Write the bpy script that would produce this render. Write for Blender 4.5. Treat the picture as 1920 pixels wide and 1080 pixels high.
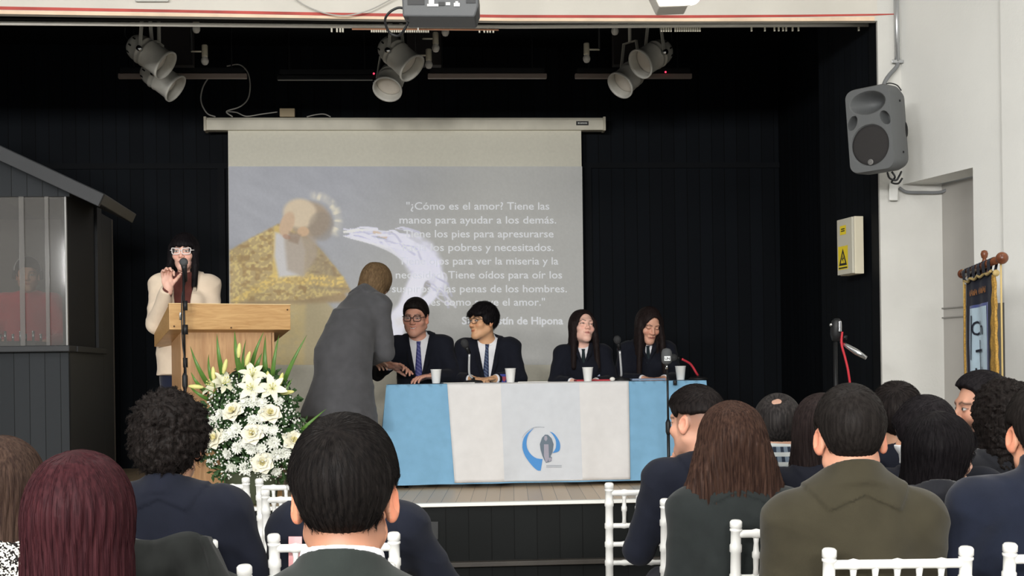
import bpy, bmesh, math, random
import numpy as np
from mathutils import Vector, Matrix, Euler

for o in list(bpy.data.objects):
    bpy.data.objects.remove(o, do_unlink=True)
random.seed(7)
RNG = np.random.default_rng(11)
SC = bpy.context.scene
COL = SC.collection

# ------------------------------------------------------------------ camera
FPX = 2400.0            # focal length in pixels of a 1920 wide frame
HZ = 700.0              # picture row of the horizon
ROLL = 0.0138
CAMZ = 1.42
cd = bpy.data.cameras.new('camera')
cam = bpy.data.objects.new('camera', cd)
COL.objects.link(cam)
cd.sensor_width = 36.0
cd.lens = FPX / 1920 * 36
cd.shift_y = (HZ - 540) / 1920
cd.clip_start = 0.05
cam.location = (0, 0, CAMZ)
cam.rotation_euler = (Matrix.Rotation(math.pi / 2, 3, 'X') @ Matrix.Rotation(-ROLL, 3, 'Z')).to_euler()
SC.camera = cam

# ------------------------------------------------------------------ view
SC.view_settings.view_transform = 'Standard'
SC.view_settings.look = 'None'
SC.view_settings.gamma = 1.0
SC.view_settings.use_curve_mapping = False
SC.view_settings.exposure = 0.0
SC.cycles.use_denoising = True
SC.cycles.max_bounces = 6

# ------------------------------------------------------------------ world, lamps of the hall and added wash
wd = bpy.data.worlds.new('hall_air')
SC.world = wd
wd.use_nodes = True
bg = wd.node_tree.nodes['Background']
bg.inputs['Color'].default_value = (0.93, 0.97, 1.0, 1)
bg.inputs['Strength'].default_value = 0.26


def area(name, loc, size, power, color=(1, 0.985, 0.96), target=None):
    l = bpy.data.lights.new(name, 'AREA')
    l.shape = 'RECTANGLE'
    l.size, l.size_y = size
    l.energy = power
    l.color = color
    o = bpy.data.objects.new(name, l)
    COL.objects.link(o)
    o.location = loc
    if target is not None:
        d = Vector(target) - Vector(loc)
        o.rotation_euler = d.to_track_quat('-Z', 'Y').to_euler()
    return o


for x, y, pw in [(-3.2, 0.4, 46), (0.2, 0.4, 46), (3.0, 0.4, 42), (-3.2, 4.6, 36), (0.0, 4.6, 36), (2.2, 4.6, 24)]:
    area('hall_light', (x, y, 4.15), (1.3, 0.35), pw)
# unseen wash lights added behind the camera, low and tilted to brighten the stage
for x in (-4.6, -2.2, 0.6):
    area('stage_wash_light', (x, -4.5, 3.3), (1.4, 0.7), 370, target=(x * 0.4, 11.0, 2.5))


# ------------------------------------------------------------------ picture geometry
def P(px, py, Y):
    """The point at depth Y that the photograph shows at (px, py)."""
    u = (px - 960) / FPX
    v = (HZ - py) / FPX
    c, s = math.cos(ROLL), math.sin(ROLL)
    return Vector((Y * (u * c + v * s), Y, CAMZ + Y * (-u * s + v * c)))


YAW = 0.075             # the stage is turned a little from the camera's axis


def PS(px, py, Y0):
    """The same on a plane parallel to the stage front, Y0 deep on the axis."""
    q = P(px, py, 1.0)
    return P(px, py, Y0 / (1 - YAW * q.x))


def onfloor(px, Y0, z):
    """A point at height z under picture column px (near the horizon)."""
    q = PS(px, HZ, Y0)
    return Vector((q.x, q.y, z))


STAGE_Z = 0.63


# ------------------------------------------------------------------ materials
def lin(c):
    c = c / 255.0
    return c / 12.92 if c <= 0.04045 else ((c + 0.055) / 1.055) ** 2.4


def C(r, g, b):
    return (lin(r), lin(g), lin(b), 1.0)


def hexs(v):
    return v


MATS = {}


def mat(name, col, rough=0.55, metal=0.0, noise=None, bump=None, emit=None, spec=0.4, sheen=0.0, coat=0.0, stretch=None, alpha=None):
    """Principled material; noise=(scale, amount) mottles the colour, bump=(scale, strength) roughens the surface."""
    if name in MATS:
        return MATS[name]
    m = bpy.data.materials.new(name)
    m.use_nodes = True
    nt = m.node_tree
    b = nt.nodes['Principled BSDF']
    b.inputs['Base Color'].default_value = col
    b.inputs['Roughness'].default_value = rough
    b.inputs['Metallic'].default_value = metal
    b.inputs['Specular IOR Level'].default_value = spec
    if sheen:
        b.inputs['Sheen Weight'].default_value = sheen
        b.inputs['Sheen Roughness'].default_value = 0.5
    if coat:
        b.inputs['Coat Weight'].default_value = coat
    if emit:
        b.inputs['Emission Color'].default_value = emit[0]
        b.inputs['Emission Strength'].default_value = emit[1]
    if noise or bump:
        tc = nt.nodes.new('ShaderNodeTexCoord')
        src = tc.outputs['Object']
        if stretch:
            mp = nt.nodes.new('ShaderNodeMapping')
            mp.inputs['Scale'].default_value = stretch
            nt.links.new(src, mp.inputs['Vector'])
            src = mp.outputs['Vector']
    if noise:
        n = nt.nodes.new('ShaderNodeTexNoise')
        n.inputs['Scale'].default_value = noise[0]
        n.inputs['Detail'].default_value = 4
        nt.links.new(src, n.inputs['Vector'])
        r = nt.nodes.new('ShaderNodeValToRGB')
        a = noise[1]
        r.color_ramp.elements[0].position = 0.3
        r.color_ramp.elements[1].position = 0.7
        r.color_ramp.elements[0].color = (col[0] * (1 - a), col[1] * (1 - a), col[2] * (1 - a), 1)
        r.color_ramp.elements[1].color = (min(1, col[0] * (1 + a)), min(1, col[1] * (1 + a)), min(1, col[2] * (1 + a)), 1)
        nt.links.new(n.outputs['Fac'], r.inputs['Fac'])
        nt.links.new(r.outputs['Color'], b.inputs['Base Color'])
    if bump:
        n2 = nt.nodes.new('ShaderNodeTexNoise')
        n2.inputs['Scale'].default_value = bump[0]
        n2.inputs['Detail'].default_value = 3
        nt.links.new(src, n2.inputs['Vector'])
        bp = nt.nodes.new('ShaderNodeBump')
        bp.inputs['Strength'].default_value = bump[1]
        bp.inputs['Distance'].default_value = 0.01
        nt.links.new(n2.outputs['Fac'], bp.inputs['Height'])
        nt.links.new(bp.outputs['Normal'], b.inputs['Normal'])
    MATS[name] = m
    return m


def mat_cloth(name, col, mott=0.10, sheen=0.25):
    """Woven cloth: fine weave bump and slight mottling."""
    return mat(name, col, rough=0.9, noise=(14, mott), bump=(800, 0.16), spec=0.15, sheen=sheen)


def mat_planks(name, col, width, gap, rough=0.5, axis='X', wob=0.25):
    """Tongued boards: dark grooves every `width` metres along an axis, each board slightly different."""
    m = mat(name, col, rough=rough, spec=0.12 if max(col[:3]) < .05 else 0.3)
    nt = m.node_tree
    b = nt.nodes['Principled BSDF']
    tc = nt.nodes.new('ShaderNodeTexCoord')
    sp = nt.nodes.new('ShaderNodeSeparateXYZ')
    nt.links.new(tc.outputs['Object'], sp.inputs[0])
    dv = nt.nodes.new('ShaderNodeMath'); dv.operation = 'DIVIDE'
    dv.inputs[1].default_value = width
    nt.links.new(sp.outputs[axis], dv.inputs[0])
    fr = nt.nodes.new('ShaderNodeMath'); fr.operation = 'FRACT'
    nt.links.new(dv.outputs[0], fr.inputs[0])
    fl = nt.nodes.new('ShaderNodeMath'); fl.operation = 'FLOOR'
    nt.links.new(dv.outputs[0], fl.inputs[0])
    wn = nt.nodes.new('ShaderNodeTexWhiteNoise'); wn.noise_dimensions = '1D'
    nt.links.new(fl.outputs[0], wn.inputs['W'])
    lt = nt.nodes.new('ShaderNodeMath'); lt.operation = 'LESS_THAN'
    lt.inputs[1].default_value = gap / width
    nt.links.new(fr.outputs[0], lt.inputs[0])
    hue = nt.nodes.new('ShaderNodeMix'); hue.data_type = 'RGBA'
    hue.inputs['A'].default_value = (col[0] * (1 - wob), col[1] * (1 - wob), col[2] * (1 - wob), 1)
    hue.inputs['B'].default_value = (col[0] * (1 + wob), col[1] * (1 + wob), col[2] * (1 + wob), 1)
    nt.links.new(wn.outputs['Value'], hue.inputs['Factor'])
    mx = nt.nodes.new('ShaderNodeMix'); mx.data_type = 'RGBA'
    mx.inputs['B'].default_value = (col[0] * 0.25, col[1] * 0.25, col[2] * 0.25, 1)
    nt.links.new(lt.outputs[0], mx.inputs['Factor'])
    nt.links.new(hue.outputs['Result'], mx.inputs['A'])
    nt.links.new(mx.outputs['Result'], b.inputs['Base Color'])
    bp = nt.nodes.new('ShaderNodeBump'); bp.invert = True
    bp.inputs['Distance'].default_value = 0.004
    nt.links.new(lt.outputs[0], bp.inputs['Height'])
    nt.links.new(bp.outputs['Normal'], b.inputs['Normal'])
    return m


def mat_wood(name, col, dark, scale=(1.0, 9.0, 9.0), rough=0.4):
    m = mat(name, col, rough=rough, spec=0.35)
    nt = m.node_tree
    b = nt.nodes['Principled BSDF']
    tc = nt.nodes.new('ShaderNodeTexCoord')
    mp = nt.nodes.new('ShaderNodeMapping')
    mp.inputs['Scale'].default_value = scale
    nt.links.new(tc.outputs['Object'], mp.inputs['Vector'])
    n = nt.nodes.new('ShaderNodeTexNoise')
    n.inputs['Scale'].default_value = 5
    n.inputs['Detail'].default_value = 6
    n.inputs['Distortion'].default_value = 1.2
    nt.links.new(mp.outputs['Vector'], n.inputs['Vector'])
    r = nt.nodes.new('ShaderNodeValToRGB')
    r.color_ramp.elements[0].position = 0.32
    r.color_ramp.elements[1].position = 0.68
    r.color_ramp.elements[0].color = dark
    r.color_ramp.elements[1].color = col
    nt.links.new(n.outputs['Fac'], r.inputs['Fac'])
    nt.links.new(r.outputs['Color'], b.inputs['Base Color'])
    return m


def mat_vcol(name, rough=0.6, spec=0.3, emit=0.0, sss=0.0, bump=None):
    """Colour taken from the mesh's own colour attribute."""
    m = mat(name, (0.5, 0.5, 0.5, 1), rough=rough, spec=spec, bump=bump)
    nt = m.node_tree
    b = nt.nodes['Principled BSDF']
    a = nt.nodes.new('ShaderNodeAttribute')
    a.attribute_name = 'Col'
    nt.links.new(a.outputs['Color'], b.inputs['Base Color'])
    if emit:
        nt.links.new(a.outputs['Color'], b.inputs['Emission Color'])
        b.inputs['Emission Strength'].default_value = emit
    if sss:
        b.inputs['Subsurface Weight'].default_value = sss
        b.inputs['Subsurface Radius'].default_value = (0.012, 0.004, 0.002)
    return m


# ------------------------------------------------------------------ objects
WM = {}      # world matrix of each object, by name


def tag(o, label=None, cat=None, group=None, kind=None):
    if label: o['label'] = label
    if cat: o['category'] = cat
    if group: o['group'] = group
    if kind: o['kind'] = kind
    return o


def thing(name, label, cat, loc=(0, 0, 0), rz=0.0, group=None, scale=1.0):
    o = bpy.data.objects.new(name, None)
    COL.objects.link(o)
    o.empty_display_size = 0.1
    o.location = loc
    o.rotation_euler = (0, 0, rz)
    o.scale = (scale,) * 3
    WM[o.name] = Matrix.Translation(Vector(loc)) @ Matrix.Rotation(rz, 4, 'Z') @ Matrix.Scale(scale, 4)
    return tag(o, label, cat, group)


def link_mesh(name, verts, faces, m, parent=None, smooth=False, world=False, bevel=0.0, label=None):
    """One mesh object. With world=True the vertices are world positions and are taken into the parent's frame."""
    me = bpy.data.meshes.new(name)
    v = np.asarray(verts, dtype=float).reshape(-1, 3)
    if parent is not None and world:
        inv = np.array(WM[parent.name].inverted())
        v = v @ inv[:3, :3].T + inv[:3, 3]
    me.from_pydata([tuple(p) for p in v], [], [tuple(f) for f in faces])
    me.update()
    o = bpy.data.objects.new(name, me)
    COL.objects.link(o)
    if m is not None:
        me.materials.append(m)
    if smooth:
        me.polygons.foreach_set('use_smooth', [True] * len(me.polygons))
    if bevel:
        md = o.modifiers.new('bevel', 'BEVEL')
        md.width = bevel
        md.segments = 2
        md.limit_method = 'ANGLE'
        md.angle_limit = math.radians(40)
    if parent is not None:
        o.parent = parent
        WM[o.name] = WM[parent.name]
    else:
        WM[o.name] = Matrix.Identity(4)
    if label: o['label'] = label
    return o


class MB:
    """Collects boxes, tubes, lathes and prisms into one mesh."""

    def __init__(self):
        self.v = []
        self.f = []

    def add(self, verts, faces):
        n = len(self.v)
        self.v += [tuple(p) for p in verts]
        self.f += [tuple(i + n for i in f) for f in faces]
        return self

    def box(self, lo, hi, M=None):
        x0, y0, z0 = lo; x1, y1, z1 = hi
        vs = [Vector(p) for p in ((x0, y0, z0), (x1, y0, z0), (x1, y1, z0), (x0, y1, z0), (x0, y0, z1), (x1, y0, z1), (x1, y1, z1), (x0, y1, z1))]
        if M is not None:
            vs = [M @ p for p in vs]
        return self.add(vs, [(0, 3, 2, 1), (4, 5, 6, 7), (0, 1, 5, 4), (1, 2, 6, 5), (2, 3, 7, 6), (3, 0, 4, 7)])

    def hexa(self, p):
        """Box from eight corners: bottom ring then top ring."""
        return self.add(p, [(0, 3, 2, 1), (4, 5, 6, 7), (0, 1, 5, 4), (1, 2, 6, 5), (2, 3, 7, 6), (3, 0, 4, 7)])

    def tube(self, pts, r, n=10, caps=True):
        pts = [Vector(p) for p in pts]
        rs = r if isinstance(r, (list, tuple)) else [r] * len(pts)
        rings = []
        prev = None
        for i, p in enumerate(pts):
            t = (pts[min(i + 1, len(pts) - 1)] - pts[max(i - 1, 0)]).normalized()
            if prev is None:
                a = Vector((0, 0, 1)) if abs(t.z) < 0.9 else Vector((1, 0, 0))
                u = t.cross(a).normalized()
            else:
                u = (prev - t * prev.dot(t))
                u = u.normalized() if u.length > 1e-6 else t.orthogonal().normalized()
            prev = u
            w = t.cross(u)
            rings.append([p + (u * math.cos(2 * math.pi * k / n) + w * math.sin(2 * math.pi * k / n)) * rs[i] for k in range(n)])
        vs = [q for ring in rings for q in ring]
        fs = []
        for i in range(len(rings) - 1):
            for k in range(n):
                a, b = i * n + k, i * n + (k + 1) % n
                fs.append((a, b, b + n, a + n))
        if caps:
            fs.append(tuple(range(n))[::-1])
            fs.append(tuple(range((len(rings) - 1) * n, len(rings) * n)))
        return self.add(vs, fs)

    def lathe(self, prof, origin=(0, 0, 0), axis=(0, 0, 1), n=24):
        """prof: (radius, height) pairs revolved about an axis."""
        ax = Vector(axis).normalized()
        u = ax.orthogonal().normalized()
        w = ax.cross(u)
        o = Vector(origin)
        vs, fs = [], []
        for r, h in prof:
            for k in range(n):
                a = 2 * math.pi * k / n
                vs.append(o + ax * h + (u * math.cos(a) + w * math.sin(a)) * max(r, 1e-5))
        for i in range(len(prof) - 1):
            for k in range(n):
                a, b = i * n + k, i * n + (k + 1) % n
                fs.append((a, b, b + n, a + n))
        return self.add(vs, fs)

    def ball(self, c, r, n=12, m=8, sq=(1, 1, 1)):
        c = Vector(c)
        vs, fs = [], []
        for i in range(m + 1):
            th = math.pi * i / m
            for k in range(n):
                a = 2 * math.pi * k / n
                vs.append(c + Vector((r * sq[0] * math.sin(th) * math.cos(a), r * sq[1] * math.sin(th) * math.sin(a), -r * sq[2] * math.cos(th))))
        for i in range(m):
            for k in range(n):
                a, b = i * n + k, i * n + (k + 1) % n
                fs.append((a, b, b + n, a + n))
        return self.add(vs, fs)

    def prism(self, poly, d):
        """A flat polygon given depth d (a vector)."""
        d = Vector(d)
        poly = [Vector(p) for p in poly]
        n = len(poly)
        vs = poly + [p + d for p in poly]
        fs = [tuple(range(n))[::-1], tuple(range(n, 2 * n))]
        for k in range(n):
            fs.append((k, (k + 1) % n, (k + 1) % n + n, k + n))
        return self.add(vs, fs)

    def build(self, name, m, parent=None, smooth=False, world=False, bevel=0.0, label=None):
        o = link_mesh(name, self.v, self.f, m, parent, smooth, world, bevel, label)
        if smooth == 'auto':
            pass
        return o


def smooth_by_angle(o, deg=35):
    me = o.data
    bm = bmesh.new()
    bm.from_mesh(me)
    for f in bm.faces:
        f.smooth = True
    for e in bm.edges:
        if len(e.link_faces) == 2 and e.calc_face_angle(0) > math.radians(deg):
            e.smooth = False
    bm.to_mesh(me)
    bm.free()
    return o


def struct(name, mb, m, bevel=0.0):
    o = mb.build(name, m, bevel=bevel)
    o['kind'] = 'structure'
    return o


def spline(pts, n=8):
    """Catmull-Rom through the points."""
    pts = [Vector(p) for p in pts]
    q = [pts[0] * 2 - pts[1]] + pts + [pts[-1] * 2 - pts[-2]]
    out = []
    for i in range(1, len(q) - 2):
        for k in range(n):
            t = k / n
            a, b, c, d = q[i - 1], q[i], q[i + 1], q[i + 2]
            out.append(0.5 * ((2 * b) + (c - a) * t + (2 * a - 5 * b + 4 * c - d) * t * t + (3 * b - a - 3 * c + d) * t ** 3))
    out.append(pts[-1])
    return out


def copy_tree(o, parent=None):
    c = o.copy()
    COL.objects.link(c)
    if parent is not None:
        c.parent = parent
    for ch in [x for x in COL.objects if x.parent == o]:
        copy_tree(ch, c)
    return c


def text_mesh(body, size, align='LEFT', bold=False, extrude=0.0):
    """Lettering as vertices and faces in the XY plane."""
    cu = bpy.data.curves.new('lettering', 'FONT')
    cu.body = body
    cu.size = size
    cu.align_x = align
    cu.resolution_u = 3
    cu.extrude = extrude
    cu.offset = size * (0.026 if bold else 0.008)
    ob = bpy.data.objects.new('lettering', cu)
    COL.objects.link(ob)
    dg = bpy.context.evaluated_depsgraph_get()
    me = bpy.data.meshes.new_from_object(ob.evaluated_get(dg))
    vs = [tuple(v.co) for v in me.vertices]
    fs = [tuple(p.vertices) for p in me.polygons]
    bpy.data.objects.remove(ob)
    bpy.data.curves.remove(cu)
    bpy.data.meshes.remove(me)
    return vs, fs
# ================================================================== the room
def W(x, Y0, z):
    """Point on a plane parallel to the stage front."""
    return Vector((x, Y0 + YAW * x, z))


m_white = mat('white_wall_paint', C(226, 226, 222), rough=0.75, noise=(1.6, 0.03), bump=(60, 0.12), spec=0.25)
m_cream = mat('cream_fascia_paint', C(210, 206, 197), rough=0.7, noise=(2.2, 0.05), bump=(50, 0.1), spec=0.25)
m_black = mat_planks('black_boards', C(13, 17, 22), 0.115, 0.006, rough=0.75, axis='X', wob=0.18)
m_blackp = mat('black_paint', C(12, 15, 19), rough=0.75, noise=(3, 0.15), spec=0.15)
m_stagefront = mat_planks('black_stage_front', C(24, 26, 26), 0.14, 0.004, rough=0.6, axis='X', wob=0.1)
m_stagefloor = mat_planks('stage_floor_boards', C(200, 176, 146), 0.09, 0.003, rough=0.35, axis='X', wob=0.12)
m_edge = mat('white_edge_paint', C(235, 235, 230), rough=0.5)
m_tile = mat('hall_floor', C(150, 146, 138), rough=0.35, noise=(6, 0.12))
m_red = mat('red_paint_line', C(176, 70, 62), rough=0.6, noise=(5, 0.25))

X0, X1 = -5.9, 2.9
YF, YB = 7.95, 11.5          # proscenium plane, back wall
CEIL = 4.45
STC = 4.35                   # stage ceiling

struct('floor', MB().box((-6.5, -7.5, -0.1), (4.6, 8.6, 0)), m_tile)
struct('ceiling', MB().box((-6.5, -7.5, CEIL), (4.6, 8.2, CEIL + 0.1)), m_white)

# stage platform
mb = MB()
mb.hexa([W(X0, 7.86, 0), W(X1, 7.86, 0), W(X1, YB + 0.1, 0), W(X0, YB + 0.1, 0), W(X0, 7.86, 0.605), W(X1, 7.86, 0.605), W(X1, YB + 0.1, 0.605), W(X0, YB + 0.1, 0.605)])
struct('floor_stage_base', mb, m_stagefront)
mb = MB()
mb.hexa([W(X0, 7.87, 0.605), W(X1, 7.87, 0.605), W(X1, YB + 0.1, 0.605), W(X0, YB + 0.1, 0.605), W(X0, 7.87, STAGE_Z), W(X1, 7.87, STAGE_Z), W(X1, YB + 0.1, STAGE_Z), W(X0, YB + 0.1, STAGE_Z)])
struct('floor_stage', mb, m_stagefloor)


def strip(name, xa, xb, ya, yb, za, zb, m, bevel=0.0):
    mb = MB()
    mb.hexa([W(xa, ya, za), W(xb, ya, za), W(xb, yb, za), W(xa, yb, za), W(xa, ya, zb), W(xb, ya, zb), W(xb, yb, zb), W(xa, yb, zb)])
    return struct(name, mb, m, bevel)


strip('trim_1', X0, 2.27, 7.83, 7.885, 0.612, STAGE_Z + 0.004, m_edge, 0.003)
strip('trim_2', X0, 2.27, 7.80, 7.87, 0.245, 0.275, mat('dark_ledge', C(60, 56, 52), rough=0.5, noise=(6, .2)), 0.004)
strip('baseboard_stage', X0, 2.27, 7.82, 7.87, 0.0, 0.10, m_blackp)

# stage walls and ceiling
strip('wall_back', X0, 2.72, YB, YB + 0.1, STAGE_Z, STC, m_black)
zs = 3.26
strip('trim_3', X0, 2.55, YB - 0.02, YB, zs, zs + 0.05, m_blackp)
for k, xx in enumerate((PS(417, 400, YB).x, PS(1103, 400, YB).x)):
    strip('trim_%d' % (4 + k), xx - 0.03, xx + 0.03, YB - 0.03, YB, STAGE_Z, zs, m_blackp)
strip('ceiling_stage', X0, X1, 8.2, YB + 0.1, STC, STC + 0.1, m_blackp)
m_blacky = mat_planks('black_boards_side', C(13, 17, 22), 0.115, 0.006, rough=0.75, axis='Y', wob=0.18)


def ywall(name, x, ya, yb, za, zb, m, t=0.08):
    """A wall running straight back from the audience, square to the stage front."""
    a, b = W(x, ya, za), W(x, ya, za)
    d = Vector((-YAW, 1, 0)) * (yb - ya)
    n = Vector((1, YAW, 0)) * t
    mb = MB()
    mb.hexa([a, a + n, a + n + d, a + d] + [p + Vector((0, 0, zb - za)) for p in (a, a + n, a + n + d, a + d)])
    return struct(name, mb, m)


XJ = PS(1650, 400, YF).x          # inner edge of the opening
ywall('wall_stage_right', XJ + 0.02, 8.16, 9.25, STAGE_Z, STC, m_blacky)
ywall('wall_stage_wing', XJ + 0.36, 8.16, YB, STAGE_Z, STC, m_blacky)
ywall('wall_stage_left', -5.75, 8.16, YB, STAGE_Z, STC, m_blacky)
# black reveal between the wall and the wing
strip('wall_jamb', XJ + 0.004, XJ + 0.25, YF + 0.03, 8.16, STAGE_Z, 4.2, m_blackp)
strip('beam_stage', X0, XJ + 0.2, YF + 0.10, YF + 0.16, 3.72, STC, m_blackp)

# front wall of the hall: fascia over the opening and the pier beside it
edge = [(-700, 20), (0, 26), (320, 30.5), (640, 35), (960, 39.5), (1280, 40), (1500, 39.5), (1645, 39)]
bot = [PS(x, y, YF) for x, y in edge]
bot[-1].x = XJ
n = len(bot)
vs = bot + [Vector((p.x, p.y, CEIL)) for p in bot]
back = Vector((-YAW, 1, 0)) * 0.05
vs = vs + [p + back for p in vs]
fs = []
for i in range(n - 1):
    fs += [(i, i + 1, n + i + 1, n + i), (2 * n + i + 1, 2 * n + i, 3 * n + i, 3 * n + i + 1), (2 * n + i, 2 * n + i + 1, i + 1, i)]
o = link_mesh('wall_front', vs, fs, m_cream)
o['kind'] = 'structure'


def ribbon(name, pts, Y0, m, th=0.004):
    """A thin painted or applied band: (px, top, bottom) triples."""
    up = [PS(x, a, Y0) for x, a, b in pts]
    dn = [PS(x, b, Y0) for x, a, b in pts]
    k = len(pts)
    d = Vector((0, th, 0))
    vs = up + dn + [p + d for p in up] + [p + d for p in dn]
    fs = []
    for i in range(k - 1):
        fs += [(k + i, k + i + 1, i + 1, i), (i, i + 1, 2 * k + i + 1, 2 * k + i), (3 * k + i, 3 * k + i + 1, k + i + 1, k + i)]
    o = link_mesh(name, vs, fs, m)
    o['kind'] = 'structure'
    return o


ribbon('trim_6', [(-700, 4, 9), (0, 12, 18), (320, 18, 23), (640, 24, 29.5), (960, 28, 33), (1280, 28.5, 33.5), (1500, 27.5, 31.5), (1640, 26, 29), (1682, 25.5, 27)], YF - 0.004, m_red)
ribbon('trim_7', [(-700, 10, 20), (0, 19, 26), (320, 24, 30.5), (640, 30, 35), (960, 34, 39.5), (1280, 34, 40), (1500, 33, 39.5), (1640, 31, 39)], YF - 0.003,
       mat('peach_paint_line', C(232, 205, 178), rough=0.65, noise=(7, 0.12)))

# pier: from the opening's edge out past the corner, seen again through the side opening
zsf = P(1694, 346, PS(1694, 346, YF).y).z       # underside of the side wall over its opening
A = PS(1692, 346, YF)
B = PS(1777, 500, YF)
mb = MB()
mb.hexa([W(XJ, YF, 0), W(B.x + 0.5, YF, 0), W(B.x + 0.5, YF + 0.03, 0), W(XJ, YF + 0.03, 0), W(XJ, YF, CEIL), W(B.x + 0.5, YF, CEIL), W(B.x + 0.5, YF + 0.03, CEIL), W(XJ, YF + 0.03, CEIL)])
struct('wall_pier', mb, mat('pier_shade_paint', C(206, 205, 200), rough=0.75, noise=(2.5, 0.05), bump=(60, 0.12), spec=0.2))  # same wall paint, greyed to carry the weaker light on this face

# side wall of the hall, splayed outward toward the audience
lo, hi = 5.0, 8.2
for _ in range(50):
    mid = (lo + hi) / 2
    if P(1824, 314, mid).z > zsf: hi = mid
    else: lo = mid
N = P(1824, 314, lo)
dirw = Vector((N.x - A.x, N.y - A.y, 0)).normalized()
nrm = Vector((-dirw.y, dirw.x, 0))
if nrm.x < 0: nrm = -nrm
A2 = Vector((A.x, A.y, 0)); N2 = Vector((N.x, N.y, 0)); E2 = A2 + dirw * 7.6
TH = 0.22


def wallseg(name, p, q, za, zb, m, t=TH, off=0.0):
    p = p + nrm * off; q = q + nrm * off
    z = Vector((0, 0, 1))
    mb = MB()
    mb.hexa([p + z * za, q + z * za, q + nrm * t + z * za, p + nrm * t + z * za, p + z * zb, q + z * zb, q + nrm * t + z * zb, p + nrm * t + z * zb])
    return struct(name, mb, m)


wallseg('wall_right_upper', A2 - dirw * 0.02, E2, zsf, CEIL, m_white)
wallseg('wall_right', N2, E2, 0, zsf, m_white)
wallseg('wall_alcove', A2 - dirw * 0.1, N2 + dirw * 0.5, 0, zsf, mat('shaded_alcove_grey', C(166, 163, 158), rough=0.7, noise=(2, 0.05)), t=0.1, off=TH + 0.03)  # soffit shade put into the alcove's colour as a darker grey
zm = P(1800, 570, 7.7).z
for k, dz in enumerate((0.0, -0.06)):
    wallseg('trim_%d' % (8 + k), A2 - dirw * 0.05, N2 + dirw * 0.3, zm + dz - 0.008, zm + dz, mat('grey_line', C(128, 126, 122), rough=0.6), t=0.02, off=TH + 0.018)
# pilaster further along
t = 0.3
for k in range(400):
    q = A2 + dirw * (0.3 + k * 0.01)
    if 960 + FPX * q.x / q.y > 1893: break
wallseg('wall_pilaster', q, q + dirw * 0.5, 0, CEIL, m_white, t=0.05, off=-0.035)

wallseg('trim_10', N2 + dirw * 0.02, q - dirw * 0.0, 0, P(1900, 565, 7.1).z, mat('wall_shade_grey', C(112, 109, 104), rough=0.55, noise=(3, 0.1)), t=0.012, off=-0.010)  # grey sheet standing in for the shade on the wall beside the banner
# ================================================================== screen, lights, sound and stage furniture
m_offwhite = mat('off_white_enamel', C(216, 211, 194), rough=0.5, noise=(8, 0.06))
m_chrome = mat('chrome', C(210, 212, 214), rough=0.2, metal=1.0)
m_blk = mat('black_plastic', C(26, 27, 29), rough=0.5)
m_blkm = mat('black_metal', C(30, 31, 33), rough=0.4, metal=0.3)
m_grey = mat('grey_plastic', C(92, 94, 95), rough=0.6, bump=(500, 0.2))

# ---------------- projection screen
YS = 11.33
scr = thing('projection_screen', 'large pull-down projection screen showing a quotation slide, in its long cream housing', 'screen', PS(760, 235, YS))
mb = MB()
a, b = PS(388, 234, YS), PS(1130, 234, YS)
hx = Vector((1, YAW, 0)).normalized(); hy = Vector((-YAW, 1, 0)).normalized(); hz = Vector((0, 0, 1))
prof = [(-0.055, -0.056), (-0.055, 0.03), (-0.04, 0.056), (0.05, 0.056), (0.05, -0.056)]
ring = [[p + hy * u + hz * v for u, v in prof] for p in (a, b)]
vs = ring[0] + ring[1]
fs = [tuple(range(5)), tuple(range(5, 10))[::-1]] + [((k + 1) % 5, k, k + 5, (k + 1) % 5 + 5) for k in range(5)]
link_mesh('housing', vs, fs, m_offwhite, scr, world=True, bevel=0.006)
mb = MB()
for p, s in ((a, -1), (b, 1)):
    q = p + hx * s * 0.008
    mb.hexa([q - hx * .012 - hy * .062 - hz * .062, q + hx * .012 - hy * .062 - hz * .062, q + hx * .012 + hy * .056 - hz * .062, q - hx * .012 + hy * .056 - hz * .062,
             q - hx * .012 - hy * .062 + hz * .062, q + hx * .012 - hy * .062 + hz * .062, q + hx * .012 + hy * .056 + hz * .062, q - hx * .012 + hy * .056 + hz * .062])
mb.build('end_cap', mat('cream_plastic', C(196, 190, 172), rough=0.5), scr, world=True, bevel=0.005)
q = PS(1092, 231, YS - 0.062)
mb = MB().hexa([q + hx * u + hz * v + hy * w for v in (-.018, .018) for u, w in ((-.055, 0), (.055, 0), (.055, .004), (-.055, .004))])
mb.build('maker_plate', m_blk, scr, world=True)
mb = MB()
for k in range(6):
    x = -.04 + .0145 * k
    mb.add([q - hy * .002 + hx * (x + u) + hz * v for u, v in ((0, -.006), (.009, -.006), (.009 - .002 * (k % 2), .007), (.001 * (k % 3), .007))], [(0, 1, 2, 3)])
mb.build('maker_marks', m_edge, scr, world=True)

# cloth: a sheet with the projected slide on its middle
YC = YS - 0.015
tl, tr, br, bl = PS(427.5, 240, YC), PS(1089.5, 240, YC), PS(1097, 806, YC), PS(431.5, 806, YC)


def scr_pt(u, v, off=0.0):
    p = (tl * (1 - u) + tr * u) * (1 - v) + (bl * (1 - u) + br * u) * v
    return p - hy * off


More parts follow.
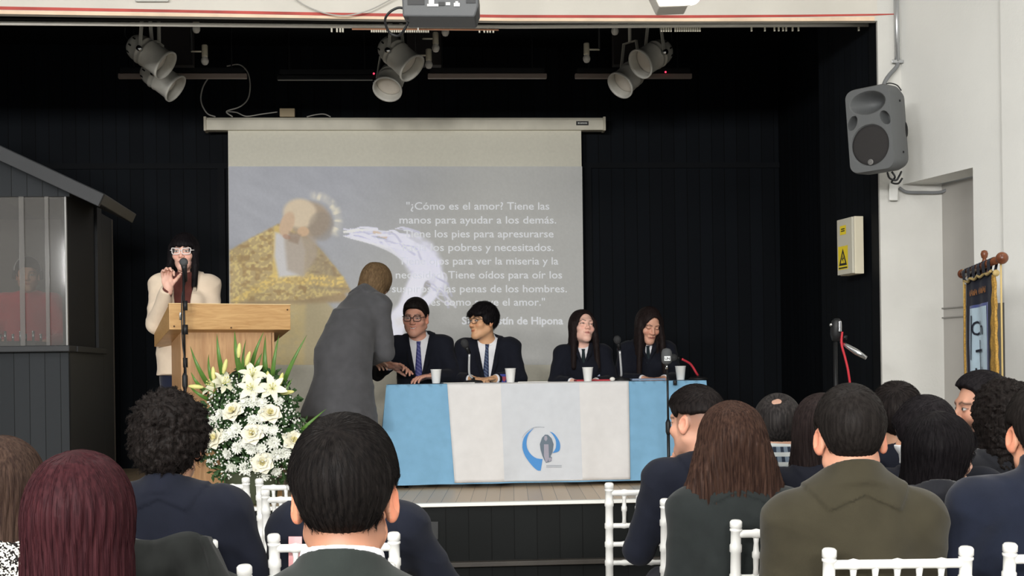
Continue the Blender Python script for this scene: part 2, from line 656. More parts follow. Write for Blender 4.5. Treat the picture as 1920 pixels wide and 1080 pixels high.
m_cloth = mat('screen_cloth', C(226, 223, 208), rough=0.85, noise=(40, 0.03), spec=0.1)
vs, fs = [], []
nu, nv = 12, 12
for j in range(nv + 1):
    for i in range(nu + 1):
        vs.append(scr_pt(i / nu, j / nv))
for j in range(nv):
    for i in range(nu):
        k = j * (nu + 1) + i
        fs.append((k, k + nu + 1, k + nu + 2, k + 1))
link_mesh('screen_sheet', vs, fs, m_cloth, scr, world=True, smooth=True)
mb = MB().tube([scr_pt(0, 1, 0), scr_pt(1, 1, 0)], 0.018)
mb.build('bottom_bar', m_offwhite, scr, world=True, smooth=True)

# slide: a grid coloured cell by cell with a generic painted elder in a gold robe and a pale stream of feathers
NU, NV = 420, 240
px0, px1, py0, py1 = 428.5, 1094.0, 312.0, 684.0
uu, vv = np.meshgrid(np.linspace(0, 1, NU), np.linspace(0, 1, NV))
PX = px0 + uu * (px1 - px0)
PY = py0 + vv * (py1 - py0)


def srgb_arr(c):
    c = np.asarray(c, float) / 255
    return np.where(c <= 0.04045, c / 12.92, ((c + 0.055) / 1.055) ** 2.4)


def nz(x, y, seed=0):
    """Soft value noise."""
    r = np.random.default_rng(seed)
    g = r.random((64, 64))
    xi, yi = np.floor(x).astype(int), np.floor(y).astype(int)
    fx, fy = x - xi, y - yi
    fx = fx * fx * (3 - 2 * fx); fy = fy * fy * (3 - 2 * fy)
    G = lambda a, b: g[a % 64, b % 64]
    return (G(xi, yi) * (1 - fx) + G(xi + 1, yi) * fx) * (1 - fy) + (G(xi, yi + 1) * (1 - fx) + G(xi + 1, yi + 1) * fx) * fy


def sstep(a, b, x):
    t = np.clip((x - a) / (b - a), 0, 1)
    return t * t * (3 - 2 * t)


IMG = np.zeros((NV, NU, 3))
IMG[:] = (172, 174, 181)
g = sstep(560, 900, PX + (PY - 400) * 0.6)[..., None]
IMG = IMG * (1 - g) + np.array((178, 178, 175)) * g
IMG += ((nz(PX / 40 + PY / 60, (PY - PX * .6) / 14, 3) - 0.5) * 6 * (1 - g[..., 0]))[..., None]


def blend(mask, col):
    global IMG
    m = np.clip(mask, 0, 1)[..., None]
    IMG = IMG * (1 - m) + np.asarray(col, float) * m


def poly_mask(pts, soft=3.0):
    """Soft inside mask of a polygon in picture units."""
    pts = np.array(pts, float)
    inside = np.zeros(PX.shape, bool)
    dist = np.full(PX.shape, 1e9)
    k = len(pts)
    for i in range(k):
        x0, y0 = pts[i]; x1, y1 = pts[(i + 1) % k]
        c = ((y0 > PY) != (y1 > PY)) & (PX < (x1 - x0) * (PY - y0) / (y1 - y0 + 1e-12) + x0)
        inside ^= c
        dx, dy = x1 - x0, y1 - y0
        t = np.clip(((PX - x0) * dx + (PY - y0) * dy) / (dx * dx + dy * dy + 1e-9), 0, 1)
        dist = np.minimum(dist, np.hypot(PX - x0 - t * dx, PY - y0 - t * dy))
    sd = np.where(inside, dist, -dist)
    return sstep(-soft, soft, sd)


def oval(cx, cy, rx, ry, ang=0.0, soft=0.25):
    c, s = math.cos(ang), math.sin(ang)
    x, y = PX - cx, PY - cy
    d = np.hypot((x * c + y * s) / rx, (-x * s + y * c) / ry)
    return 1 - sstep(1 - soft, 1 + soft * 0.3, d)


n1 = nz(PX / 3.4 + PY / 9, PY / 3.6, 5); n2 = nz(PX / 8, PY / 6, 6); n3 = nz(PX / 2.6, PY / 2.6, 8)
# lower robe and table
blend(poly_mask([(430, 566), (600, 556), (640, 600), (606, 690), (430, 690)], 5), (182, 170, 140))
blend(poly_mask([(500, 566), (570, 566), (566, 690), (512, 690)], 6) * (0.35 + 0.4 * n2), (204, 184, 134))
blend(poly_mask([(430, 545), (640, 540), (650, 566), (430, 574)], 5), (170, 150, 120))
# cloak
cloak = poly_mask([(429, 470), (470, 446), (520, 420), (560, 430), (600, 470), (640, 520), (655, 548), (560, 562), (430, 566)], 3)
blend(cloak, (188, 168, 128))
blend(cloak * sstep(0.45, 0.75, n1) * 0.7, (222, 204, 142))
blend(cloak * sstep(0.55, 0.8, n2) * 0.6, (160, 132, 98))
blend(poly_mask([(560, 430), (600, 468), (655, 548), (580, 540)], 8) * 0.55, (150, 138, 124))
blend(poly_mask([(512, 424), (524, 424), (520, 520), (508, 520)], 2) * 0.9, (214, 190, 128))
blend(poly_mask([(436, 560), (520, 508), (640, 520), (648, 540), (520, 530), (440, 570)], 4) * (0.4 + 0.6 * sstep(0.4, 0.7, n1)), (226, 200, 130))
# white beard and shirt front
blend(poly_mask([(514, 436), (560, 440), (570, 470), (566, 516), (520, 520), (512, 480)], 4), (206, 204, 204))
blend(poly_mask([(530, 440), (590, 446), (592, 480), (566, 520), (536, 506)], 5) * 0.8, (178, 166, 152))
# head: bald, looking up and away
blend(oval(578, 412, 43, 37, 0.2), (176, 160, 142))
blend(oval(560, 400, 34, 30, 0.1), (216, 200, 176))
blend(oval(536, 420, 14, 26, 0.35), (208, 182, 156))
blend(oval(600, 424, 26, 30, 0.0) * 0.55, (152, 142, 132))
blend(oval(566, 434, 12, 10, 0) * 0.8, (214, 182, 150))
blend(poly_mask([(540, 434), (562, 440), (556, 458), (538, 452)], 3) * 0.7, (156, 136, 120))
blend(oval(535, 444, 8, 5, 0.3) * 0.5, (176, 132, 112))
hal = sstep(0.35, 0.7, nz(np.arctan2(PY - 414, PX - 585) * 9, np.hypot(PX - 585, PY - 414) / 14, 9))
rr = np.hypot(PX - 584, PY - 414)
blend(sstep(38, 46, rr) * (1 - sstep(50, 64, rr)) * sstep(-0.9, -0.5, np.arctan2(PY - 414, PX - 584) * -1 - 1.2 + 0.3) * 0, (0, 0, 0))
ang = np.arctan2(414 - PY, PX - 584)
blend(sstep(36, 44, rr) * (1 - sstep(46, 60, rr)) * sstep(-0.75, -0.4, ang) * (1 - sstep(1.3, 1.8, ang)) * (0.35 + 0.65 * hal), (226, 220, 204))
# stream of pale feathers curling down to a vase-like tail
def ridge(pts, w0, w1, k=60):
    best = np.full(PX.shape, 9.0)
    sp = [Vector((x, y, 0)) for x, y in pts]
    cur = spline(sp, 14)
    L = len(cur)
    for i, c in enumerate(cur):
        w = w0 + (w1 - w0) * i / (L - 1)
        best = np.minimum(best, np.hypot(PX - c.x, PY - c.y) / w)
    return 1 - sstep(0.6, 1.15, best)


jit = random.Random(4)
for k in range(15):
    oy = jit.uniform(-14, 26); ex = jit.uniform(-10, 18)
    sx = jit.uniform(640, 690)
    pts = [(sx, 436 + oy * 0.5 + jit.uniform(-6, 6)), (sx + 40, 438 + oy * .8), (735, 448 + oy), (775 + ex, 470 + oy * 1.2), (800 + ex, 495 + oy)]
    blend(ridge(pts, jit.uniform(1.2, 2.4), jit.uniform(4, 8)) * jit.uniform(0.7, 1.0), (jit.uniform(214, 242),) * 2 + (jit.uniform(236, 252),))
blend(ridge([(735, 455), (770, 480), (800, 505), (812, 530)], 14, 24) * 0.9, (226, 226, 242))
blend(ridge([(700, 436), (720, 444)], 5, 4) * 0.7, (214, 190, 160))
blend(ridge([(790, 510), (778, 530), (768, 555), (758, 580), (742, 600), (734, 620)], 18, 22), (236, 236, 248))
blend(ridge([(812, 505), (822, 520), (812, 545), (800, 560), (780, 575)], 6, 12), (232, 232, 246))
blend(oval(797, 536, 7, 11, 0.2), (176, 174, 176))
blend(poly_mask([(728, 446), (775, 436), (806, 456), (826, 490), (822, 530), (806, 522), (786, 516), (770, 522), (752, 492)], 7) * (.55 + .45 * n2), (232, 232, 248))
for k in range(30):
    a0 = jit.uniform(0, 1)
    x, y = 650 + a0 * 100, 432 + jit.uniform(-8, 26) * (0.4 + a0)
    blend(ridge([(x, y), (x + 14, y + jit.uniform(-4, 5)), (x + jit.uniform(20, 44), y + jit.uniform(-2, 14))], 1.0, jit.uniform(2, 4)) * .9, (236, 236, 250) if k % 3 else (206, 206, 222))
for k in range(16):
    a0 = jit.uniform(0, 1)
    x, y = 745 + a0 * 75, 470 + a0 * 70 + jit.uniform(-22, 22)
    pts = [(x, y), (x + jit.uniform(8, 22), y + jit.uniform(2, 16)), (x + jit.uniform(18, 34), y + jit.uniform(12, 34))]
    blend(ridge(pts, 1.4, 2.6) * 0.6, (196, 196, 214) if k % 2 else (232, 232, 244))
blend(poly_mask([(735, 600), (760, 585), (772, 600), (740, 614)], 3) * 0.8, (228, 226, 226))
IMG += ((n3 - 0.5) * 5)[..., None]
colr = np.concatenate([srgb_arr(np.clip(IMG, 0, 255)), np.ones((NV, NU, 1))], axis=2).reshape(-1, 4)
pts = np.zeros((NV, NU, 3))
TLv, TRv, BRv, BLv = [np.array(PS(x, y, YC - 0.004)) for x, y in ((px0, py0), (px1 - 2.5, py0), (px1 + 1.5, py1), (px0 + 2, py1))]
U = uu[..., None]; V = vv[..., None]
pts = (TLv * (1 - U) + TRv * U) * (1 - V) + (BLv * (1 - U) + BRv * U) * V
idx = np.arange(NV * NU).reshape(NV, NU)
fs = np.stack([idx[:-1, :-1], idx[1:, :-1], idx[1:, 1:], idx[:-1, 1:]], axis=-1).reshape(-1, 4)
so = link_mesh('slide_picture', pts.reshape(-1, 3), fs.tolist(), mat_vcol('slide_light', rough=0.9, spec=0.05, emit=0.24), scr, world=True,
               label='projected slide with an elder in gold robes')
ca = so.data.color_attributes.new('Col', 'FLOAT_COLOR', 'POINT')
ca.data.foreach_set('color', colr.reshape(-1))

m_letter = mat('projected_white', C(226, 228, 232), rough=0.9, emit=(C(226, 228, 232), 0.2))
LINES = [('"\u00bfC\u00f3mo es el amor? Tiene las', 762, 1030, 393), ('manos para ayudar a los dem\u00e1s.', 749, 1043, 419), ('Tiene los pies para apresurarse', 757, 1038, 445),
         ('hacia los pobres y necesitados.', 755, 1038, 470.5), ('Tiene ojos para ver la miseria y la', 748, 1047, 496), ('necesidad. Tiene o\u00eddos para o\u00edr los', 742, 1054, 522),
         ('suspiros y las penas de los hombres.', 735, 1063, 548), ('As\u00ed es como se ve el amor."', 772, 1022, 573), ('San Agust\u00edn de Hipona', 866, 1056, 608)]
for body, xa, xb, yb in LINES:
    bold = body.startswith('San')
    vs, fs = text_mesh(body, 1.0, 'LEFT', bold=bold)
    arr = np.array(vs)
    w = arr[:, 0].max() - arr[:, 0].min()
    pa, pb = PS(xa, yb, YC - 0.007), PS(xb, yb, YC - 0.007)
    L = (pb - pa).length
    sx = L / w
    sy = 0.094 * (1.0 if not bold else 1.0)
    V_ = []
    for x, y, z in vs:
        p = pa + (pb - pa).normalized() * ((x - arr[:, 0].min()) * sx) + hz * (y * sy)
        V_.append(p)
    link_mesh('slide_lettering', V_, fs, m_letter, scr, world=True)

# ---------------- small box and looping cables on the housing
jb = thing('junction_box', 'small beige junction box sitting on top of the screen housing', 'junction box', PS(539, 219, YS))
p = PS(539, 212, YS)
mb = MB().hexa([p + hx * u + hz * v + hy * w for v in (-.038, .036) for u, w in ((-.065, -.03), (.065, -.03), (.065, .03), (-.065, .03))])
mb.build('box', mat('beige_box', C(190, 172, 140), rough=0.6), jb, world=True, bevel=0.004)
m_cable = mat('pale_cable', C(176, 174, 168), rough=0.5)


def cable(name, label, pts, Y0, r, m, cat='cable', group=None):
    c = MB().tube(spline([PS(x, y, Y) for x, y, Y in [(q + (Y0,)) if len(q) == 2 else q for q in pts]], 8), r, 8)
    o = c.build(name, m, smooth=True)
    return tag(o, label, cat, group)


cable('looping_cable', 'pale cable hanging in a big loop over the cream housing end', [(404, 219), (388, 212), (377, 190), (380, 165), (391, 146), (403, 133)], 11.25, 0.006, m_cable)
cable('looping_cable', 'pale cable running from the light bar down to the housing in a wide bend', [(425, 124), (448, 121), (464, 135), (469, 160), (465, 185), (450, 200), (425, 209), (436, 219)], 11.25, 0.006, m_cable)
cable('flat_cable', 'short pale cable lying between the loops and the beige box', [(426, 209), (444, 211), (462, 218), (490, 214), (520, 210)], 11.28, 0.005, m_cable)
cable('flat_cable', 'thin pale cable arching on the housing beyond the beige box', [(575, 219), (592, 215), (608, 214), (620, 219)], 11.28, 0.005, m_cable)

# ---------------- curtain rail with gliders
rail = thing('curtain_rail', 'long white curtain rail across the top of the stage opening', 'curtain rail', PS(960, 50, 8.19))
rp = [(-700, 36), (0, 43.5), (320, 46), (640, 49), (960, 50), (1280, 48), (1628, 46.5)]
MB().tube([PS(x, y, 8.19) for x, y in rp], 0.0135, 12).build('rail', mat('white_rail', C(222, 219, 211), rough=0.35), rail, smooth=True, world=True)
MB().tube([PS(x, y - 9, 8.22) for x, y in rp], 0.012, 4).build('rail_backing', m_blkm, rail, world=True)
MB().tube([PS(660, 54.5, 8.185), PS(935, 56, 8.185)], 0.006, 6).build('splice', mat('brass_splice', C(170, 120, 90), rough=.4), rail, world=True)
glx = [622, 632, 638, 643] + list(np.linspace(697, 803, 26)) + [899, 908, 914, 919, 925] + list(np.linspace(1240, 1258, 5)) + list(np.linspace(1266, 1312, 12)) + [1409, 1434, 1452, 1460, 1468, 1474, 1486, 1497, 1610]
pr = None
for gx in glx:
    gy = np.interp(gx, [q[0] for q in rp], [q[1] for q in rp]) + 8
    p = PS(gx, gy, 8.19)
    mb = MB().box((p.x - .005, p.y - .006, p.z - .012), (p.x + .005, p.y + .006, p.z + .014))
    mb.build('glider', m_offwhite, rail, world=True)
MB().hexa([PS(x, y, d) for y in (43, 34) for x, d in ((777, 8.0), (792, 8.0), (792, 8.19), (777, 8.19))]).build('cord_block', m_edge, rail, world=True, label='white cord block under the dark projector')
pc = MB().tube([PS(779, 42, 8.0), PS(784, 48, 8.02), PS(784, 57, 8.03)], 0.004, 6).build('pull_cord', m_edge, rail, world=True)
MB().tube([PS(791, 42, 8.0), PS(785, 48, 8.02)], 0.004, 6).build('pull_cord', m_edge, rail, world=True)

# ---------------- spotlights
m_can = mat('white_lamp_can', C(188, 186, 178), rough=0.4, noise=(20, 0.05))
m_lens = mat('frosted_lens', C(212, 204, 192), rough=0.35)
m_dark = mat('vent_dark', C(20, 20, 20), rough=0.9)


def par(label, px, py, Y0, d, ln=0.33, r=0.105, yoke=True):
    """A PAR can: rear dome, ridged barrel, flared rim, lens and a strap up to the ceiling."""
    c = PS(px, py, Y0)
    d = Vector(d).normalized()
    t = thing('spotlight', label, 'spotlight', c, group='white spotlights over the stage')
    o = c - d * ln * 0.5
    prof = [(0.0, 0.0), (0.035, 0.003), (0.065, 0.014), (r * .82, 0.04), (r * .92, 0.075), (r * .95, 0.11), (r * 1.0, 0.115), (r * 1.0, 0.125), (r * .95, 0.13), (r * .95, 0.15),
            (r * .99, .155), (r * .99, .165), (r * .95, .17), (r * .97, .24), (r * 1.0, ln - .03), (r * 1.1, ln - .015), (r * 1.1, ln), (r * 1.0, ln), (r * .97, ln - .02), (r * .93, ln - .07)]
    MB().lathe(prof, o, d, 32).build('can', m_can, t, smooth=True, world=True)
    MB().lathe([(0.001, ln - .055), (r * .5, ln - .05), (r * .94, ln - .075)], o, d, 32).build('lens', m_lens, t, smooth=True, world=True)
    side = d.cross(Vector((0, 0, 1))).normalized()
    pv = o + d * 0.15
    mb = MB()
    zc = STC - 0.02
    for s in (-1, 1):
        q = pv + side * s * (r + 0.012)
        top = Vector((pv.x + side.x * s * (r + .012) * 0.6, pv.y + side.y * s * (r + .012) * .6, pv.z + 0.26))
        e = d.copy(); e.z = 0; e = e.normalized() * 0.013
        w = side * 0.003
        mb.hexa([q - e - w, q + e - w, q + e + w, q - e + w, top - e - w, top + e - w, top + e + w, top - e + w])
    tp = Vector((pv.x, pv.y, pv.z + 0.26))
    e = side * (r + .012) * .6 + side * 0.003
    f = d.copy(); f.z = 0; f = f.normalized() * 0.013
    mb.hexa([tp - e - f, tp + e - f, tp + e + f, tp - e + f] + [p + Vector((0, 0, .006)) for p in (tp - e - f, tp + e - f, tp + e + f, tp - e + f)])
    mb.build('yoke', m_can, t, world=True)
    MB().tube([tp, Vector((tp.x, tp.y, STC))], 0.014, 10).build('hanging_rod', m_can, t, world=True, smooth=True)
    for s in (-1, 1):
        q = pv + side * s * (r + 0.002)
        MB().tube([q, q + side * s * 0.035], [0.02, 0.02], 10).build('knob', m_chrome, t, world=True, smooth=True)
    u = d.orthogonal().normalized()
    mb = MB()
    for k in range(10):
        a = 2 * math.pi * k / 10
        w = d.cross(u)
        q = o + d * 0.055 + (u * math.cos(a) + w * math.sin(a)) * r * 0.875
        tn = (u * -math.sin(a) + w * math.cos(a))
        mb.tube([q - d * .012, q + d * .012], 0.006, 6)
    mb.build('vent_slot', m_dark, t, world=True)
    cb = spline([o, o - d * .05 + Vector((0, 0, .03)), o - d * .03 + Vector((0, 0, .15)), Vector((o.x, o.y, o.z + .3)), tp + Vector((0, 0, .12))], 6)
    MB().tube(cb, 0.005, 6).build('power_lead', m_blk, t, world=True, smooth=True)
    return t


par('white spotlight can nearest the booth, upper one tipped over a light bar', 278, 101, 9.5, (0.78, -0.10, -0.55))
par('white spotlight can nearest the booth, lower one partly behind its twin', 300, 146, 10.0, (0.72, -0.06, -0.52), ln=0.31)
par('upper white spotlight can of the middle pair, above the dark projector screen', 746, 104, 9.5, (0.62, -0.28, -0.62))
par('lower white spotlight can of the middle pair, glass face showing', 733, 148, 10.0, (-0.15, -0.62, -0.72), ln=0.28)
par('upper white spotlight can of the pair nearest the loudspeaker', 1226, 105, 9.5, (-0.66, -0.42, -0.46), ln=0.31)
par('lower white spotlight can of the pair nearest the loudspeaker', 1182, 142, 10.0, (-0.58, -0.46, -0.60), ln=0.30)

# ---------------- bulb holders and light bars
m_bulb = mat('frosted_bulb', C(214, 211, 204), rough=0.4)
m_hold = mat('cream_lamp_holder', C(200, 193, 174), rough=0.5)


def bulb(label, px, py, Y0, arm, hold=True):
    c = PS(px, py, Y0)
    t = thing('hanging_bulb', label, 'light bulb', c, group='bare bulbs over the stage')
    MB().lathe([(.001, .02), (.022, .02), (.023, .03), (.023, .105), (.018, .112), (.001, .112)], c, (0, 0, 1), 18).build('holder', m_hold, t, smooth=True, world=True)
    MB().lathe([(.001, -.042), (.018, -.036), (.028, -.018), (.029, -.004), (.022, .014), (.014, .028)], c, (0, 0, 1), 18).build('bulb', m_bulb, t, smooth=True, world=True)
    e = c + hx * arm + hz * 0.062
    MB().tube([c + hz * .062, e], 0.007, 8).build('arm', m_offwhite, t, smooth=True, world=True)
    MB().tube([e, Vector((e.x, e.y, STC))], 0.008, 8).build('stem', m_blkm, t, smooth=True, world=True)
    return t


bulb('bare bulb in a cream holder just beyond the spotlights nearest the booth', 384, 112, 9.8, -0.10)
bulb('higher bare bulb beside the middle pair of spotlights', 817, 88, 9.7, -0.10)
bulb('lower bare bulb beside the middle pair of spotlights', 804, 119, 9.9, -0.10)
bulb('bare bulb hanging before the spotlights nearest the loudspeaker', 1100, 108, 9.8, 0.10)
bulb('bare bulb tip peeping under the rail above the looping cables', 368, 52, 9.6, 0.10)
bulb('bare bulb tip peeping under the rail behind the projector', 835, 58, 9.6, 0.10)
bulb('bare bulb tip peeping under the rail before the loudspeaker-side spotlights', 1153, 56, 9.6, 0.10)
m_bar = mat('brown_grey_bar', C(142, 128, 121), rough=0.5, metal=0.0)


m_led = mat('red_pilot_light', C(230, 60, 80), emit=(C(255, 60, 90), 2.0))


def lightbar(label, xa, xb, y, Y0, m, led=0):
    a, b = PS(xa, y, Y0), PS(xb, y, Y0)
    t = thing('lighting_bar', label, 'lighting bar', (a + b) / 2, group='horizontal bars under the stage ceiling')
    MB().hexa([p + hz * v + hy * w for v in (-.02, .02) for p, w in ((a, -.02), (b, -.02), (b, .02), (a, .02))]).build('bar', m, t, world=True, bevel=0.006)
    MB().hexa([p + hz * v + hy * w for v in (.022, .06) for p, w in ((a + hx * .02, -.03), (b - hx * .02, -.03), (b - hx * .02, .03), (a + hx * .02, .03))]).build('casing', m_blkm, t, world=True)
    if led:
        MB().ball(PS(led, y - 8, Y0 - .035), 0.008, 8, 6).build('pilot_light', m_led, t, world=True, smooth=True, label='tiny red pilot light')
    for f in (0.12, 0.88):
        p = a * (1 - f) + b * f
        MB().tube([p + hz * .05, Vector((p.x, p.y, STC))], 0.006, 6).build('hanger', m_blkm, t, world=True)


lightbar('brownish lighting bar behind the spotlights nearest the booth', 222, 463, 143, 10.3, m_bar)
lightbar('dim dark lighting bar between the looping cable and middle spotlights', 520, 706, 146, 10.4, m_blkm, 701)
lightbar('grey lighting bar just beyond the middle spotlights and bulbs', 802, 1025, 143, 10.3, m_bar)
lightbar('grey lighting bar behind the spotlights nearest the loudspeaker', 1078, 1297, 143, 10.3, m_bar, 1248)
# dark ceiling boxes between the fittings
for px, lb in ((330, 'dark wooden baffle under the stage ceiling by the booth-side spotlights'), (795, 'dark wooden baffle beside the middle spotlights'), (1180, 'dark wooden baffle by the loudspeaker-side spotlights')):
    c = PS(px, 88, 10.6)
    o = MB().hexa([c + hx * u + hy * w + hz * v for v in (-.16, STC - c.z - 0.002) for u, w in ((-.14, -.05), (.14, -.05), (.14, .05), (-.14, .05))]).build('ceiling_baffle', mat('dark_brown_board', C(40, 36, 36), rough=.7), bevel=.004)
    tag(o, lb, 'baffle', 'ceiling baffles')

# ---------------- projector, ceiling lamp
Yp = 5.8
pj = thing('video_projector', 'dark grey video projector hanging from the hall ceiling', 'projector', P(826, 10, Yp))
q = lambda x, y, d=0.0: P(x, y, Yp) * (1 + 0) + Vector((0, d, 0))
# tapered body: rear face toward the hall
f = [q(756, 31), q(884, 32), q(898, 6), q(752, -10)]
mb = MB()
body = [q(755, 31), q(890, 32), q(897, 12), q(897, -16), q(753, -18)]
mb.prism(body, (0, 0.30, 0.03))
mb.build('casing', mat('projector_grey', C(74, 76, 78), rough=0.5, bump=(300, .1)), pj, world=True, bevel=0.008)
mb = MB()
for x0, x1, y0, y1 in ((764, 796, -2, 9), (874, 892, -4, 6), (822, 834, 4, 11)):
    MB().hexa([q(x, y, d) for y in (y1, y0) for x, d in ((x0, -.004), (x1, -.004), (x1, .01), (x0, .01))]).build('port', m_blk, pj, world=True)
for x0, x1, y0, y1 in ((804, 814, 0, 7), (801, 822, 8, 12), (836, 844, 5, 10), (851, 862, 6, 12), (854, 859, 3, 6)):
    MB().hexa([q(x, y, d) for y in (y1, y0) for x, d in ((x0, -.004), (x1, -.004), (x1, .01), (x0, .01))]).build('socket_label', m_edge, pj, world=True)
c = q(826, -17, 0.15)
MB().tube([c, Vector((c.x, c.y, CEIL))], 0.025, 16).build('mount_pole', m_edge, pj, world=True, smooth=True)
MB().tube(spline([q(755, 4, .1), q(742, 3, .1), q(726, 12, .1), q(717, 25, .12), q(724, 44, .15), q(740, 51, .15), q(752, 45, .12), q(762, 30, .1)], 8), 0.006, 8).build('power_cable', m_blk, pj, world=True, smooth=True)
o = cable('thin_grey_cable', 'thin grey cable drooping along the cream fascia to the projector', [(548, -6), (572, 10), (610, 25), (650, 29), (690, 20), (725, 3), (738, -4)], 7.9, 0.004, m_cable)
lp = thing('ceiling_lamp', 'lit ceiling lamp with a glowing bulb at the top of the picture', 'lamp', P(1294, -14, 6.2))
lc = P(1296, -9, 6.1)
MB().ball(lc, 0.046, 20, 12).build('bulb', mat('lit_bulb', C(255, 252, 245), emit=((1, .97, .92, 1), 6.0)), lp, smooth=True, world=True)
lq = lambda x, y, d=0.0: P(x, y, 6.2) + Vector((0, d, 0))
MB().hexa([lq(1236, 13), lq(1290, 11), lq(1290, 11, .15), lq(1236, 13, .15), lq(1218, -25), lq(1300, -25), lq(1300, -25, .15), lq(1218, -25, .15)]).build('shade', mat('grey_shade', C(206, 202, 194), rough=.5), lp, world=True, bevel=.006)
MB().tube([lc + Vector((0, 0, .03)), Vector((lc.x, lc.y, CEIL))], 0.02, 12).build('stem', m_edge, lp, world=True, smooth=True)
o = MB().hexa([PS(x, y, d) for y in (3, -6) for x, d in ((253, 7.92), (316, 7.92), (316, 7.949), (253, 7.949))]).build('wall_light', mat('grey_lamp', C(190, 190, 186), rough=.5), bevel=.004)
tag(o, 'small grey fitting on the cream fascia above the red line, booth side', 'fitting')

# ---------------- loudspeaker on the pier
spk = thing('loudspeaker', 'grey wall-mounted loudspeaker at the corner of the white wall', 'loudspeaker', P(1648, 245, 7.55))
MSP = Matrix.Translation(P(1650, 245, 7.62)) @ Matrix.Rotation(math.radians(-43), 4, 'Z') @ Matrix.Rotation(math.radians(4), 4, 'X') @ Matrix.Rotation(math.radians(-1.5), 4, 'Y')
w2, h2, dp = 0.146, 0.250, 0.27


def rrect(w, h, r, k=6):
    out = []
    for cx, cz, a0 in ((w - r, h - r, 0), (-w + r, h - r, 90), (-w + r, -h + r, 180), (w - r, -h + r, 270)):
        for i in range(k + 1):
            a = math.radians(a0 + 90 * i / k)
            out.append((cx + r * math.cos(a), cz + r * math.sin(a)))
    return out


mb = MB()
secs = [(-dp * .5, .955, .97, .05), (-dp * .5 + .02, 1.0, 1.0, .06), (0.0, 1.0, 1.0, .06), (dp * .32, .86, .93, .06), (dp * .5, .62, .82, .05)]
rings = [[MSP @ Vector((x, y, z)) for x, z in rrect(w2 * a, h2 * b, r)] for y, a, b, r in secs]
nR = len(rings[0])
vs = [p for r in rings for p in r]
fs = []
for i in range(len(rings) - 1):
    for k in range(nR):
        a, b = i * nR + k, i * nR + (k + 1) % nR
        fs.append((b, a, a + nR, b + nR))
fs += [tuple(range((len(rings) - 1) * nR, len(rings) * nR))]
# front baffle as a grid with the horn pressed in and the ports hollowed
G = 130
gi = {}
base = len(vs)
for j in range(G + 1):
    for i in range(G + 1):
        u, v = -1 + 2 * i / G, -1 + 2 * j / G
        # map the square to a rounded rectangle
        x = u * w2 * .955; z = v * h2 * .97
        rr_ = .05
        ex, ez = abs(x) - (w2 * .955 - rr_), abs(z) - (h2 * .97 - rr_)
        if ex > 0 and ez > 0:
            L = math.hypot(ex, ez); mx_ = max(ex, ez)
            k = mx_ / L if L > 0 else 1
            x = math.copysign(w2 * .955 - rr_ + ex * k, x); z = math.copysign(h2 * .97 - rr_ + ez * k, z)
        y = -dp * .5
        # horn
        d = math.hypot(x / 0.115, (z - .155) / 0.068)
        if d < 1: y += 0.12 * (1 - d * d) ** 1.2
        # ports beside the woofer
        for s in (-1, 1):
            e = math.hypot((x - s * .104) / .032, (z - .052 - (-s * (x - s * .104)) * 0.5) / .038)
            if e < 1: y += 0.08 * (1 - e ** 4)
        # woofer well
        e = math.hypot(x + .004, z + .092) / .122
        if e < 1: y += 0.012 if e < .96 else 0.012 * (1 - e) / .04
        gi[i, j] = len(vs)
        vs.append(MSP @ Vector((x, y, z)))
for j in range(G):
    for i in range(G):
        fs.append((gi[i, j], gi[i + 1, j], gi[i + 1, j + 1], gi[i, j + 1]))
o = link_mesh('cabinet', vs, fs, m_grey, spk, world=True)
smooth_by_angle(o, 40)
cc = Vector((-.004, -dp * .5 + .008, -.092))
mb = MB()
mb.lathe([(0.001, .002), (.05, .004), (.1, .002), (.117, -.002), (.119, -.006)], MSP @ cc, MSP.to_3x3() @ Vector((0, -1, 0)), 40)
o = mb.build('woofer_grille', mat('woofer_mesh', C(46, 44, 44), rough=0.6, bump=(900, 0.5)), spk, world=True, smooth=True, label='dark round speaker grille')
mb = MB()
mb.lathe([(.017, 0), (.017, .006), (.0125, .007), (.012, .004), (0.001, .004)], MSP @ Vector((-.004, -dp * .5 + .000, -.192)), MSP.to_3x3() @ Vector((0, -1, 0)), 20)
mb.prism([MSP @ Vector((-.004 + x, -dp * .5 - .008, -.192 + z)) for x, z in ((-.009, -.007), (-.004, -.007), (0, .001), (.004, -.007), (.009, -.007), (.003, .011), (-.003, .011))], MSP.to_3x3() @ Vector((0, .004, 0)))
mb.build('badge', mat('badge_metal', C(120, 119, 117), rough=.5, metal=.2), spk, world=True)
for s in (-1, 1):
    mb = MB()
    mb.ball((0, 0, 0), 1, 14, 8, (0.008, 0.033, 0.05))
    mb.v = [tuple(MSP @ (Vector(p) + Vector((s * w2 * 0.86, .070, -.01)))) for p in mb.v]
    mb.build('carry_handle', m_dark, spk, world=True, smooth=True)
for z in (.15, -.15):
    MB().lathe([(0.001, .004), (.006, .004), (.007, 0)], MSP @ Vector((w2, -.02, z)), MSP.to_3x3() @ Vector((1, 0, 0)), 10).build('bolt', m_dark, spk, world=True)
bp = MSP @ Vector((0.03, dp * .5, 0.0))
wq = PS(1672, 250, YF)
MB().tube([bp, wq], 0.025, 10).build('wall_bracket', m_blkm, spk, world=True)
MB().tube(spline([P(1664, 324, 7.55), P(1668, 334, 7.6), P(1680, 338, 7.6), P(1686, 330, 7.6), P(1690, 322, 7.65)], 6), 0.006, 6).build('signal_lead', m_blk, spk, world=True, smooth=True)
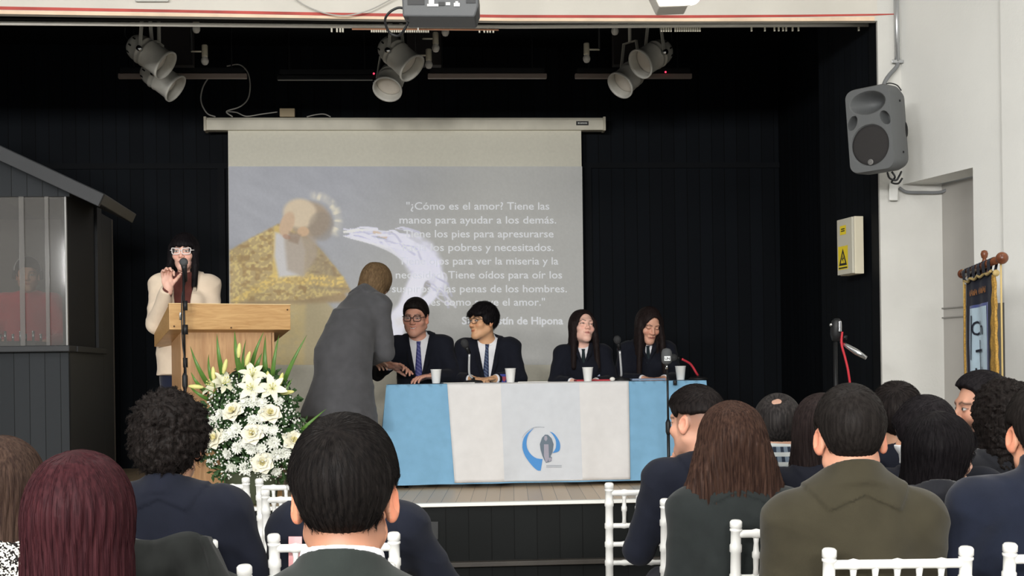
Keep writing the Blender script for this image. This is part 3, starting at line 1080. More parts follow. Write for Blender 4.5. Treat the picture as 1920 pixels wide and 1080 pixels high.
MB().tube(spline([P(1672, 322, 7.6), P(1678, 332, 7.6), P(1672, 342, 7.65), P(1684, 344, 7.7), P(1692, 334, 7.7)], 6), 0.006, 6).build('signal_lead', m_blk, spk, world=True, smooth=True)
m_steel = mat('galvanised_steel', C(186, 188, 190), rough=0.35, metal=0.8)
pp = thing('conduit_pipe', 'shiny steel conduit pipe running down the corner above the loudspeaker', 'pipe', PS(1682, 116, YF - .03))
MB().tube([PS(1680, -40, YF - .03), PS(1682.5, 116, YF - .03)], 0.0165, 14).build('pipe', m_steel, pp, world=True, smooth=True)
MB().hexa([PS(x, y, d) for y in (118, 112) for x, d in ((1672, YF - .045), (1694, YF - .045), (1694, YF - .001), (1672, YF - .001))]).build('clamp', m_steel, pp, world=True, bevel=.003)
MB().tube(spline([PS(1682.5, 116, YF - .03), PS(1682, 124, YF - .04), PS(1668, 140, YF - .06), PS(1660, 152, YF - .08), PS(1655, 166, YF - .12)], 6), 0.013, 10).build('flexible_hose', mat('grey_hose', C(120, 122, 124), rough=.5), pp, world=True, smooth=True)
o = MB().tube(spline([PS(1655, 160, YF - .1), PS(1668, 156, YF - .1), PS(1682, 160, YF - .1), PS(1690, 170, YF - .1)], 6), 0.004, 6).build('thin_black_cable', m_blk, smooth=True)
tag(o, 'thin black cable arching over the top of the loudspeaker', 'cable')
o = MB().hexa([PS(x, y, d) for y in (376, 343) for x, d in ((1667, YF - .05), (1684, YF - .05), (1684, YF - .001), (1667, YF - .001))]).build('switch_box', mat('white_plastic', C(222, 222, 218), rough=.4), bevel=.006)
tag(o, 'small white switch box on the pier below the loudspeaker', 'switch box')
o = MB().tube(spline([PS(1686, 352, YF - .03), PS(1700, 360, YF - .03), PS(1730, 361, YF - .03), PS(1765, 360, YF - .03), PS(1783, 350, YF - .04)], 6), 0.010, 10).build('grey_conduit', mat('grey_hose', C(120, 122, 124)), smooth=True)
tag(o, 'grey flexible conduit running from the switch box into the alcove', 'conduit')

# ---------------- electrical cabinet on the black side wall
ec = thing('electrical_cabinet', 'cream electrical cabinet with yellow warning stickers on the black wall', 'cabinet', PS(1603, 460, 8.25))
a0, a1 = PS(1603.5, 405, 8.22), PS(1603.5, 513, 8.22)
d0 = Vector((-0.045, 0.21, 0)); e0 = Vector((0.062, 0.01, 0))
H = a0.z - a1.z
mb = MB().hexa([a1, a1 + e0, a1 + e0 + d0, a1 + d0, a1 + hz * H, a1 + e0 + hz * H, a1 + e0 + d0 + hz * H, a1 + d0 + hz * H])
mb.build('case', mat('cream_steel', C(222, 214, 190), rough=.5), ec, world=True, bevel=.004)
nl = Vector((-d0.y, d0.x, 0)).normalized()
a3 = a1 + nl * 0.001 + hz * .004
o2 = nl * 0.018
mb = MB().hexa([a3 + d0 * .02, a3, a3 + o2, a3 + d0 * .02 + o2] if False else [a3, a3 + d0, a3 + d0 + o2, a3 + o2] + [p + hz * (H - .008) for p in (a3, a3 + d0, a3 + d0 + o2, a3 + o2)])
mb.build('door', mat('cream_steel_door', C(204, 200, 184), rough=.5), ec, world=True, bevel=.003)
yl = mat('warning_yellow', C(240, 214, 40), rough=.5)


def on_door(u, v, off=.0195):
    return a3 + d0 * u + hz * (H * v) + nl * off


st = MB().add([on_door(*p) for p in ((.28, .09), (.92, .09), (.92, .50), (.28, .50))], [(0, 1, 2, 3)]).build('warning_sticker', yl, ec, world=True)
MB().add([on_door(*p, .0205) for p in ((.34, .16), (.86, .16), (.60, .46), (.45, .2), (.75, .2), (.60, .38))], [(0, 1, 4, 3), (1, 2, 5, 4), (2, 0, 3, 5)]).build('triangle', m_blk, st, world=True)
MB().add([on_door(*p, .0205) for p in ((.62, .34), (.52, .27), (.59, .27), (.56, .205), (.68, .285), (.61, .285))], [(0, 1, 2, 5), (2, 3, 4, 5)]).build('lightning_bolt', m_blk, st, world=True)
MB().add([on_door(*p, .0205) for p in ((.32, .105), (.88, .105), (.88, .13), (.32, .13))], [(0, 1, 2, 3)]).build('caption', m_blk, st, world=True)
st = MB().add([on_door(*p) for p in ((.38, .70), (.78, .70), (.78, .86), (.38, .86))], [(0, 1, 2, 3)]).build('small_sticker', yl, ec, world=True)
MB().add([on_door(*p, .0205) for p in ((.46, .79), (.7, .79), (.7, .81), (.46, .81), (.46, .755), (.7, .755), (.7, .775), (.46, .775))], [(0, 1, 2, 3), (4, 5, 6, 7)]).build('caption', m_blk, st, world=True)

# ---------------- sound booth
def BW(x, y, z):
    return Vector((x - YAW * 1.3 * (y - 8.5), y + YAW * (x + 3), z))


bth = thing('sound_booth', 'black wooden sound booth with a gabled roof and glass front', 'booth', (-3.8, 8.6, STAGE_Z))
m_bth = mat_planks('booth_boards', C(46, 49, 52), 0.10, 0.004, rough=.6, axis='X', wob=.08)
m_bth2 = mat('booth_black', C(38, 40, 43), rough=.55, noise=(4, .1))
m_roofb = mat('booth_roof', C(52, 54, 56), rough=.5, noise=(5, .15))
xr = P(128, 660, 8.5).x
xl = -4.7
zl = P(60, 652, 8.5).z      # ledge
zh = P(60, 369, 8.5).z      # head of the glass


def bbox(name, xa, xb, ya, yb, za, zb, m, bevel=.003, par_=None):
    mb = MB().hexa([BW(xa, ya, za), BW(xb, ya, za), BW(xb, yb, za), BW(xa, yb, za), BW(xa, ya, zb), BW(xb, ya, zb), BW(xb, yb, zb), BW(xa, yb, zb)])
    return mb.build(name, m, par_ or bth, world=True, bevel=bevel)


bbox('front_panel', xl, xr, 8.5, 8.54, STAGE_Z, zl - .02, m_bth)
bbox('side_panel', xr - .04, xr, 8.54, 9.55, STAGE_Z, zl - .02, m_bth2)
bbox('side_panel', xr - .05, xr - .02, 8.56, 9.55, zl, zh + .06, mat('booth_side_black', C(16, 18, 22), rough=.7))
bbox('ledge', xl, xr + .02, 8.44, 8.64, zl - .03, zl + .012, m_bth2, .006)
bbox('ledge', xr - .12, xr + .03, 8.64, 9.55, zl - .03, zl + .012, m_bth2, .006)
bbox('corner_post', xr - .05, xr, 9.40, 9.55, zl, zh + .1, m_bth2)
bbox('back_panel', xl, xr, 9.9, 9.94, STAGE_Z, zh + .02, mat('booth_inside', C(96, 90, 84), rough=.7))
bbox('side_panel', xr - .03, xr, 9.55, 9.9, STAGE_Z, zh + .02, m_bth2)
# gable over the glass
zr = P(0, 297, 8.48).z; x0g = P(0, 297, 8.48).x; x1g, z1g = P(187, 384, 8.48).x, P(187, 384, 8.48).z
slope = (z1g - zr) / (x1g - x0g)
xm = -4.35
zt = lambda x: zr + slope * (x - x0g)
xe = xr + 0.02
mb = MB().prism([BW(xl, 8.5, zh), BW(xe, 8.5, zh), BW(xe, 8.5, zt(xe)), BW(xm, 8.5, zt(xm)), BW(xl, 8.5, zt(xm) + (xl - xm) * -slope)], (0, 0.05, 0))
mb.build('gable', m_bth, bth, world=True)
x2 = x1g + .02
for sgn in (1,):
    tA, tB = Vector((xm, 0, zt(xm))), Vector((x2, 0, zt(x2)))
    up = Vector((-(tB - tA).z, 0, (tB - tA).x)).normalized() * 0.075
    mb = MB()
    c = [BW(tA.x, 8.36, tA.z), BW(tB.x, 8.36, tB.z), BW(tB.x, 9.42, tB.z), BW(tA.x, 9.42, tA.z)]
    mb.hexa(c + [p + up for p in c])
    mb.build('roof', m_roofb, bth, world=True, bevel=.006)
    tC = Vector((xl - .5, 0, zt(xm) - (xm - xl + .5) * -slope))
    mb = MB()
    c = [BW(tC.x, 8.36, tC.z), BW(tA.x, 8.36, tA.z), BW(tA.x, 9.75, tA.z), BW(tC.x, 9.75, tC.z)]
    mb.hexa(c + [p + Vector((0, 0, .075)) for p in c])
    mb.build('roof', m_roofb, bth, world=True, bevel=.006)
# bargeboard on the roof's front edge
c = [BW(xm, 8.34, zt(xm)), BW(x2, 8.34, zt(x2))]
mb = MB().hexa([c[0] - up * .25, c[1] - up * .25, c[1] - up * .25 + Vector((0, .03, 0)), c[0] - up * .25 + Vector((0, .03, 0)), c[0] + up * .95, c[1] + up * .95, c[1] + up * .95 + Vector((0, .03, 0)), c[0] + up * .95 + Vector((0, .03, 0))])
mb.build('bargeboard', m_bth2, bth, world=True, bevel=.004)
# glass front
mg = bpy.data.materials.new('booth_glass')
mg.use_nodes = True
nt = mg.node_tree
for nd in list(nt.nodes): nt.nodes.remove(nd)
out = nt.nodes.new('ShaderNodeOutputMaterial')
mixs = nt.nodes.new('ShaderNodeMixShader')
tr_ = nt.nodes.new('ShaderNodeBsdfTransparent'); tr_.inputs[0].default_value = (.82, .84, .84, 1)
df = nt.nodes.new('ShaderNodeBsdfDiffuse'); df.inputs[0].default_value = C(150, 146, 142)
gl = nt.nodes.new('ShaderNodeBsdfGlossy'); gl.inputs['Roughness'].default_value = .05
add = nt.nodes.new('ShaderNodeMixShader'); add.inputs[0].default_value = .25
nt.links.new(df.outputs[0], add.inputs[1]); nt.links.new(gl.outputs[0], add.inputs[2])
mixs.inputs[0].default_value = .26
nt.links.new(tr_.outputs[0], mixs.inputs[1]); nt.links.new(add.outputs[0], mixs.inputs[2])
nt.links.new(mixs.outputs[0], out.inputs[0])
xg = P(123, 500, 8.5).x
bbox('glass_pane', xl, xg, 8.515, 8.521, zl + .012, zh, mg, 0)
m_strip = mat('pale_strip', C(206, 190, 184), rough=.5)
m_stripg = mg.copy(); m_stripg.name = 'milky_strip'
m_stripg.node_tree.nodes['Mix Shader'].inputs[0].default_value = .45
for px, wd_ in ((43, .016), (89, .012)):
    x = P(px, 500, 8.5).x
    bbox('pane_strip', x - wd_, x + wd_, 8.50, 8.512, zl + .012, zh, m_stripg, 0)  # milkier upright bands over the pane
bbox('glass_edge', xg - .006, xg + .006, 8.505, 8.53, zl + .012, zh, mat('glass_edge', C(150, 150, 148), rough=.4), .002)
mix_ = thing('mixing_desk', 'small mixing desk on the counter inside the glass booth', 'mixer', BW(-3.35, 8.85, zl + .0))
bbox('desk_body', -4.0, xr - .25, 8.66, 9.0, zl - .03, zl + .05, m_blk, .006, mix_)
mb = MB()
for k in range(9):
    p = BW(-3.55 + .045 * k, 8.72 + .02 * (k % 3), zl + .05)
    MB().tube([p, p + Vector((0, 0, .05 + .02 * (k % 2)))], .009, 8).build('knob', m_chrome, mix_, world=True, smooth=True)
mixtable = bbox('counter', xl, xr - .14, 8.64, 9.1, zl - .06, zl - .03, m_bth2, .003)

pl_ = bpy.data.lights.new('booth_fill', 'POINT'); pl_.energy = 5; pl_.shadow_soft_size = .15; pl_.color = (1, .92, .85)  # added point light, so the man behind the glass shows
po_ = bpy.data.objects.new('booth_fill', pl_); COL.objects.link(po_); po_.location = BW(-3.9, 8.95, zh - .12)
# ================================================================== table, cloths and what stands on them
def weld(o, d=1e-4):
    bm = bmesh.new(); bm.from_mesh(o.data)
    bmesh.ops.remove_doubles(bm, verts=bm.verts, dist=d)
    bmesh.ops.recalc_face_normals(bm, faces=bm.faces)
    for f in bm.faces: f.smooth = True
    bm.to_mesh(o.data); bm.free()
    return o


YT = 8.9
TZ = STAGE_Z + 0.722
tyt = lambda x: 722 + (x - 720) * (712.5 - 722) / 604
tyb = lambda x: 911 + (x - 713) * (896 - 911) / 620
tb = thing('long_table', 'long table under the blue and white cloths at the front of the stage', 'table', (PS(1020, 720, YT + .3).x, YT + .3, STAGE_Z))
TL, TRt = PS(726, 720, YT + .02), PS(1322, 713, YT + .02)
ux = (TRt - TL); ux.z = 0; TW = ux.length; ux.normalize(); uy = Vector((-ux.y, ux.x, 0))
T0 = Vector((TL.x, TL.y, 0))
tp = lambda a, b, z: T0 + ux * a + uy * b + Vector((0, 0, z))
m_ply = mat('table_board', C(200, 196, 186), rough=.5)
MB().hexa([tp(a, b, z) for z in (TZ - .045, TZ - .012) for a, b in ((0, 0), (TW, 0), (TW, .66), (0, .66))]).build('table_top', m_ply, tb, world=True)
for a in (.12, TW - .12):
    for b in (.08, .58):
        MB().tube([tp(a, b, STAGE_Z), tp(a, b, TZ - .045)], .016, 10).build('leg', m_blkm, tb, world=True, smooth=True)
m_blue = mat_cloth('sky_blue_cloth', C(124, 170, 202), 0.05, 0.05)
m_wcl = mat_cloth('white_cloth', C(218, 217, 217), 0.03, 0.05)
m_pcl = mat_cloth('pale_panel_cloth', C(205, 209, 215), 0.03, 0.1)


def sheet(fn, nu, nv):
    vs = [fn(i / nu, j / nv) for j in range(nv + 1) for i in range(nu + 1)]
    fs = []
    for j in range(nv):
        for i in range(nu):
            k = j * (nu + 1) + i
            fs.append((k, k + nu + 1, k + nu + 2, k + 1))
    return vs, fs


def front(u, v):
    a = -.006 + u * (TW + .012)
    z = TZ * (1 - v) + (STAGE_Z + .028) * v
    wv = v * (.010 * math.sin(u * 23 + 1) + .007 * math.sin(u * 51 + v * 3) + .006 * math.sin(u * 9 + 2))
    a += (u - .5) * v * .05 - .045 * v * max(0, 1 - u * 7)
    return tp(a, -.012 - wv - .02 * v - .004, z)


def side(s):
    def f(u, v):
        a, z = (-.006 if s < 0 else TW + .006), TZ * (1 - v) + (STAGE_Z + .028) * v
        b = -.016 + u * .69
        wv = v * (.02 * math.sin(u * 9 + .5) + .012 * math.sin(u * 17)) * min(1, u * 4)
        return tp(a + s * ((.070 if s < 0 else .030) * v + wv), b - .02 * v * (1 - u), z)
    return f


def top(u, v):
    return tp(-.006 + u * (TW + .012), -.016 + v * .69, TZ)


mb = MB()
for fn, nu, nv in ((front, 90, 26), (side(-1), 30, 26), (side(1), 30, 26), (top, 60, 12)):
    mb.add(*sheet(fn, nu, nv))
o = weld(mb.build('blue_tablecloth', m_blue))
tag(o, 'sky-blue tablecloth hanging to the stage floor over the long table', 'tablecloth')

bn = thing('white_table_banner', 'white banner with a blue emblem draped over the middle of the blue tablecloth', 'banner', tp(TW / 2, -.03, STAGE_Z + .03))
ulA, ulB = (833 - 720) / 604, (846 - 716) / 612
urA, urB = (1175 - 720) / 604, (1173 - 716) / 612


def fpoint(u, v, off):
    p = front(u, v)
    return p - uy * off


def wfront(a, b, a2, b2, off, v0=0.0, v1=.985):
    def f(u, v):
        vv = v0 + (v1 - v0) * v
        uu_ = (a + (b - a) * u) * (1 - vv) + (a2 + (b2 - a2) * u) * vv
        p = fpoint(uu_, vv, off)
        return p - uy * (.004 * math.sin(uu_ * 25 + vv * 2) * vv)
    return f


mb = MB()
mb.add(*sheet(wfront(ulA, urA, ulB, urB, .007), 60, 26))
mb.add(*sheet(lambda u, v: tp(-.006 + (ulA + (urA - ulA) * u) * (TW + .012), -.023 + v * .35, TZ + .004), 30, 6))
o = weld(mb.build('banner_cloth', m_wcl, bn, world=True))
md = o.modifiers.new('thick', 'SOLIDIFY'); md.thickness = .002
pA, pB = (933 - 720) / 604, (1081 - 720) / 604
pA2, pB2 = (938 - 716) / 612, (1083 - 716) / 612
mb = MB().add(*sheet(wfront(pA, pB, pA2, pB2, .0095, 0.01, .975), 30, 26))
o = weld(mb.build('middle_panel', m_pcl, bn, world=True))
# emblem: two brush-like crescents round a robed standing figure
m_embl = mat('emblem_blue', C(78, 142, 206), rough=.8)
m_embg = mat('emblem_grey', C(104, 118, 132), rough=.8)
m_embl2 = mat('emblem_pale', C(150, 158, 168), rough=.8)


def onbanner(px, py, off=.013):
    """A point of the banner's front under picture position px, py."""
    v = (py - tyt(px)) / (tyb(px) - tyt(px))
    v = min(max(v, 0.0), .98)
    u = ((px - 720) / 604) * (1 - v) + ((px - 716) / 612) * v
    p = fpoint(u, v, off)
    return p - uy * (.004)


ez = lambda zx, zy: (960 + zx / 9.0, 780 + zy / 9.0)


def eflat(name, outer, inner, m, off=.013):
    """A flat crescent between two drawn edges."""
    n = 22
    A_ = spline([Vector((x, y, 0)) for x, y in outer], 8)
    B_ = spline([Vector((x, y, 0)) for x, y in inner], 8)
    pick = lambda L, t: L[min(int(t * (len(L) - 1) + .5), len(L) - 1)]
    vs = []
    for i in range(n + 1):
        for L in (A_, B_):
            q = pick(L, i / n)
            vs.append(onbanner(*ez(q.x, q.y), off))
    fs = [(2 * i, 2 * i + 1, 2 * i + 3, 2 * i + 2) for i in range(n)]
    return link_mesh(name, vs, fs, m, bn, world=True)


eflat('emblem_crescent', [(300, 200), (190, 290), (125, 400), (112, 540), (160, 680), (260, 820), (350, 905), (410, 912)],
      [(300, 204), (220, 300), (182, 420), (190, 540), (250, 640), (330, 700), (410, 716), (444, 716)], m_embl)
eflat('emblem_crescent', [(570, 255), (640, 290), (710, 380), (742, 470), (735, 560), (690, 600), (612, 616)],
      [(575, 262), (620, 310), (664, 390), (674, 460), (666, 530), (640, 580), (612, 612)], m_embl)
fig = MB()
fo = [(490, 308), (440, 360), (402, 470), (412, 560), (440, 660), (470, 730), (500, 780), (540, 770), (590, 750), (600, 690), (575, 670), (612, 600), (632, 470), (600, 370), (540, 310)]
fig.add([onbanner(*ez(x, y), .0145) for x, y in fo], [tuple(range(len(fo)))])
fig.build('emblem_figure', m_embg, bn, world=True, label='grey robed figure in the emblem')
fig = MB()
for pts in ([(470, 470), (545, 470), (550, 690), (520, 770), (490, 760), (465, 660)], [(480, 330), (520, 330), (530, 380), (505, 420), (475, 390)], [(540, 700), (590, 690), (595, 740), (545, 760)]):
    fig.add([onbanner(*ez(x, y), .0155) for x, y in pts], [tuple(range(len(pts)))])
fig.build('emblem_robe', mat('emblem_lilac', C(158, 156, 170), rough=.8), bn, world=True)
arcs = MB()
ap = spline([Vector((x, y, 0)) for x, y in ((108, 360), (150, 300), (210, 245), (290, 195), (380, 182), (490, 186))], 10)
for i in range(0, len(ap) - 1):
    if i % 2 == 0:
        a_, b_ = ap[i], ap[i + 1]
        h_ = 7
        arcs.add([onbanner(*ez(a_.x, a_.y + h_), .0145), onbanner(*ez(b_.x, b_.y + h_), .0145), onbanner(*ez(b_.x, b_.y - h_), .0145), onbanner(*ez(a_.x, a_.y - h_), .0145)], [(0, 1, 2, 3)])
for yy in (825, 850):
    for xx in range(505, 750, 20):
        arcs.add([onbanner(*ez(a_, b_), .0145) for a_, b_ in ((xx, yy + 6), (xx + 13, yy + 6), (xx + 13, yy - 6), (xx, yy - 6))], [(0, 1, 2, 3)])
arcs.build('emblem_caption', m_embl2, bn, world=True)

# cups
m_cup = mat('white_plastic_cup', C(232, 232, 230), rough=.45)
cups = [(817.5, 'white plastic cup on the blue cloth in front of the smiling man in glasses'), (957, 'white plastic cup on the white cloth before the boy looking aside'),
        (1102, 'white plastic cup on the white cloth before the girl with her chin raised'), (1276, 'white plastic cup on the blue cloth near the red microphone neck')]
for px, lb in cups:
    p = onfloor(px, YT + .10, TZ + .004)
    t = MB().lathe([(.001, .004), (.024, .004), (.026, 0), (.027, .002), (.0375, .094), (.040, .097), (.0385, .100), (.036, .096), (.0255, .008), (.001, .008)], p, (0, 0, 1), 24).build('plastic_cup', m_cup, smooth=True)
    tag(t, lb, 'cup', 'white cups on the long table')
# papers and folders
m_paper = mat('paper', C(232, 230, 224), rough=.8)


def flat(name, label, cat, px, w, d, m, Y0=YT + .16, th=.006, rz=0.0, group=None, dz=.004):
    p = onfloor(px, Y0, TZ + dz)
    c, s = math.cos(rz), math.sin(rz)
    R = lambda x, y: p + ux * (x * c - y * s) + uy * (x * s + y * c)
    o = MB().hexa([R(x, y) + Vector((0, 0, z)) for z in (0, th) for x, y in ((-w / 2, -d / 2), (w / 2, -d / 2), (w / 2, d / 2), (-w / 2, d / 2))]).build(name, m, bevel=.001)
    return tag(o, label, cat, group)


flat('paper_sheets', 'white sheets of paper by the base of the first desk microphone', 'paper', 858, .22, .16, m_paper, th=.004, rz=.1)
flat('paper_sheets', 'white sheets of paper between the two middle cups', 'paper', 1000, .21, .16, m_paper, th=.004, rz=-.15)
flat('red_folder', 'red folder lying before the girl with her chin raised', 'folder', 1112, .26, .16, mat('red_card', C(172, 40, 52), rough=.6), th=.012, Y0=YT + .3)
flat('grey_folder', 'grey-blue folder lying before the girl looking down', 'folder', 1212, .24, .2, mat('grey_blue_card', C(120, 134, 156), rough=.5), th=.014, Y0=YT + .22)
o = MB().ball(onfloor(1148, YT + .12, TZ + .018), .014, 10, 8, (1.4, 1, 1)).build('crumpled_tissue', m_paper, smooth=True)
tag(o, 'small crumpled white tissue beside the second desk microphone', 'tissue')
o = MB().lathe([(0.001, .032), (.012, .032), (.014, .03), (.014, 0), (.001, 0)], tp((1262 - 726) / 596 * TW, -.05, TZ - .03), (0, 0, 1), 12).build('cloth_clip', m_blk, smooth=True)
tag(o, 'small black clip on the edge of the blue cloth by the tall microphone', 'clip')
m_foam = mat('microphone_foam', C(52, 53, 55), rough=.9, bump=(900, .4))


def deskmic(label, px, Y0, neck, head, m_neck):
    b = onfloor(px, Y0, TZ + .004)
    t = thing('desk_microphone', label, 'microphone', b, group='microphones on the long table')
    MB().lathe([(.001, 0), (.07, 0), (.07, .008), (.055, .018), (.014, .022), (.012, .04), (.001, .04)], b, (0, 0, 1), 24).build('base', m_blk, t, world=True, smooth=True)
    pts = [b + Vector((0, 0, .03))] + [PS(x, y, d) for x, y, d in neck]
    MB().tube(spline(pts, 8), .0085, 10).build('gooseneck', m_neck, t, world=True, smooth=True)
    a, c = [PS(x, y, d) for x, y, d in head]
    ax = (c - a).normalized(); L = (c - a).length
    MB().tube([a - ax * .01, a + ax * L * .45], [.013, .016], 14).build('capsule_holder', m_blkm, t, world=True, smooth=True)
    MB().lathe([(.001, L * .4), (.018, L * .42), (.026, L * .6), (.027, L * .8), (.018, L * .97), (.001, L)], a, ax, 18).build('windscreen', m_foam, t, world=True, smooth=True)
    return t


m_neck = mat('pale_metal', C(206, 208, 210), rough=.35, metal=.5)
deskmic('desk microphone with a pale neck before the boy in glasses looking aside', 887, YT + .2, [(880, 700, YT + .18), (880, 664, YT + .15)], [(879, 660, YT + .15), (868, 637, YT + .10)], m_neck)
deskmic('desk microphone with a pale neck between the two girls', 1164, YT + .2, [(1165, 698, YT + .18), (1162, 658, YT + .15)], [(1161, 652, YT + .15), (1156, 631, YT + .10)], m_neck)
deskmic('desk microphone with a curving red neck at the far end of the table', 1309, YT + .25, [(1306, 700, YT + .22), (1295, 683, YT + .2), (1278, 673, YT + .15)], [(1275, 672, YT + .15), (1258, 670, YT + .10)], mat('red_neck', C(206, 60, 72), rough=.4))


# ---------------- microphone stands
def stand(name, label, px, Y0, z0, ztop, r=.0105, base=.13, tripod=False):
    b = onfloor(px, Y0, z0)
    t = thing(name, label, 'microphone stand', b)
    if tripod:
        for k in range(3):
            a = 2 * math.pi * k / 3 + .5
            MB().tube([b + Vector((0, 0, .22)), b + Vector((math.cos(a) * .3, math.sin(a) * .3, .012))], .009, 8).build('leg', m_blkm, t, world=True, smooth=True)
    else:
        MB().lathe([(.001, 0), (base, 0), (base, .012), (base * .8, .022), (.02, .03), (.016, .05), (.001, .05)], b, (0, 0, 1), 28).build('base', m_blkm, t, world=True, smooth=True)
    zm_ = z0 + (ztop - z0) * .52
    MB().tube([b + Vector((0, 0, .02)), b + Vector((0, 0, zm_ - z0))], r, 12).build('lower_tube', m_blkm, t, world=True, smooth=True)
    MB().tube([b + Vector((0, 0, zm_ - z0)), b + Vector((0, 0, ztop - z0))], r * .7, 12).build('upper_tube', m_blkm, t, world=True, smooth=True)
    MB().tube([b + Vector((0, 0, zm_ - z0 - .05)), b + Vector((0, 0, zm_ - z0 - .03)), b + Vector((0, 0, zm_ - z0 + .03)), b + Vector((0, 0, zm_ - z0 + .05))], [r * 1.1, r * 1.7, r * 1.7, r * .9], 12).build('clutch', m_blk, t, world=True, smooth=True)
    return t, b


zt_ = PS(345, 500, 8.12).z
ms, b = stand('microphone_stand', 'black straight microphone stand in front of the wooden lectern', 346.5, 8.12, STAGE_Z, zt_)
hp = PS(345, 497, 8.12)
MB().tube([hp + Vector((0, .03, -.10)), hp + Vector((0, .008, -.02)), hp], [.012, .017, .02], 14).build('microphone_body', m_blk, ms, world=True, smooth=True)
MB().ball(hp + Vector((0, -.006, .018)), .027, 16, 10).build('grille', mat('mic_mesh', C(92, 94, 96), rough=.5, metal=.4, bump=(800, .5)), ms, world=True, smooth=True)
for yy, rr_ in ((618, .017), (573, .014), (680, .015)):
    p = PS(347.5, yy, 8.12)
    MB().tube([p - hz * .03, p + hz * .03], rr_, 12).build('collar', m_blk, ms, world=True, smooth=True)
MB().tube([PS(341, 590, 8.1), PS(338, 586, 8.1), PS(338, 600, 8.1)], .006, 8).build('clip', m_chrome, ms, world=True, smooth=True)
MB().tube(spline([hp + Vector((0, .03, -.10)), PS(341, 560, 8.11), PS(342, 640, 8.1), PS(349, 700, 8.1), PS(345, 790, 8.11)], 8), .004, 8).build('microphone_lead', m_blk, ms, world=True, smooth=True)

zt_ = PS(1250, 690, 8.35).z
ms, b = stand('microphone_stand', 'thin black microphone stand before the blue end of the table, foam head', 1251.5, 8.35, STAGE_Z, zt_)
hp = PS(1250, 668, 8.35)
MB().lathe([(.001, -.055), (.022, -.05), (.034, -.035), (.036, .0), (.034, .03), (.024, .048), (.001, .054)], hp, (0, 0, 1), 20).build('foam_windscreen', mat('grey_foam', C(92, 94, 96), rough=.9, bump=(900, .4)), ms, world=True, smooth=True)
MB().hexa([hp + Vector((x, y, z)) for z in (-.03, .0) for x, y in ((-.02, -.038), (.02, -.038), (.02, -.02), (-.02, -.02))]).build('white_label', mat('label_white', C(236, 240, 242), rough=.4), ms, world=True)
vs, fs = text_mesh('UN', .024, 'CENTER', bold=True)
link_mesh('label_lettering', [hp + Vector((x, -.0385, y - .024)) for x, y, z in vs], fs, m_blk, ms, world=True)
MB().tube([hp - hz * .055, hp - hz * .085], .009, 10).build('metal_neck', m_chrome, ms, world=True, smooth=True)

ms, b = stand('boom_stand', 'black boom stand with silver arm and red cable before the black stage end', 1567, 7.45, 0.0, P(1567, 640, 7.45).z, r=.018, tripod=True)
hp = P(1568, 618, 7.45)
MB().lathe([(.001, -.07), (.022, -.065), (.034, -.03), (.034, .02), (.028, .05), (.016, .064), (.001, .066)], hp, (.03, -.1, 1), 14).build('clamp_head', m_blk, ms, world=True, smooth=True)
MB().ball(P(1558, 609, 7.43), .010, 10, 8).build('clamp_knob', m_chrome, ms, world=True, smooth=True)
MB().hexa([P(x, y, d) for y in (622, 602) for x, d in ((1573, 7.41), (1578, 7.41), (1578, 7.43), (1573, 7.43))]).build('clamp_plate', m_chrome, ms, world=True, bevel=.003)
MB().tube([P(1576, 640, 7.45), P(1590, 650, 7.42), P(1606, 660, 7.38), P(1624, 671, 7.35)], [.010, .014, .018, .012], 12).build('boom_arm', m_chrome, ms, world=True, smooth=True)
MB().tube([P(1580, 632, 7.46), P(1588, 633, 7.46)], .012, 10).build('wing_nut', m_blkm, ms, world=True, smooth=True)
MB().tube(spline([P(1579, 622, 7.43), P(1578, 645, 7.43), P(1585, 672, 7.43), P(1591, 700, 7.43), P(1594, 740, 7.44), P(1590, 860, 7.44)], 8), .007, 8).build('red_cable', mat('red_cable', C(190, 40, 52), rough=.5), ms, world=True, smooth=True)

# ---------------- lectern
TH_L = math.radians(25)
lc0 = PS(430, 600, 8.36)
lec = thing('lectern', 'light wooden lectern with a sloping reading box, flowers in front', 'lectern', (lc0.x, lc0.y, STAGE_Z), TH_L)
m_oak = mat_wood('light_oak', C(204, 164, 112), C(180, 138, 88), (1.2, 9, 9))
m_oakv = mat_wood('light_oak_upright', C(198, 158, 116), C(176, 134, 96), (9, 9, 1.0))
zt = PS(434, 571.5, 8.34).z - STAGE_Z
wf, dpt = .388, .56
yf = -.05
mb = MB().hexa([(-wf, yf, zt - .160), (wf, yf, zt - .160), (wf, yf + dpt, zt - .255), (-wf, yf + dpt, zt - .255), (-wf, yf, zt), (wf, yf, zt), (wf, yf + dpt, zt - .165), (-wf, yf + dpt, zt - .165)])
mb.build('reading_box', m_oak, lec, bevel=.003)
mb = MB().hexa([(-wf - .002, yf - .004, zt), (wf + .002, yf - .004, zt), (wf + .002, yf + .03, zt - .009), (-wf - .002, yf + .03, zt - .009), (-wf - .002, yf - .004, zt + .006), (wf + .002, yf - .004, zt + .006), (wf + .002, yf + .03, zt - .003), (-wf - .002, yf + .03, zt - .003)])
mb.build('top_edge', mat('pale_edge', C(222, 190, 140), rough=.4), lec)
bw = .29
MB().box((-bw, .04, 0.04), (bw, .07, zt - .17)).build('front_panel', m_oakv, lec, bevel=.002)
for s in (-1, 1):
    MB().hexa([(s * bw - .012, .04, .04), (s * bw + .012, .04, .04), (s * bw + .012, .37, .04), (s * bw - .012, .37, .04), (s * bw - .012, .04, zt - .175), (s * bw + .012, .04, zt - .175), (s * bw + .012, .37, zt - .232), (s * bw - .012, .37, zt - .232)]).build('side_panel', m_oakv, lec, bevel=.002)
MB().box((-bw - .04, .0, 0.0), (bw + .04, .41, .045)).build('plinth', m_oak, lec, bevel=.004)
mb = MB()
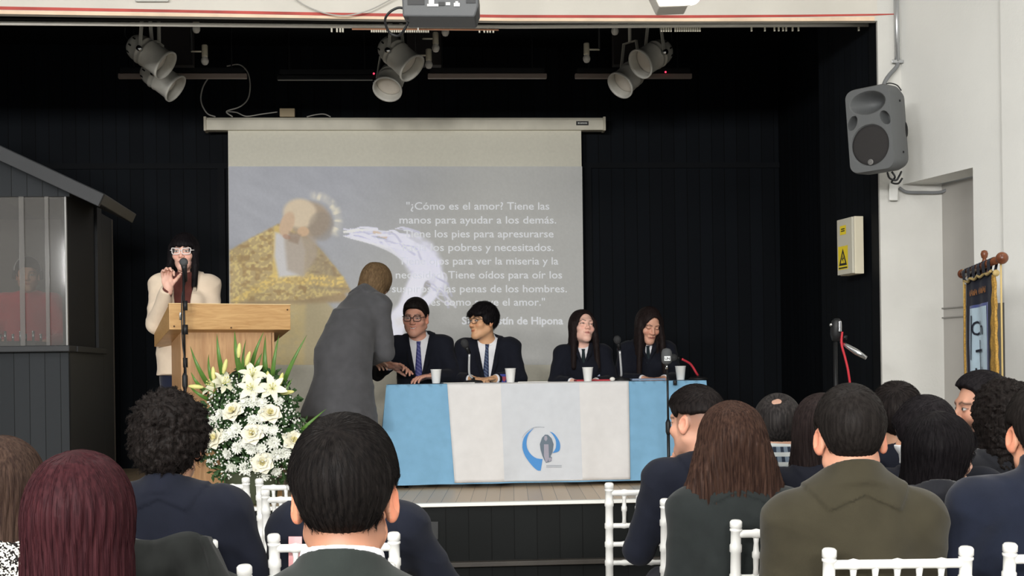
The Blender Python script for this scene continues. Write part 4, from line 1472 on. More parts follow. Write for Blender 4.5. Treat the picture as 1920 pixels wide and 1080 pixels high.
for x, z in ((-.0, zt - .148), (wf - .02, zt - .03), (-wf + .03, zt - .14)):
    mb.lathe([(.001, .003), (.005, .003), (.006, 0)], (x, yf - .001, z), (0, -1, 0), 10)
mb.build('screw', mat('brown_screw', C(84, 56, 34), rough=.5), lec)

# ---------------- flower arrangement
fl = thing('flower_arrangement', 'big arrangement of white flowers with sword leaves at the front of the stage', 'flowers', onfloor(470, 8.05, STAGE_Z))
YFl = 8.08
fz = lambda zx, zy: (340 + zx * .2778, 620 + zy * .2778)
m_leaf = mat('sword_leaf_green', C(86, 124, 52), rough=.4, noise=(12, .2))
m_leafd = mat('fern_green', C(48, 78, 38), rough=.6, noise=(20, .3))
m_rose = mat('cream_petal', C(246, 242, 222), rough=.55)
m_lily = mat('lily_petal', C(244, 242, 216), rough=.5)
m_chry = mat('white_petal', C(238, 240, 230), rough=.6)
m_yel = mat('pale_yellow_bud', C(222, 220, 140), rough=.5)
m_gyp = mat('tiny_white_blossom', C(226, 228, 220), rough=.7)
MB().lathe([(.001, 0), (.13, 0), (.15, .02), (.17, .20), (.16, .22), (.001, .22)], onfloor(470, YFl + .02, STAGE_Z), (0, 0, 1), 24).build('basket', mat('dark_basket', C(60, 66, 46), rough=.8), fl, smooth=True, world=True)


def blade(tip, base, w, Yt, Yb):
    a, b = PS(*base, Yb), PS(*tip, Yt)
    d = (b - a)
    sd = d.cross(Vector((0, 1, 0))).normalized()
    n = 8
    vs, fs = [], []
    for i in range(n + 1):
        t = i / n
        c = a + d * t + Vector((0, -.05 * math.sin(t * math.pi), 0))
        ww = w * (1 - t) ** .75 * (0.75 + .6 * t * (1 - t) * 4 * .25) + .0005
        vs += [c - sd * ww, c + Vector((0, .25 * ww, 0)), c + sd * ww]
    for i in range(n):
        for k in range(2):
            p = i * 3 + k
            fs.append((p, p + 1, p + 4, p + 3))
    o = link_mesh('sword_leaf', vs, fs, m_leaf, fl, world=True, smooth=True)
    md = o.modifiers.new('thick', 'SOLIDIFY'); md.thickness = .002


for (tx, ty, bx, by, w) in [(60, 105, 190, 380, .020), (65, 280, 170, 420, .018), (185, 160, 215, 360, .016), (240, 20, 300, 370, .024), (360, 0, 410, 330, .026), (435, 60, 420, 330, .016), (556, 6, 460, 300, .020),
                            (568, 30, 580, 380, .026), (545, 150, 500, 320, .026), (660, 28, 612, 380, .020), (848, 28, 670, 400, .020), (750, 322, 670, 500, .018), (978, 528, 760, 720, .017), (50, 370, 190, 470, .015)]:
    blade(fz(tx, ty), fz(bx, by), w, YFl - .02 + random.uniform(-.05, .08), YFl)
CXF, CYF = 472, 800


def dome(px, py):
    """Depth of the flower mound's face at a picture position."""
    r2 = ((px - CXF) / 98) ** 2 + ((py - CYF) / 112) ** 2
    return YFl - .22 * math.sqrt(max(0, 1 - r2))


def nrm_at(px, py):
    return Vector(((px - CXF) / 98 * .8, -1.0, -(py - CYF) / 112 * .8 + .15)).normalized()


def frame_of(n):
    u = n.orthogonal().normalized()
    return u, n.cross(u)


def petals(mb, c, n, count, L, w, open_, curl, phase=0.0, seg=5, jitter=.0):
    """Rows of cupped petals round a centre."""
    u, v = frame_of(n)
    for k in range(count):
        a = 2 * math.pi * (k + phase) / count + random.uniform(-jitter, jitter)
        rad = u * math.cos(a) + v * math.sin(a)
        tan = n.cross(rad)
        vs, fs = [], []
        for i in range(seg + 1):
            t = i / seg
            op = open_ + curl * t
            p = c + (rad * math.sin(op) + n * math.cos(op)) * L * t
            ww = w * math.sin(math.pi * (0.12 + .80 * t)) * (1 if t < .99 else .45)
            cup = n * (.25 * ww)
            vs += [p - tan * ww + cup, p, p + tan * ww + cup]
        for i in range(seg):
            for q in range(2):
                s = i * 3 + q
                fs.append((s, s + 1, s + 4, s + 3))
        mb.add(vs, fs)


for zx, zy in ((340, 535), (600, 550), (475, 690), (545, 890), (215, 720), (760, 735)):
    px, py = fz(zx, zy)
    n = (nrm_at(px, py) + Vector((0, 0, .35))).normalized()
    c = PS(px, py, dome(px, py) - .03) - n * .025
    mb = MB()
    petals(mb, c, n, 6, .075, .036, 1.15, .35, 0, jitter=.15)
    petals(mb, c, n, 6, .066, .032, .85, .30, .5, jitter=.15)
    petals(mb, c, n, 5, .056, .026, .5, .2, .2, jitter=.15)
    o = mb.build('rose', m_rose, fl, world=True, smooth=True)
    mb = MB(); petals(mb, c, n, 4, .05, .02, .22, .0, .3); petals(mb, c, n, 3, .046, .014, .1, 0, 0)
    mb.build('rose_heart', mat('yellow_petal', C(244, 236, 188), rough=.55), o, world=True, smooth=True)
for zx, zy, tilt in ((210, 365, (-.5, -.6, .4)), (290, 350, (.6, -.5, .5)), (480, 290, (.2, -.8, .6)), (615, 385, (.2, -1, .3)), (470, 385, (0, -1, .2))):
    px, py = fz(zx, zy)
    n = Vector(tilt).normalized()
    c = PS(px, py, dome(px, py) - .04) - n * .035
    mb = MB()
    petals(mb, c, n, 3, .10, .024, .45, .75, 0, 6)
    petals(mb, c, n, 3, .095, .020, .5, .75, .5, 6)
    o = mb.build('lily', m_lily, fl, world=True, smooth=True)
    mb = MB(); u, v = frame_of(n)
    for k in range(5):
        a = 2 * math.pi * k / 5
        e = c + n * .07 + (u * math.cos(a) + v * math.sin(a)) * .018
        mb.tube([c, e], .0016, 5); mb.ball(e, .005, 6, 5)
    mb.build('stamens', m_yel, o, world=True, smooth=True)
for zx, zy, d in ((295, 238, (.25, 0, 1)), (450, 185, (.35, -.1, 1)), (217, 290, (-.05, 0, 1)), (715, 417, (1, -.1, .12)), (390, 130, (.1, 0, 1)), (588, 320, (-.1, 0, 1)), (672, 330, (.3, 0, 1)), (95, 378, (-1, 0, .1))):
    px, py = fz(zx, zy)
    d = Vector(d).normalized()
    c = PS(px, py, YFl - .12)
    o = MB().lathe([(.001, -.05), (.008, -.045), (.014, -.02), (.015, .005), (.009, .035), (.001, .045)], c, d, 10).build('lily_bud', m_yel, fl, world=True, smooth=True)
    MB().tube([c - d * .045, c - d * .13 + Vector((0, .05, -.04))], .003, 6).build('bud_stem', m_leaf, o, world=True)
for zx, zy in ((205, 605), (365, 660), (480, 475), (545, 485), (480, 595), (540, 585), (620, 670), (290, 710), (370, 790), (300, 835), (190, 900), (430, 930), (340, 930), (540, 795), (470, 805), (625, 755), (640, 840), (705, 825), (640, 955), (545, 985), (430, 760), (330, 690), (660, 470), (420, 480), (250, 560), (560, 660)):
    px, py = fz(zx, zy)
    n = (nrm_at(px, py) + Vector((random.uniform(-.2, .2), 0, random.uniform(-.1, .3)))).normalized()
    c = PS(px, py, dome(px, py) - .015) - n * .012
    R = random.uniform(.036, .050)
    mb = MB()
    petals(mb, c, n, 13, R, .0085, 1.35, .15, 0, 3, .12)
    petals(mb, c, n, 11, R * .85, .008, 1.0, .2, .5, 3, .15)
    petals(mb, c, n, 8, R * .6, .007, .6, .2, .2, 3, .2)
    mb.ball(c + n * .008, .008, 8, 6)
    mb.build('chrysanthemum', m_chry, fl, world=True, smooth=True)
mb = MB()
for k in range(800):
    a = random.uniform(0, 2 * math.pi); r = math.sqrt(random.random())
    px, py = CXF + math.cos(a) * r * 95, CYF + 8 + math.sin(a) * r * 112
    if py < 725 and abs(px - CXF) > 70: continue
    mb.ball(PS(px, py, dome(px, py) - random.uniform(-.02, .05)), random.uniform(.004, .0075), 6, 4)
o = mb.build('babys_breath', m_gyp, fl, world=True, smooth=True); o['kind'] = 'stuff'
mb = MB()
for k in range(1500):
    a = random.uniform(0, 2 * math.pi); r = math.sqrt(random.random())
    px, py = CXF + math.cos(a) * r * 100, CYF + 10 + math.sin(a) * r * 122
    n = nrm_at(px, py)
    c = PS(px, py, dome(px, py) + random.uniform(-.0, .06))
    u = Vector((random.gauss(0, 1), random.gauss(0, .5), random.gauss(0, 1))).normalized()
    w = u.cross(n).normalized()
    L, ww = random.uniform(.03, .065), random.uniform(.008, .016)
    mb.add([c, c + u * L * .5 + w * ww, c + u * L - n * .01, c + u * L * .5 - w * ww], [(0, 1, 2, 3)])
o = mb.build('foliage', m_leafd, fl, world=True); o['kind'] = 'stuff'
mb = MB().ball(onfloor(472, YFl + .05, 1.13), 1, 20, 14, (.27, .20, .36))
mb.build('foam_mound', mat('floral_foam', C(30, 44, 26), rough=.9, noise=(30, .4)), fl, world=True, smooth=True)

# ---------------- processional banner
R0, R1 = P(1806, 513, 6.9), P(1876, 485, 6.05)
pb = thing('standing_banner', 'dark blue school banner with gold fringe on a wooden stand by the white wall', 'banner', (P(1843, 690, 6.5).x, 6.5, 0))
m_wood = mat_wood('turned_wood', C(120, 72, 46), C(88, 48, 30), (6, 6, 2), .3)
rd = (R1 - R0).normalized()
MB().tube([R0, R1], .018, 12).build('cross_bar', m_wood, pb, world=True, smooth=True)
MB().ball(R1 + rd * .03, .029, 16, 12).build('ball_finial', m_wood, pb, world=True, smooth=True)
MB().ball(R0 - rd * .02, .026, 16, 12).build('ball_finial', m_wood, pb, world=True, smooth=True)
pl = P(1846, 500, 6.52)
MB().tube([(pl.x, pl.y, 0.03), (pl.x, pl.y, pl.z + .02)], .016, 12).build('pole', m_wood, pb, world=True, smooth=True)
MB().lathe([(.001, .09), (.014, .085), (.019, .07), (.015, .052), (.009, .045), (.014, .03), (.016, 0), (.016, -.03)], pl + Vector((0, 0, -.005)), (0, 0, 1), 14).build('top_finial', m_wood, pb, world=True, smooth=True)
MB().lathe([(.001, 0), (.19, 0), (.19, .02), (.03, .05), (.02, .12), (.001, .12)], (pl.x, pl.y, 0), (0, 0, 1), 24).build('foot', m_wood, pb, world=True, smooth=True)
m_navy = mat_cloth('navy_velvet', C(22, 27, 46), .12, .05)
m_gold = mat('gold_fringe', C(176, 136, 62), rough=.7, noise=(120, .35), bump=(200, .6))
m_goldc = mat('gold_cord', C(188, 164, 108), rough=.6)
bl = 1.0
dn = Vector((-rd.y, rd.x, 0)).normalized()
if dn.x > 0: dn = -dn


def bpt(s, t, off=0.0):
    """On the cloth: s along the bar, t metres down."""
    s2 = s + (.5 - s) * .12 * min(1, t / .5)
    p = R0 + (R1 - R0) * s2 - Vector((0, 0, .045 + t))
    return p + dn * (off + .012 * math.sin(s * 9) * min(1, t * 3) + .004 * math.sin(s * 26))


vs, fs = sheet(lambda u, v: bpt(.10 + .74 * u, v * bl), 30, 30)
o = link_mesh('cloth', vs, fs, m_navy, pb, world=True, smooth=True)
md = o.modifiers.new('thick', 'SOLIDIFY'); md.thickness = .004
for k in range(6):
    s = .13 + .68 * k / 5
    mb = MB()
    ring = [R0 + (R1 - R0) * s + dn * (.021 * math.cos(a)) + Vector((0, 0, .021 * math.sin(a) - (.03 if math.sin(a) < -.5 else 0))) for a in np.linspace(0, 2 * math.pi, 13)]
    mb.add([p + rd * w for p in ring for w in (-.034, .034)], [(2 * i, 2 * i + 1, 2 * i + 3, 2 * i + 2) for i in range(12)])
    mb.build('hanging_loop', m_navy, pb, world=True, smooth=True)
def bq(s, t, off=0.0):
    """Positions of the sewn-on emblem."""
    return bpt(s, .62 * t - .01, off)


vs, fs = sheet(lambda u, v: bq(.24 + .40 * u, .27 + v * .66, .007), 16, 24)
link_mesh('light_panel', vs, fs, mat_cloth('pale_blue_panel', C(188, 212, 228), .06, .1), pb, world=True, smooth=True)
vs, fs = sheet(lambda u, v: bq(.20 + .50 * u, .245 + v * .70, .004), 16, 24)
link_mesh('panel_border', vs, fs, mat_cloth('royal_blue', C(38, 62, 140), .1, .2), pb, world=True, smooth=True)


def bstroke(name, pts, m, w=.012, off=.012):
    mb = MB()
    for a, b in zip(pts[:-1], pts[1:]):
        A_, B_ = bq(*a, off), bq(*b, off)
        d = (B_ - A_).normalized(); e = d.cross(dn).normalized() * w / 2
        mb.add([A_ - e, B_ - e, B_ + e, A_ + e], [(0, 1, 2, 3)])
    return mb.build(name, m, pb, world=True)


m_ink = mat('ink_navy', C(26, 32, 48), rough=.8)
vs, fs = text_mesh('Ch', .22, 'LEFT')
arr = np.array(vs); arr[:, 0] -= arr[:, 0].min(); arr[:, 1] -= arr[:, 1].min()
sc_ = .25 / arr[:, 0].max()
link_mesh('monogram_lettering', [bq(.31 + x * sc_, .50 - y * .75, .012) for x, y, z in arr], fs, m_ink, pb, world=True)
mb = MB()
for pts in ([(.44, .54), (.455, .54), (.455, .80), (.44, .80)], [(.37, .62), (.52, .615), (.52, .635), (.37, .64)], [(.44, .78), (.31, .90), (.27, 1.0), (.60, 1.0), (.57, .90)],
            [(.36, .77), (.385, .77), (.385, .795), (.36, .795)], [(.50, .76), (.525, .76), (.525, .785), (.50, .785)], [(.30, .33), (.32, .33), (.30, .7), (.285, .7)]):
    mb.add([bq(s, min(t, .92), .012) for s, t in pts], [tuple(range(len(pts)))])
mb.build('emblem_shapes', m_ink, pb, world=True)
mb = MB()
for k in range(23):
    if k in (10, 11): continue
    s = .24 + .018 * k
    tb_ = .115 + .012 * ((k * 7) % 3 == 0); bb_ = .165 - .014 * ((k * 5) % 4 == 0)
    mb.add([bq(*p, .010) for p in ((s, bb_), (s + .011, bb_), (s + .011 - .003 * (k % 2), tb_), (s + .003 * (k % 3), tb_))], [(0, 1, 2, 3)])
mb.build('gold_lettering', mat('orange_gold', C(176, 118, 62), rough=.7), pb, world=True)
MB().tube(spline([bpt(.10 + .74 * k / 8, .0 + .012 * (k % 2), .012) for k in range(9)], 5), .007, 8).build('edge_cord', m_goldc, pb, world=True, smooth=True)
vs, fs = sheet(lambda u, v: bpt(.83 + u * (.03 + .12 * min(1, v * 2.2)) + .04 * v, .02 + v * (bl - .02), .006 + .002 * math.sin(v * 60 + u * 9)), 6, 80)
o = link_mesh('gold_fringe', vs, fs, m_gold, pb, world=True, smooth=True)
md = o.modifiers.new('thick', 'SOLIDIFY'); md.thickness = .012
vs, fs = sheet(lambda u, v: bpt(.10 - .06 * u * v, .02 + v * (bl - .02), .002), 3, 30)
o = link_mesh('gold_fringe', vs, fs, m_gold, pb, world=True, smooth=True)
md = o.modifiers.new('thick', 'SOLIDIFY'); md.thickness = .01
for e in (R0 + rd * .01, R1 + rd * .005):
    MB().tube([e + Vector((0, 0, .022)), e + Vector((0, 0, -.1)), e + Vector((0, 0, -1.15))], .0048, 8).build('hanging_cord', m_goldc, pb, world=True, smooth=True)
MB().ball(e - rd * .1 + Vector((0, 0, -.06)), .017, 10, 8).build('cord_knot', m_goldc, pb, world=True, smooth=True)

# ================================================================== chairs
m_chair = mat('white_chair_paint', C(218, 218, 215), rough=.4)


def make_chair(label, group):
    t = thing('chiavari_chair', label, 'chair', (0, 0, 0), 0, group)
    wx = .172
    seat = MB().box((-.2, -.21, .425), (.2, .19, .452)).build('seat', m_chair, t, bevel=.012)
    back = lambda z: .185 + max(0, z - .42) * .13          # the back leans
    rings = [(.0, .013), (.10, .014), (.2, .0165), (.205, .019), (.215, .019), (.22, .0165), (.42, .0165), (.44, .021), (.455, .021), (.47, .0165)]
    for z in (.61, .69, .77, .865):
        rings += [(z - .014, .0165), (z - .010, .0195), (z + .010, .0195), (z + .014, .0165)]
    rings += [(.918, .0165), (.921, .0195), (.926, .0195), (.928, .014), (.932, .0195), (.948, .0195), (.953, .015), (.954, .001)]
    for s in (-1, 1):
        MB().tube([(s * (wx + (.006 if z > .45 else .0)), back(z), z) for z, r in rings], [r for z, r in rings], 12).build('back_post', m_chair, t, smooth=True)
        MB().tube([(s * .175, -.19, z) for z, r in rings[:8]], [r for z, r in rings[:8]], 12).build('front_leg', m_chair, t, smooth=True)
        for z in (.14, .26):
            MB().tube([(s * .175, -.19, z), (s * .174, back(z), z)], .010, 10).build('side_rail', m_chair, t, smooth=True)

    def hrail(z, r, nm, knots=True, y=None):
        pts, rr = [], []
        N = 6
        for i in range(N * 4 + 1):
            f = i / (N * 4)
            x = -wx + 2 * wx * f
            pts.append((x, back(z) if y is None else y, z))
            rr.append(r * (1.28 if knots and i % 8 == 4 else 1.0))
        MB().tube(pts, rr, 12).build(nm, m_chair, t, smooth=True)

    hrail(.910, .0125, 'top_rail')
    for z in (.77, .69, .61):
        hrail(z, .0105, 'back_rail')
    hrail(.2, .010, 'stretcher', False)
    hrail(.2, .010, 'stretcher', False, -.19)
    for k in range(5):
        x = -wx + 2 * wx * (k + 1) / 6
        pts = [(x, back(z), z) for z in (.77, .80, .83, .835, .85, .855, .88, .91)]
        MB().tube(pts, [.010, .008, .0095, .0125, .0125, .0095, .0075, .011], 10).build('spindle', m_chair, t, smooth=True)
    return t


CHAIR = None


def chair(x, y, rz, label, z=0.0, group='white chiavari chairs in the audience'):
    global CHAIR
    if CHAIR is None:
        CHAIR = make_chair(label, group)
        c = CHAIR
    else:
        c = copy_tree(CHAIR)
    c.location = (x, y, z)
    c.rotation_euler = (0, 0, rz)
    c['label'] = label
    c['group'] = group
    WM[c.name] = Matrix.Translation(Vector((x, y, z))) @ Matrix.Rotation(rz, 4, 'Z')
    return c


def chair_at(pxl, pyt, label, rz=0.0, w=.372):
    """A chair facing the stage whose back's near-side top post is at (pxl, pyt)."""
    hzr = HZ - (pxl - 960) * ROLL
    Yb = FPX * (CAMZ - .954) / (pyt - hzr)
    p = P(pxl, pyt, Yb)
    # back post is .254 behind the seat centre and .178 aside
    c, s = math.cos(math.pi + rz), math.sin(math.pi + rz)
    lx, ly = .178, .254
    cx = p.x - (lx * c - ly * s)
    cy = p.y - (lx * s + ly * c)
    return chair(cx, cy, math.pi + rz, label)
# ================================================================== implicit surfaces for people
V3 = lambda *a: np.array(a, dtype=np.float32)


def arr(p):
    return np.asarray(p, dtype=np.float32)


def cap(a, b, ra, rb=None):
    a, b = arr(a), arr(b); rb = ra if rb is None else rb
    ba = b - a; L = float(ba @ ba) + 1e-9

    def f(p):
        x = p - a
        s = x @ ba
        t = np.clip(s / L, 0, 1)
        d2 = np.einsum('ij,ij->i', x, x) - 2 * t * s + t * t * L
        return np.sqrt(np.maximum(d2, 0)) - (ra + (rb - ra) * t)
    return f


def ell(c, r, R=None):
    c, r = arr(c), arr(r)
    R = None if R is None else arr(R)

    def f(p):
        q = p - c
        if R is not None: q = q @ R
        q = q / r
        k0 = np.sqrt(np.einsum('ij,ij->i', q, q)); q = q / r
        k1 = np.sqrt(np.einsum('ij,ij->i', q, q)) + 1e-9
        return k0 * (k0 - 1) / k1
    return f


def box_(c, h, rad=0.0, R=None):
    c, h = arr(c), arr(h)
    R = None if R is None else arr(R)

    def f(p):
        q = p - c
        if R is not None: q = q @ R
        d = np.abs(q) - (h - rad)
        return np.sqrt((np.maximum(d, 0) ** 2).sum(1)) + np.minimum(d.max(1), 0) - rad
    return f


def half(n, d):
    """Everything with n.p < d."""
    n = arr(n)
    return lambda p: p @ n - d


def smin(a, b, k):
    if k <= 0: return np.minimum(a, b)
    h = np.maximum(k - np.abs(a - b), 0) / k
    return np.minimum(a, b) - h * h * k * .25


def U(fs, k=0.02):
    def f(p):
        d = fs[0](p)
        for g in fs[1:]:
            d = smin(d, g(p), k)
        return d
    return f


def UK(items):
    """Union with a blend per item: (fn, k)."""
    def f(p):
        d = items[0][0](p)
        for g, k in items[1:]:
            d = smin(d, g(p), k)
        return d
    return f


def SUB(a, b, k=0.01):
    return lambda p: -smin(-a(p), b(p), k)


def INT(a, b, k=0.01):
    return lambda p: -smin(-a(p), -b(p), k)


def XF(fn, R, c):
    R, c = arr(R), arr(c)
    return lambda p: fn((p - c) @ R)


def axis(lo, hi, step, fine=()):
    """Grid lines from lo to hi, with finer runs (a, b, step)."""
    cuts = []
    x = lo
    fine = sorted([(max(lo, a), min(hi, b), s) for a, b, s in fine if b > lo and a < hi])
    merged = []
    for a, b, s in fine:
        if merged and a <= merged[-1][1] + step:
            merged[-1] = (merged[-1][0], max(b, merged[-1][1]), min(s, merged[-1][2]))
        else:
            merged.append((a, b, s))
    out = []

    def run(a, b, s):
        n = max(1, int(math.ceil((b - a) / s)))
        out.extend(np.linspace(a, b, n, endpoint=False).tolist())
    for a, b, s in merged:
        if a > x: run(x, a, step)
        run(a, b, s); x = b
    if hi > x: run(x, hi, step)
    out.append(hi)
    return np.array(out, dtype=np.float32)


def nets(fn, X, Y, Z, B=7, slack=(1.3, .007)):
    """Surface nets on a stretched grid; only blocks near the surface are looked at closely."""
    nx, ny, nz_ = len(X), len(Y), len(Z)
    D = np.ones((nx, ny, nz_), dtype=np.float32)
    bi = [np.arange(0, n, B) for n in (nx, ny, nz_)]
    lo = [A[b] for A, b in zip((X, Y, Z), bi)]
    hi = [A[np.minimum(b + B, len(A) - 1)] for A, b in zip((X, Y, Z), bi)]
    c = [(a + b) / 2 for a, b in zip(lo, hi)]; h = [(b - a) / 2 for a, b in zip(lo, hi)]
    GC = np.stack(np.meshgrid(*c, indexing='ij'), -1).reshape(-1, 3)
    GH = np.stack(np.meshgrid(*h, indexing='ij'), -1).reshape(-1, 3)
    rad = np.sqrt((GH ** 2).sum(1))
    d = fn(GC)
    near = np.abs(d) <= rad * slack[0] + slack[1]
    sgn = np.where(d < 0, -1.0, 1.0)
    nb = [len(b) for b in bi]
    full = np.repeat(np.repeat(np.repeat(sgn.reshape(nb), B, 0), B, 1), B, 2)[:nx, :ny, :nz_]
    D[:] = full
    m = np.repeat(np.repeat(np.repeat(near.reshape(nb), B, 0), B, 1), B, 2)[:nx, :ny, :nz_]
    I = np.argwhere(m)
    pts = np.stack([X[I[:, 0]], Y[I[:, 1]], Z[I[:, 2]]], -1)
    D[I[:, 0], I[:, 1], I[:, 2]] = fn(pts)
    S = D < 0
    a = S[:-1, :-1, :-1]
    cnt = np.zeros(a.shape, dtype=np.int8)
    for i in (0, 1):
        for j in (0, 1):
            for k in (0, 1):
                cnt += S[i:nx - 1 + i, j:ny - 1 + j, k:nz_ - 1 + k]
    act = (cnt > 0) & (cnt < 8)
    C_ = np.argwhere(act)
    idx = np.full(act.shape, -1, dtype=np.int64)
    idx[C_[:, 0], C_[:, 1], C_[:, 2]] = np.arange(len(C_))
    acc = np.zeros((len(C_), 3), dtype=np.float64); n = np.zeros(len(C_))
    P0 = [X, Y, Z]
    for ax in range(3):
        o1, o2 = [(1, 2), (0, 2), (0, 1)][ax]
        for u in (0, 1):
            for v in (0, 1):
                q0 = C_.copy(); q0[:, o1] += u; q0[:, o2] += v
                q1 = q0.copy(); q1[:, ax] += 1
                d0 = D[q0[:, 0], q0[:, 1], q0[:, 2]]; d1 = D[q1[:, 0], q1[:, 1], q1[:, 2]]
                x = (d0 < 0) != (d1 < 0)
                t = np.where(x, d0 / (d0 - d1 + 1e-20), 0)
                for w in range(3):
                    g = P0[w]
                    val = g[q0[:, w]] + (t * (g[q1[:, w]] - g[q0[:, w]]) if w == ax else 0)
                    acc[:, w] += np.where(x, val, 0)
                n += x
    verts = acc / n[:, None]
    faces = []
    for ax in range(3):
        sl0 = [slice(None)] * 3; sl1 = [slice(None)] * 3
        sl0[ax] = slice(0, -1); sl1[ax] = slice(1, None)
        s0, s1 = S[tuple(sl0)], S[tuple(sl1)]
        E = np.argwhere(s0 != s1)
        o1, o2 = [(1, 2), (2, 0), (0, 1)][ax]
        ok = (E[:, o1] > 0) & (E[:, o2] > 0) & (E[:, o1] < S.shape[o1] - 1) & (E[:, o2] < S.shape[o2] - 1)
        E = E[ok]
        f = s0[E[:, 0], E[:, 1], E[:, 2]]

        def cell(du, dv):
            q = E.copy(); q[:, o1] -= du; q[:, o2] -= dv
            return idx[q[:, 0], q[:, 1], q[:, 2]]
        quad = np.stack([cell(1, 1), cell(0, 1), cell(0, 0), cell(1, 0)], -1)
        quad[~f] = quad[~f][:, ::-1]
        faces.append(quad)
    faces = np.concatenate(faces)
    faces = faces[(faces >= 0).all(1)]
    return verts, faces


def fast_mesh(name, verts, faces, m, parent, colors=None, label=None):
    me = bpy.data.meshes.new(name)
    nv, nf = len(verts), len(faces)
    me.vertices.add(nv)
    me.vertices.foreach_set('co', np.ascontiguousarray(verts, dtype=np.float32).ravel())
    me.loops.add(nf * 4)
    me.loops.foreach_set('vertex_index', np.ascontiguousarray(faces, dtype=np.int32).ravel())
    me.polygons.add(nf)
    me.polygons.foreach_set('loop_start', np.arange(0, nf * 4, 4, dtype=np.int32))
    me.polygons.foreach_set('use_smooth', np.ones(nf, dtype=bool))
    me.update(calc_edges=True)
    me.validate()
    if m is not None: me.materials.append(m)
    if colors is not None:
        ca = me.color_attributes.new('Col', 'FLOAT_COLOR', 'POINT')
        ca.data.foreach_set('color', np.ascontiguousarray(colors, dtype=np.float32).ravel())
    o = bpy.data.objects.new(name, me)
    COL.objects.link(o)
    if parent is not None:
        o.parent = parent
        WM[o.name] = WM[parent.name]
    if label: o['label'] = label
    return o


def rot(yaw=0, pitch=0, roll=0):
    """Head attitude: yaw turns toward +X, pitch nods down, roll tips toward +X (degrees)."""
    M = Matrix.Rotation(math.radians(yaw), 3, 'Z') @ Matrix.Rotation(math.radians(pitch), 3, 'X') @ Matrix.Rotation(math.radians(roll), 3, 'Y')
    return np.array(M, dtype=np.float32)


# ------------------------------------------------------------------ heads
def head_sdf(F):
    """Head in its own frame: origin between the ears, face toward -Y."""
    jw = F.get('jaw', 1.0); fu = F.get('full', 0.0)
    it = [(ell((0, .012, .030), (.073, .093, .087)), 0),
          (ell((0, -.030, -.040), (.057 * jw + fu, .058, .076)), .03),
          (ell((0, -.072, -.098), (.024, .020, .019)), .025),
          (cap((-.050 * jw - fu, .0, -.060), (-.012, -.070, -.098), .018, .014), .03),
          (cap((.050 * jw + fu, .0, -.060), (.012, -.070, -.098), .018, .014), .03),
          (ell((-.040, -.058, -.026), (.024 + fu, .024, .022)), .02),
          (ell((.040, -.058, -.026), (.024 + fu, .024, .022)), .02),
          (cap((-.034, -.074, .026), (.034, -.074, .026), .013), .02)]
    h = UK(it)
    h = SUB(h, U([ell((-.032, -.096, .004), (.017, .016, .011)), ell((.032, -.096, .004), (.017, .016, .011))], 0), .014)
    sm = F.get('smile', 0.0)
    sw = 1 + .35 * sm
    nose = [(cap((0, -.083, .012), (0, -.104, -.026), .0075, .0115), .012), (ell((-.0125, -.094, -.031), (.0085, .011, .008)), .006), (ell((.0125, -.094, -.031), (.0085, .011, .008)), .006)]
    mouth = [(cap((-.022 - .008 * sm, -.083 + .010 * sm, -.058 + .010 * sm), (0, -.090, -.058), .0050, .0062), .006), (cap((.022 + .008 * sm, -.083 + .010 * sm, -.058 + .010 * sm), (0, -.090, -.058), .0050, .0062), .006),
             (cap((-.015, -.084, -.068 - .002 * sm), (.015, -.084, -.068 - .002 * sm), .0070), .007)]
    eyes = [(ell((s * .0315, -.0735, .004), (.0145, .0135, .0125)), .004) for s in (-1, 1)]
    ears = []
    Re = [rot(0, -12, 0)]
    for s in (-1, 1):
        M = np.array(Matrix.Rotation(math.radians(s * F.get('ear_out', 24)), 3, 'Z') @ Matrix.Rotation(math.radians(-14), 3, 'X'), dtype=np.float32)
        base = ell((0, 0, 0), (.0075, .0195, .0315), M)
        rim = ell((0, 0, 0), (.0105, .0205, .0325), M)
        hole = ell((s * .009, -.001, .002), (.0085, .0125, .021), M)
        lobe = ell((0, -.006, -.027), (.007, .010, .010))
        e = UK([(SUB(rim, hole, .004), 0), (lobe, .008)])
        ears.append((XF(e, np.eye(3), (s * .0775, .014, -.006)), .009))
    f = UK([(h, 0)] + nose + mouth + eyes + ears)
    if sm > .3:
        f = SUB(f, U([cap((-.018, -.094, -.0615), (.018, -.094, -.0615), .0022)], 0), .004)
    return f


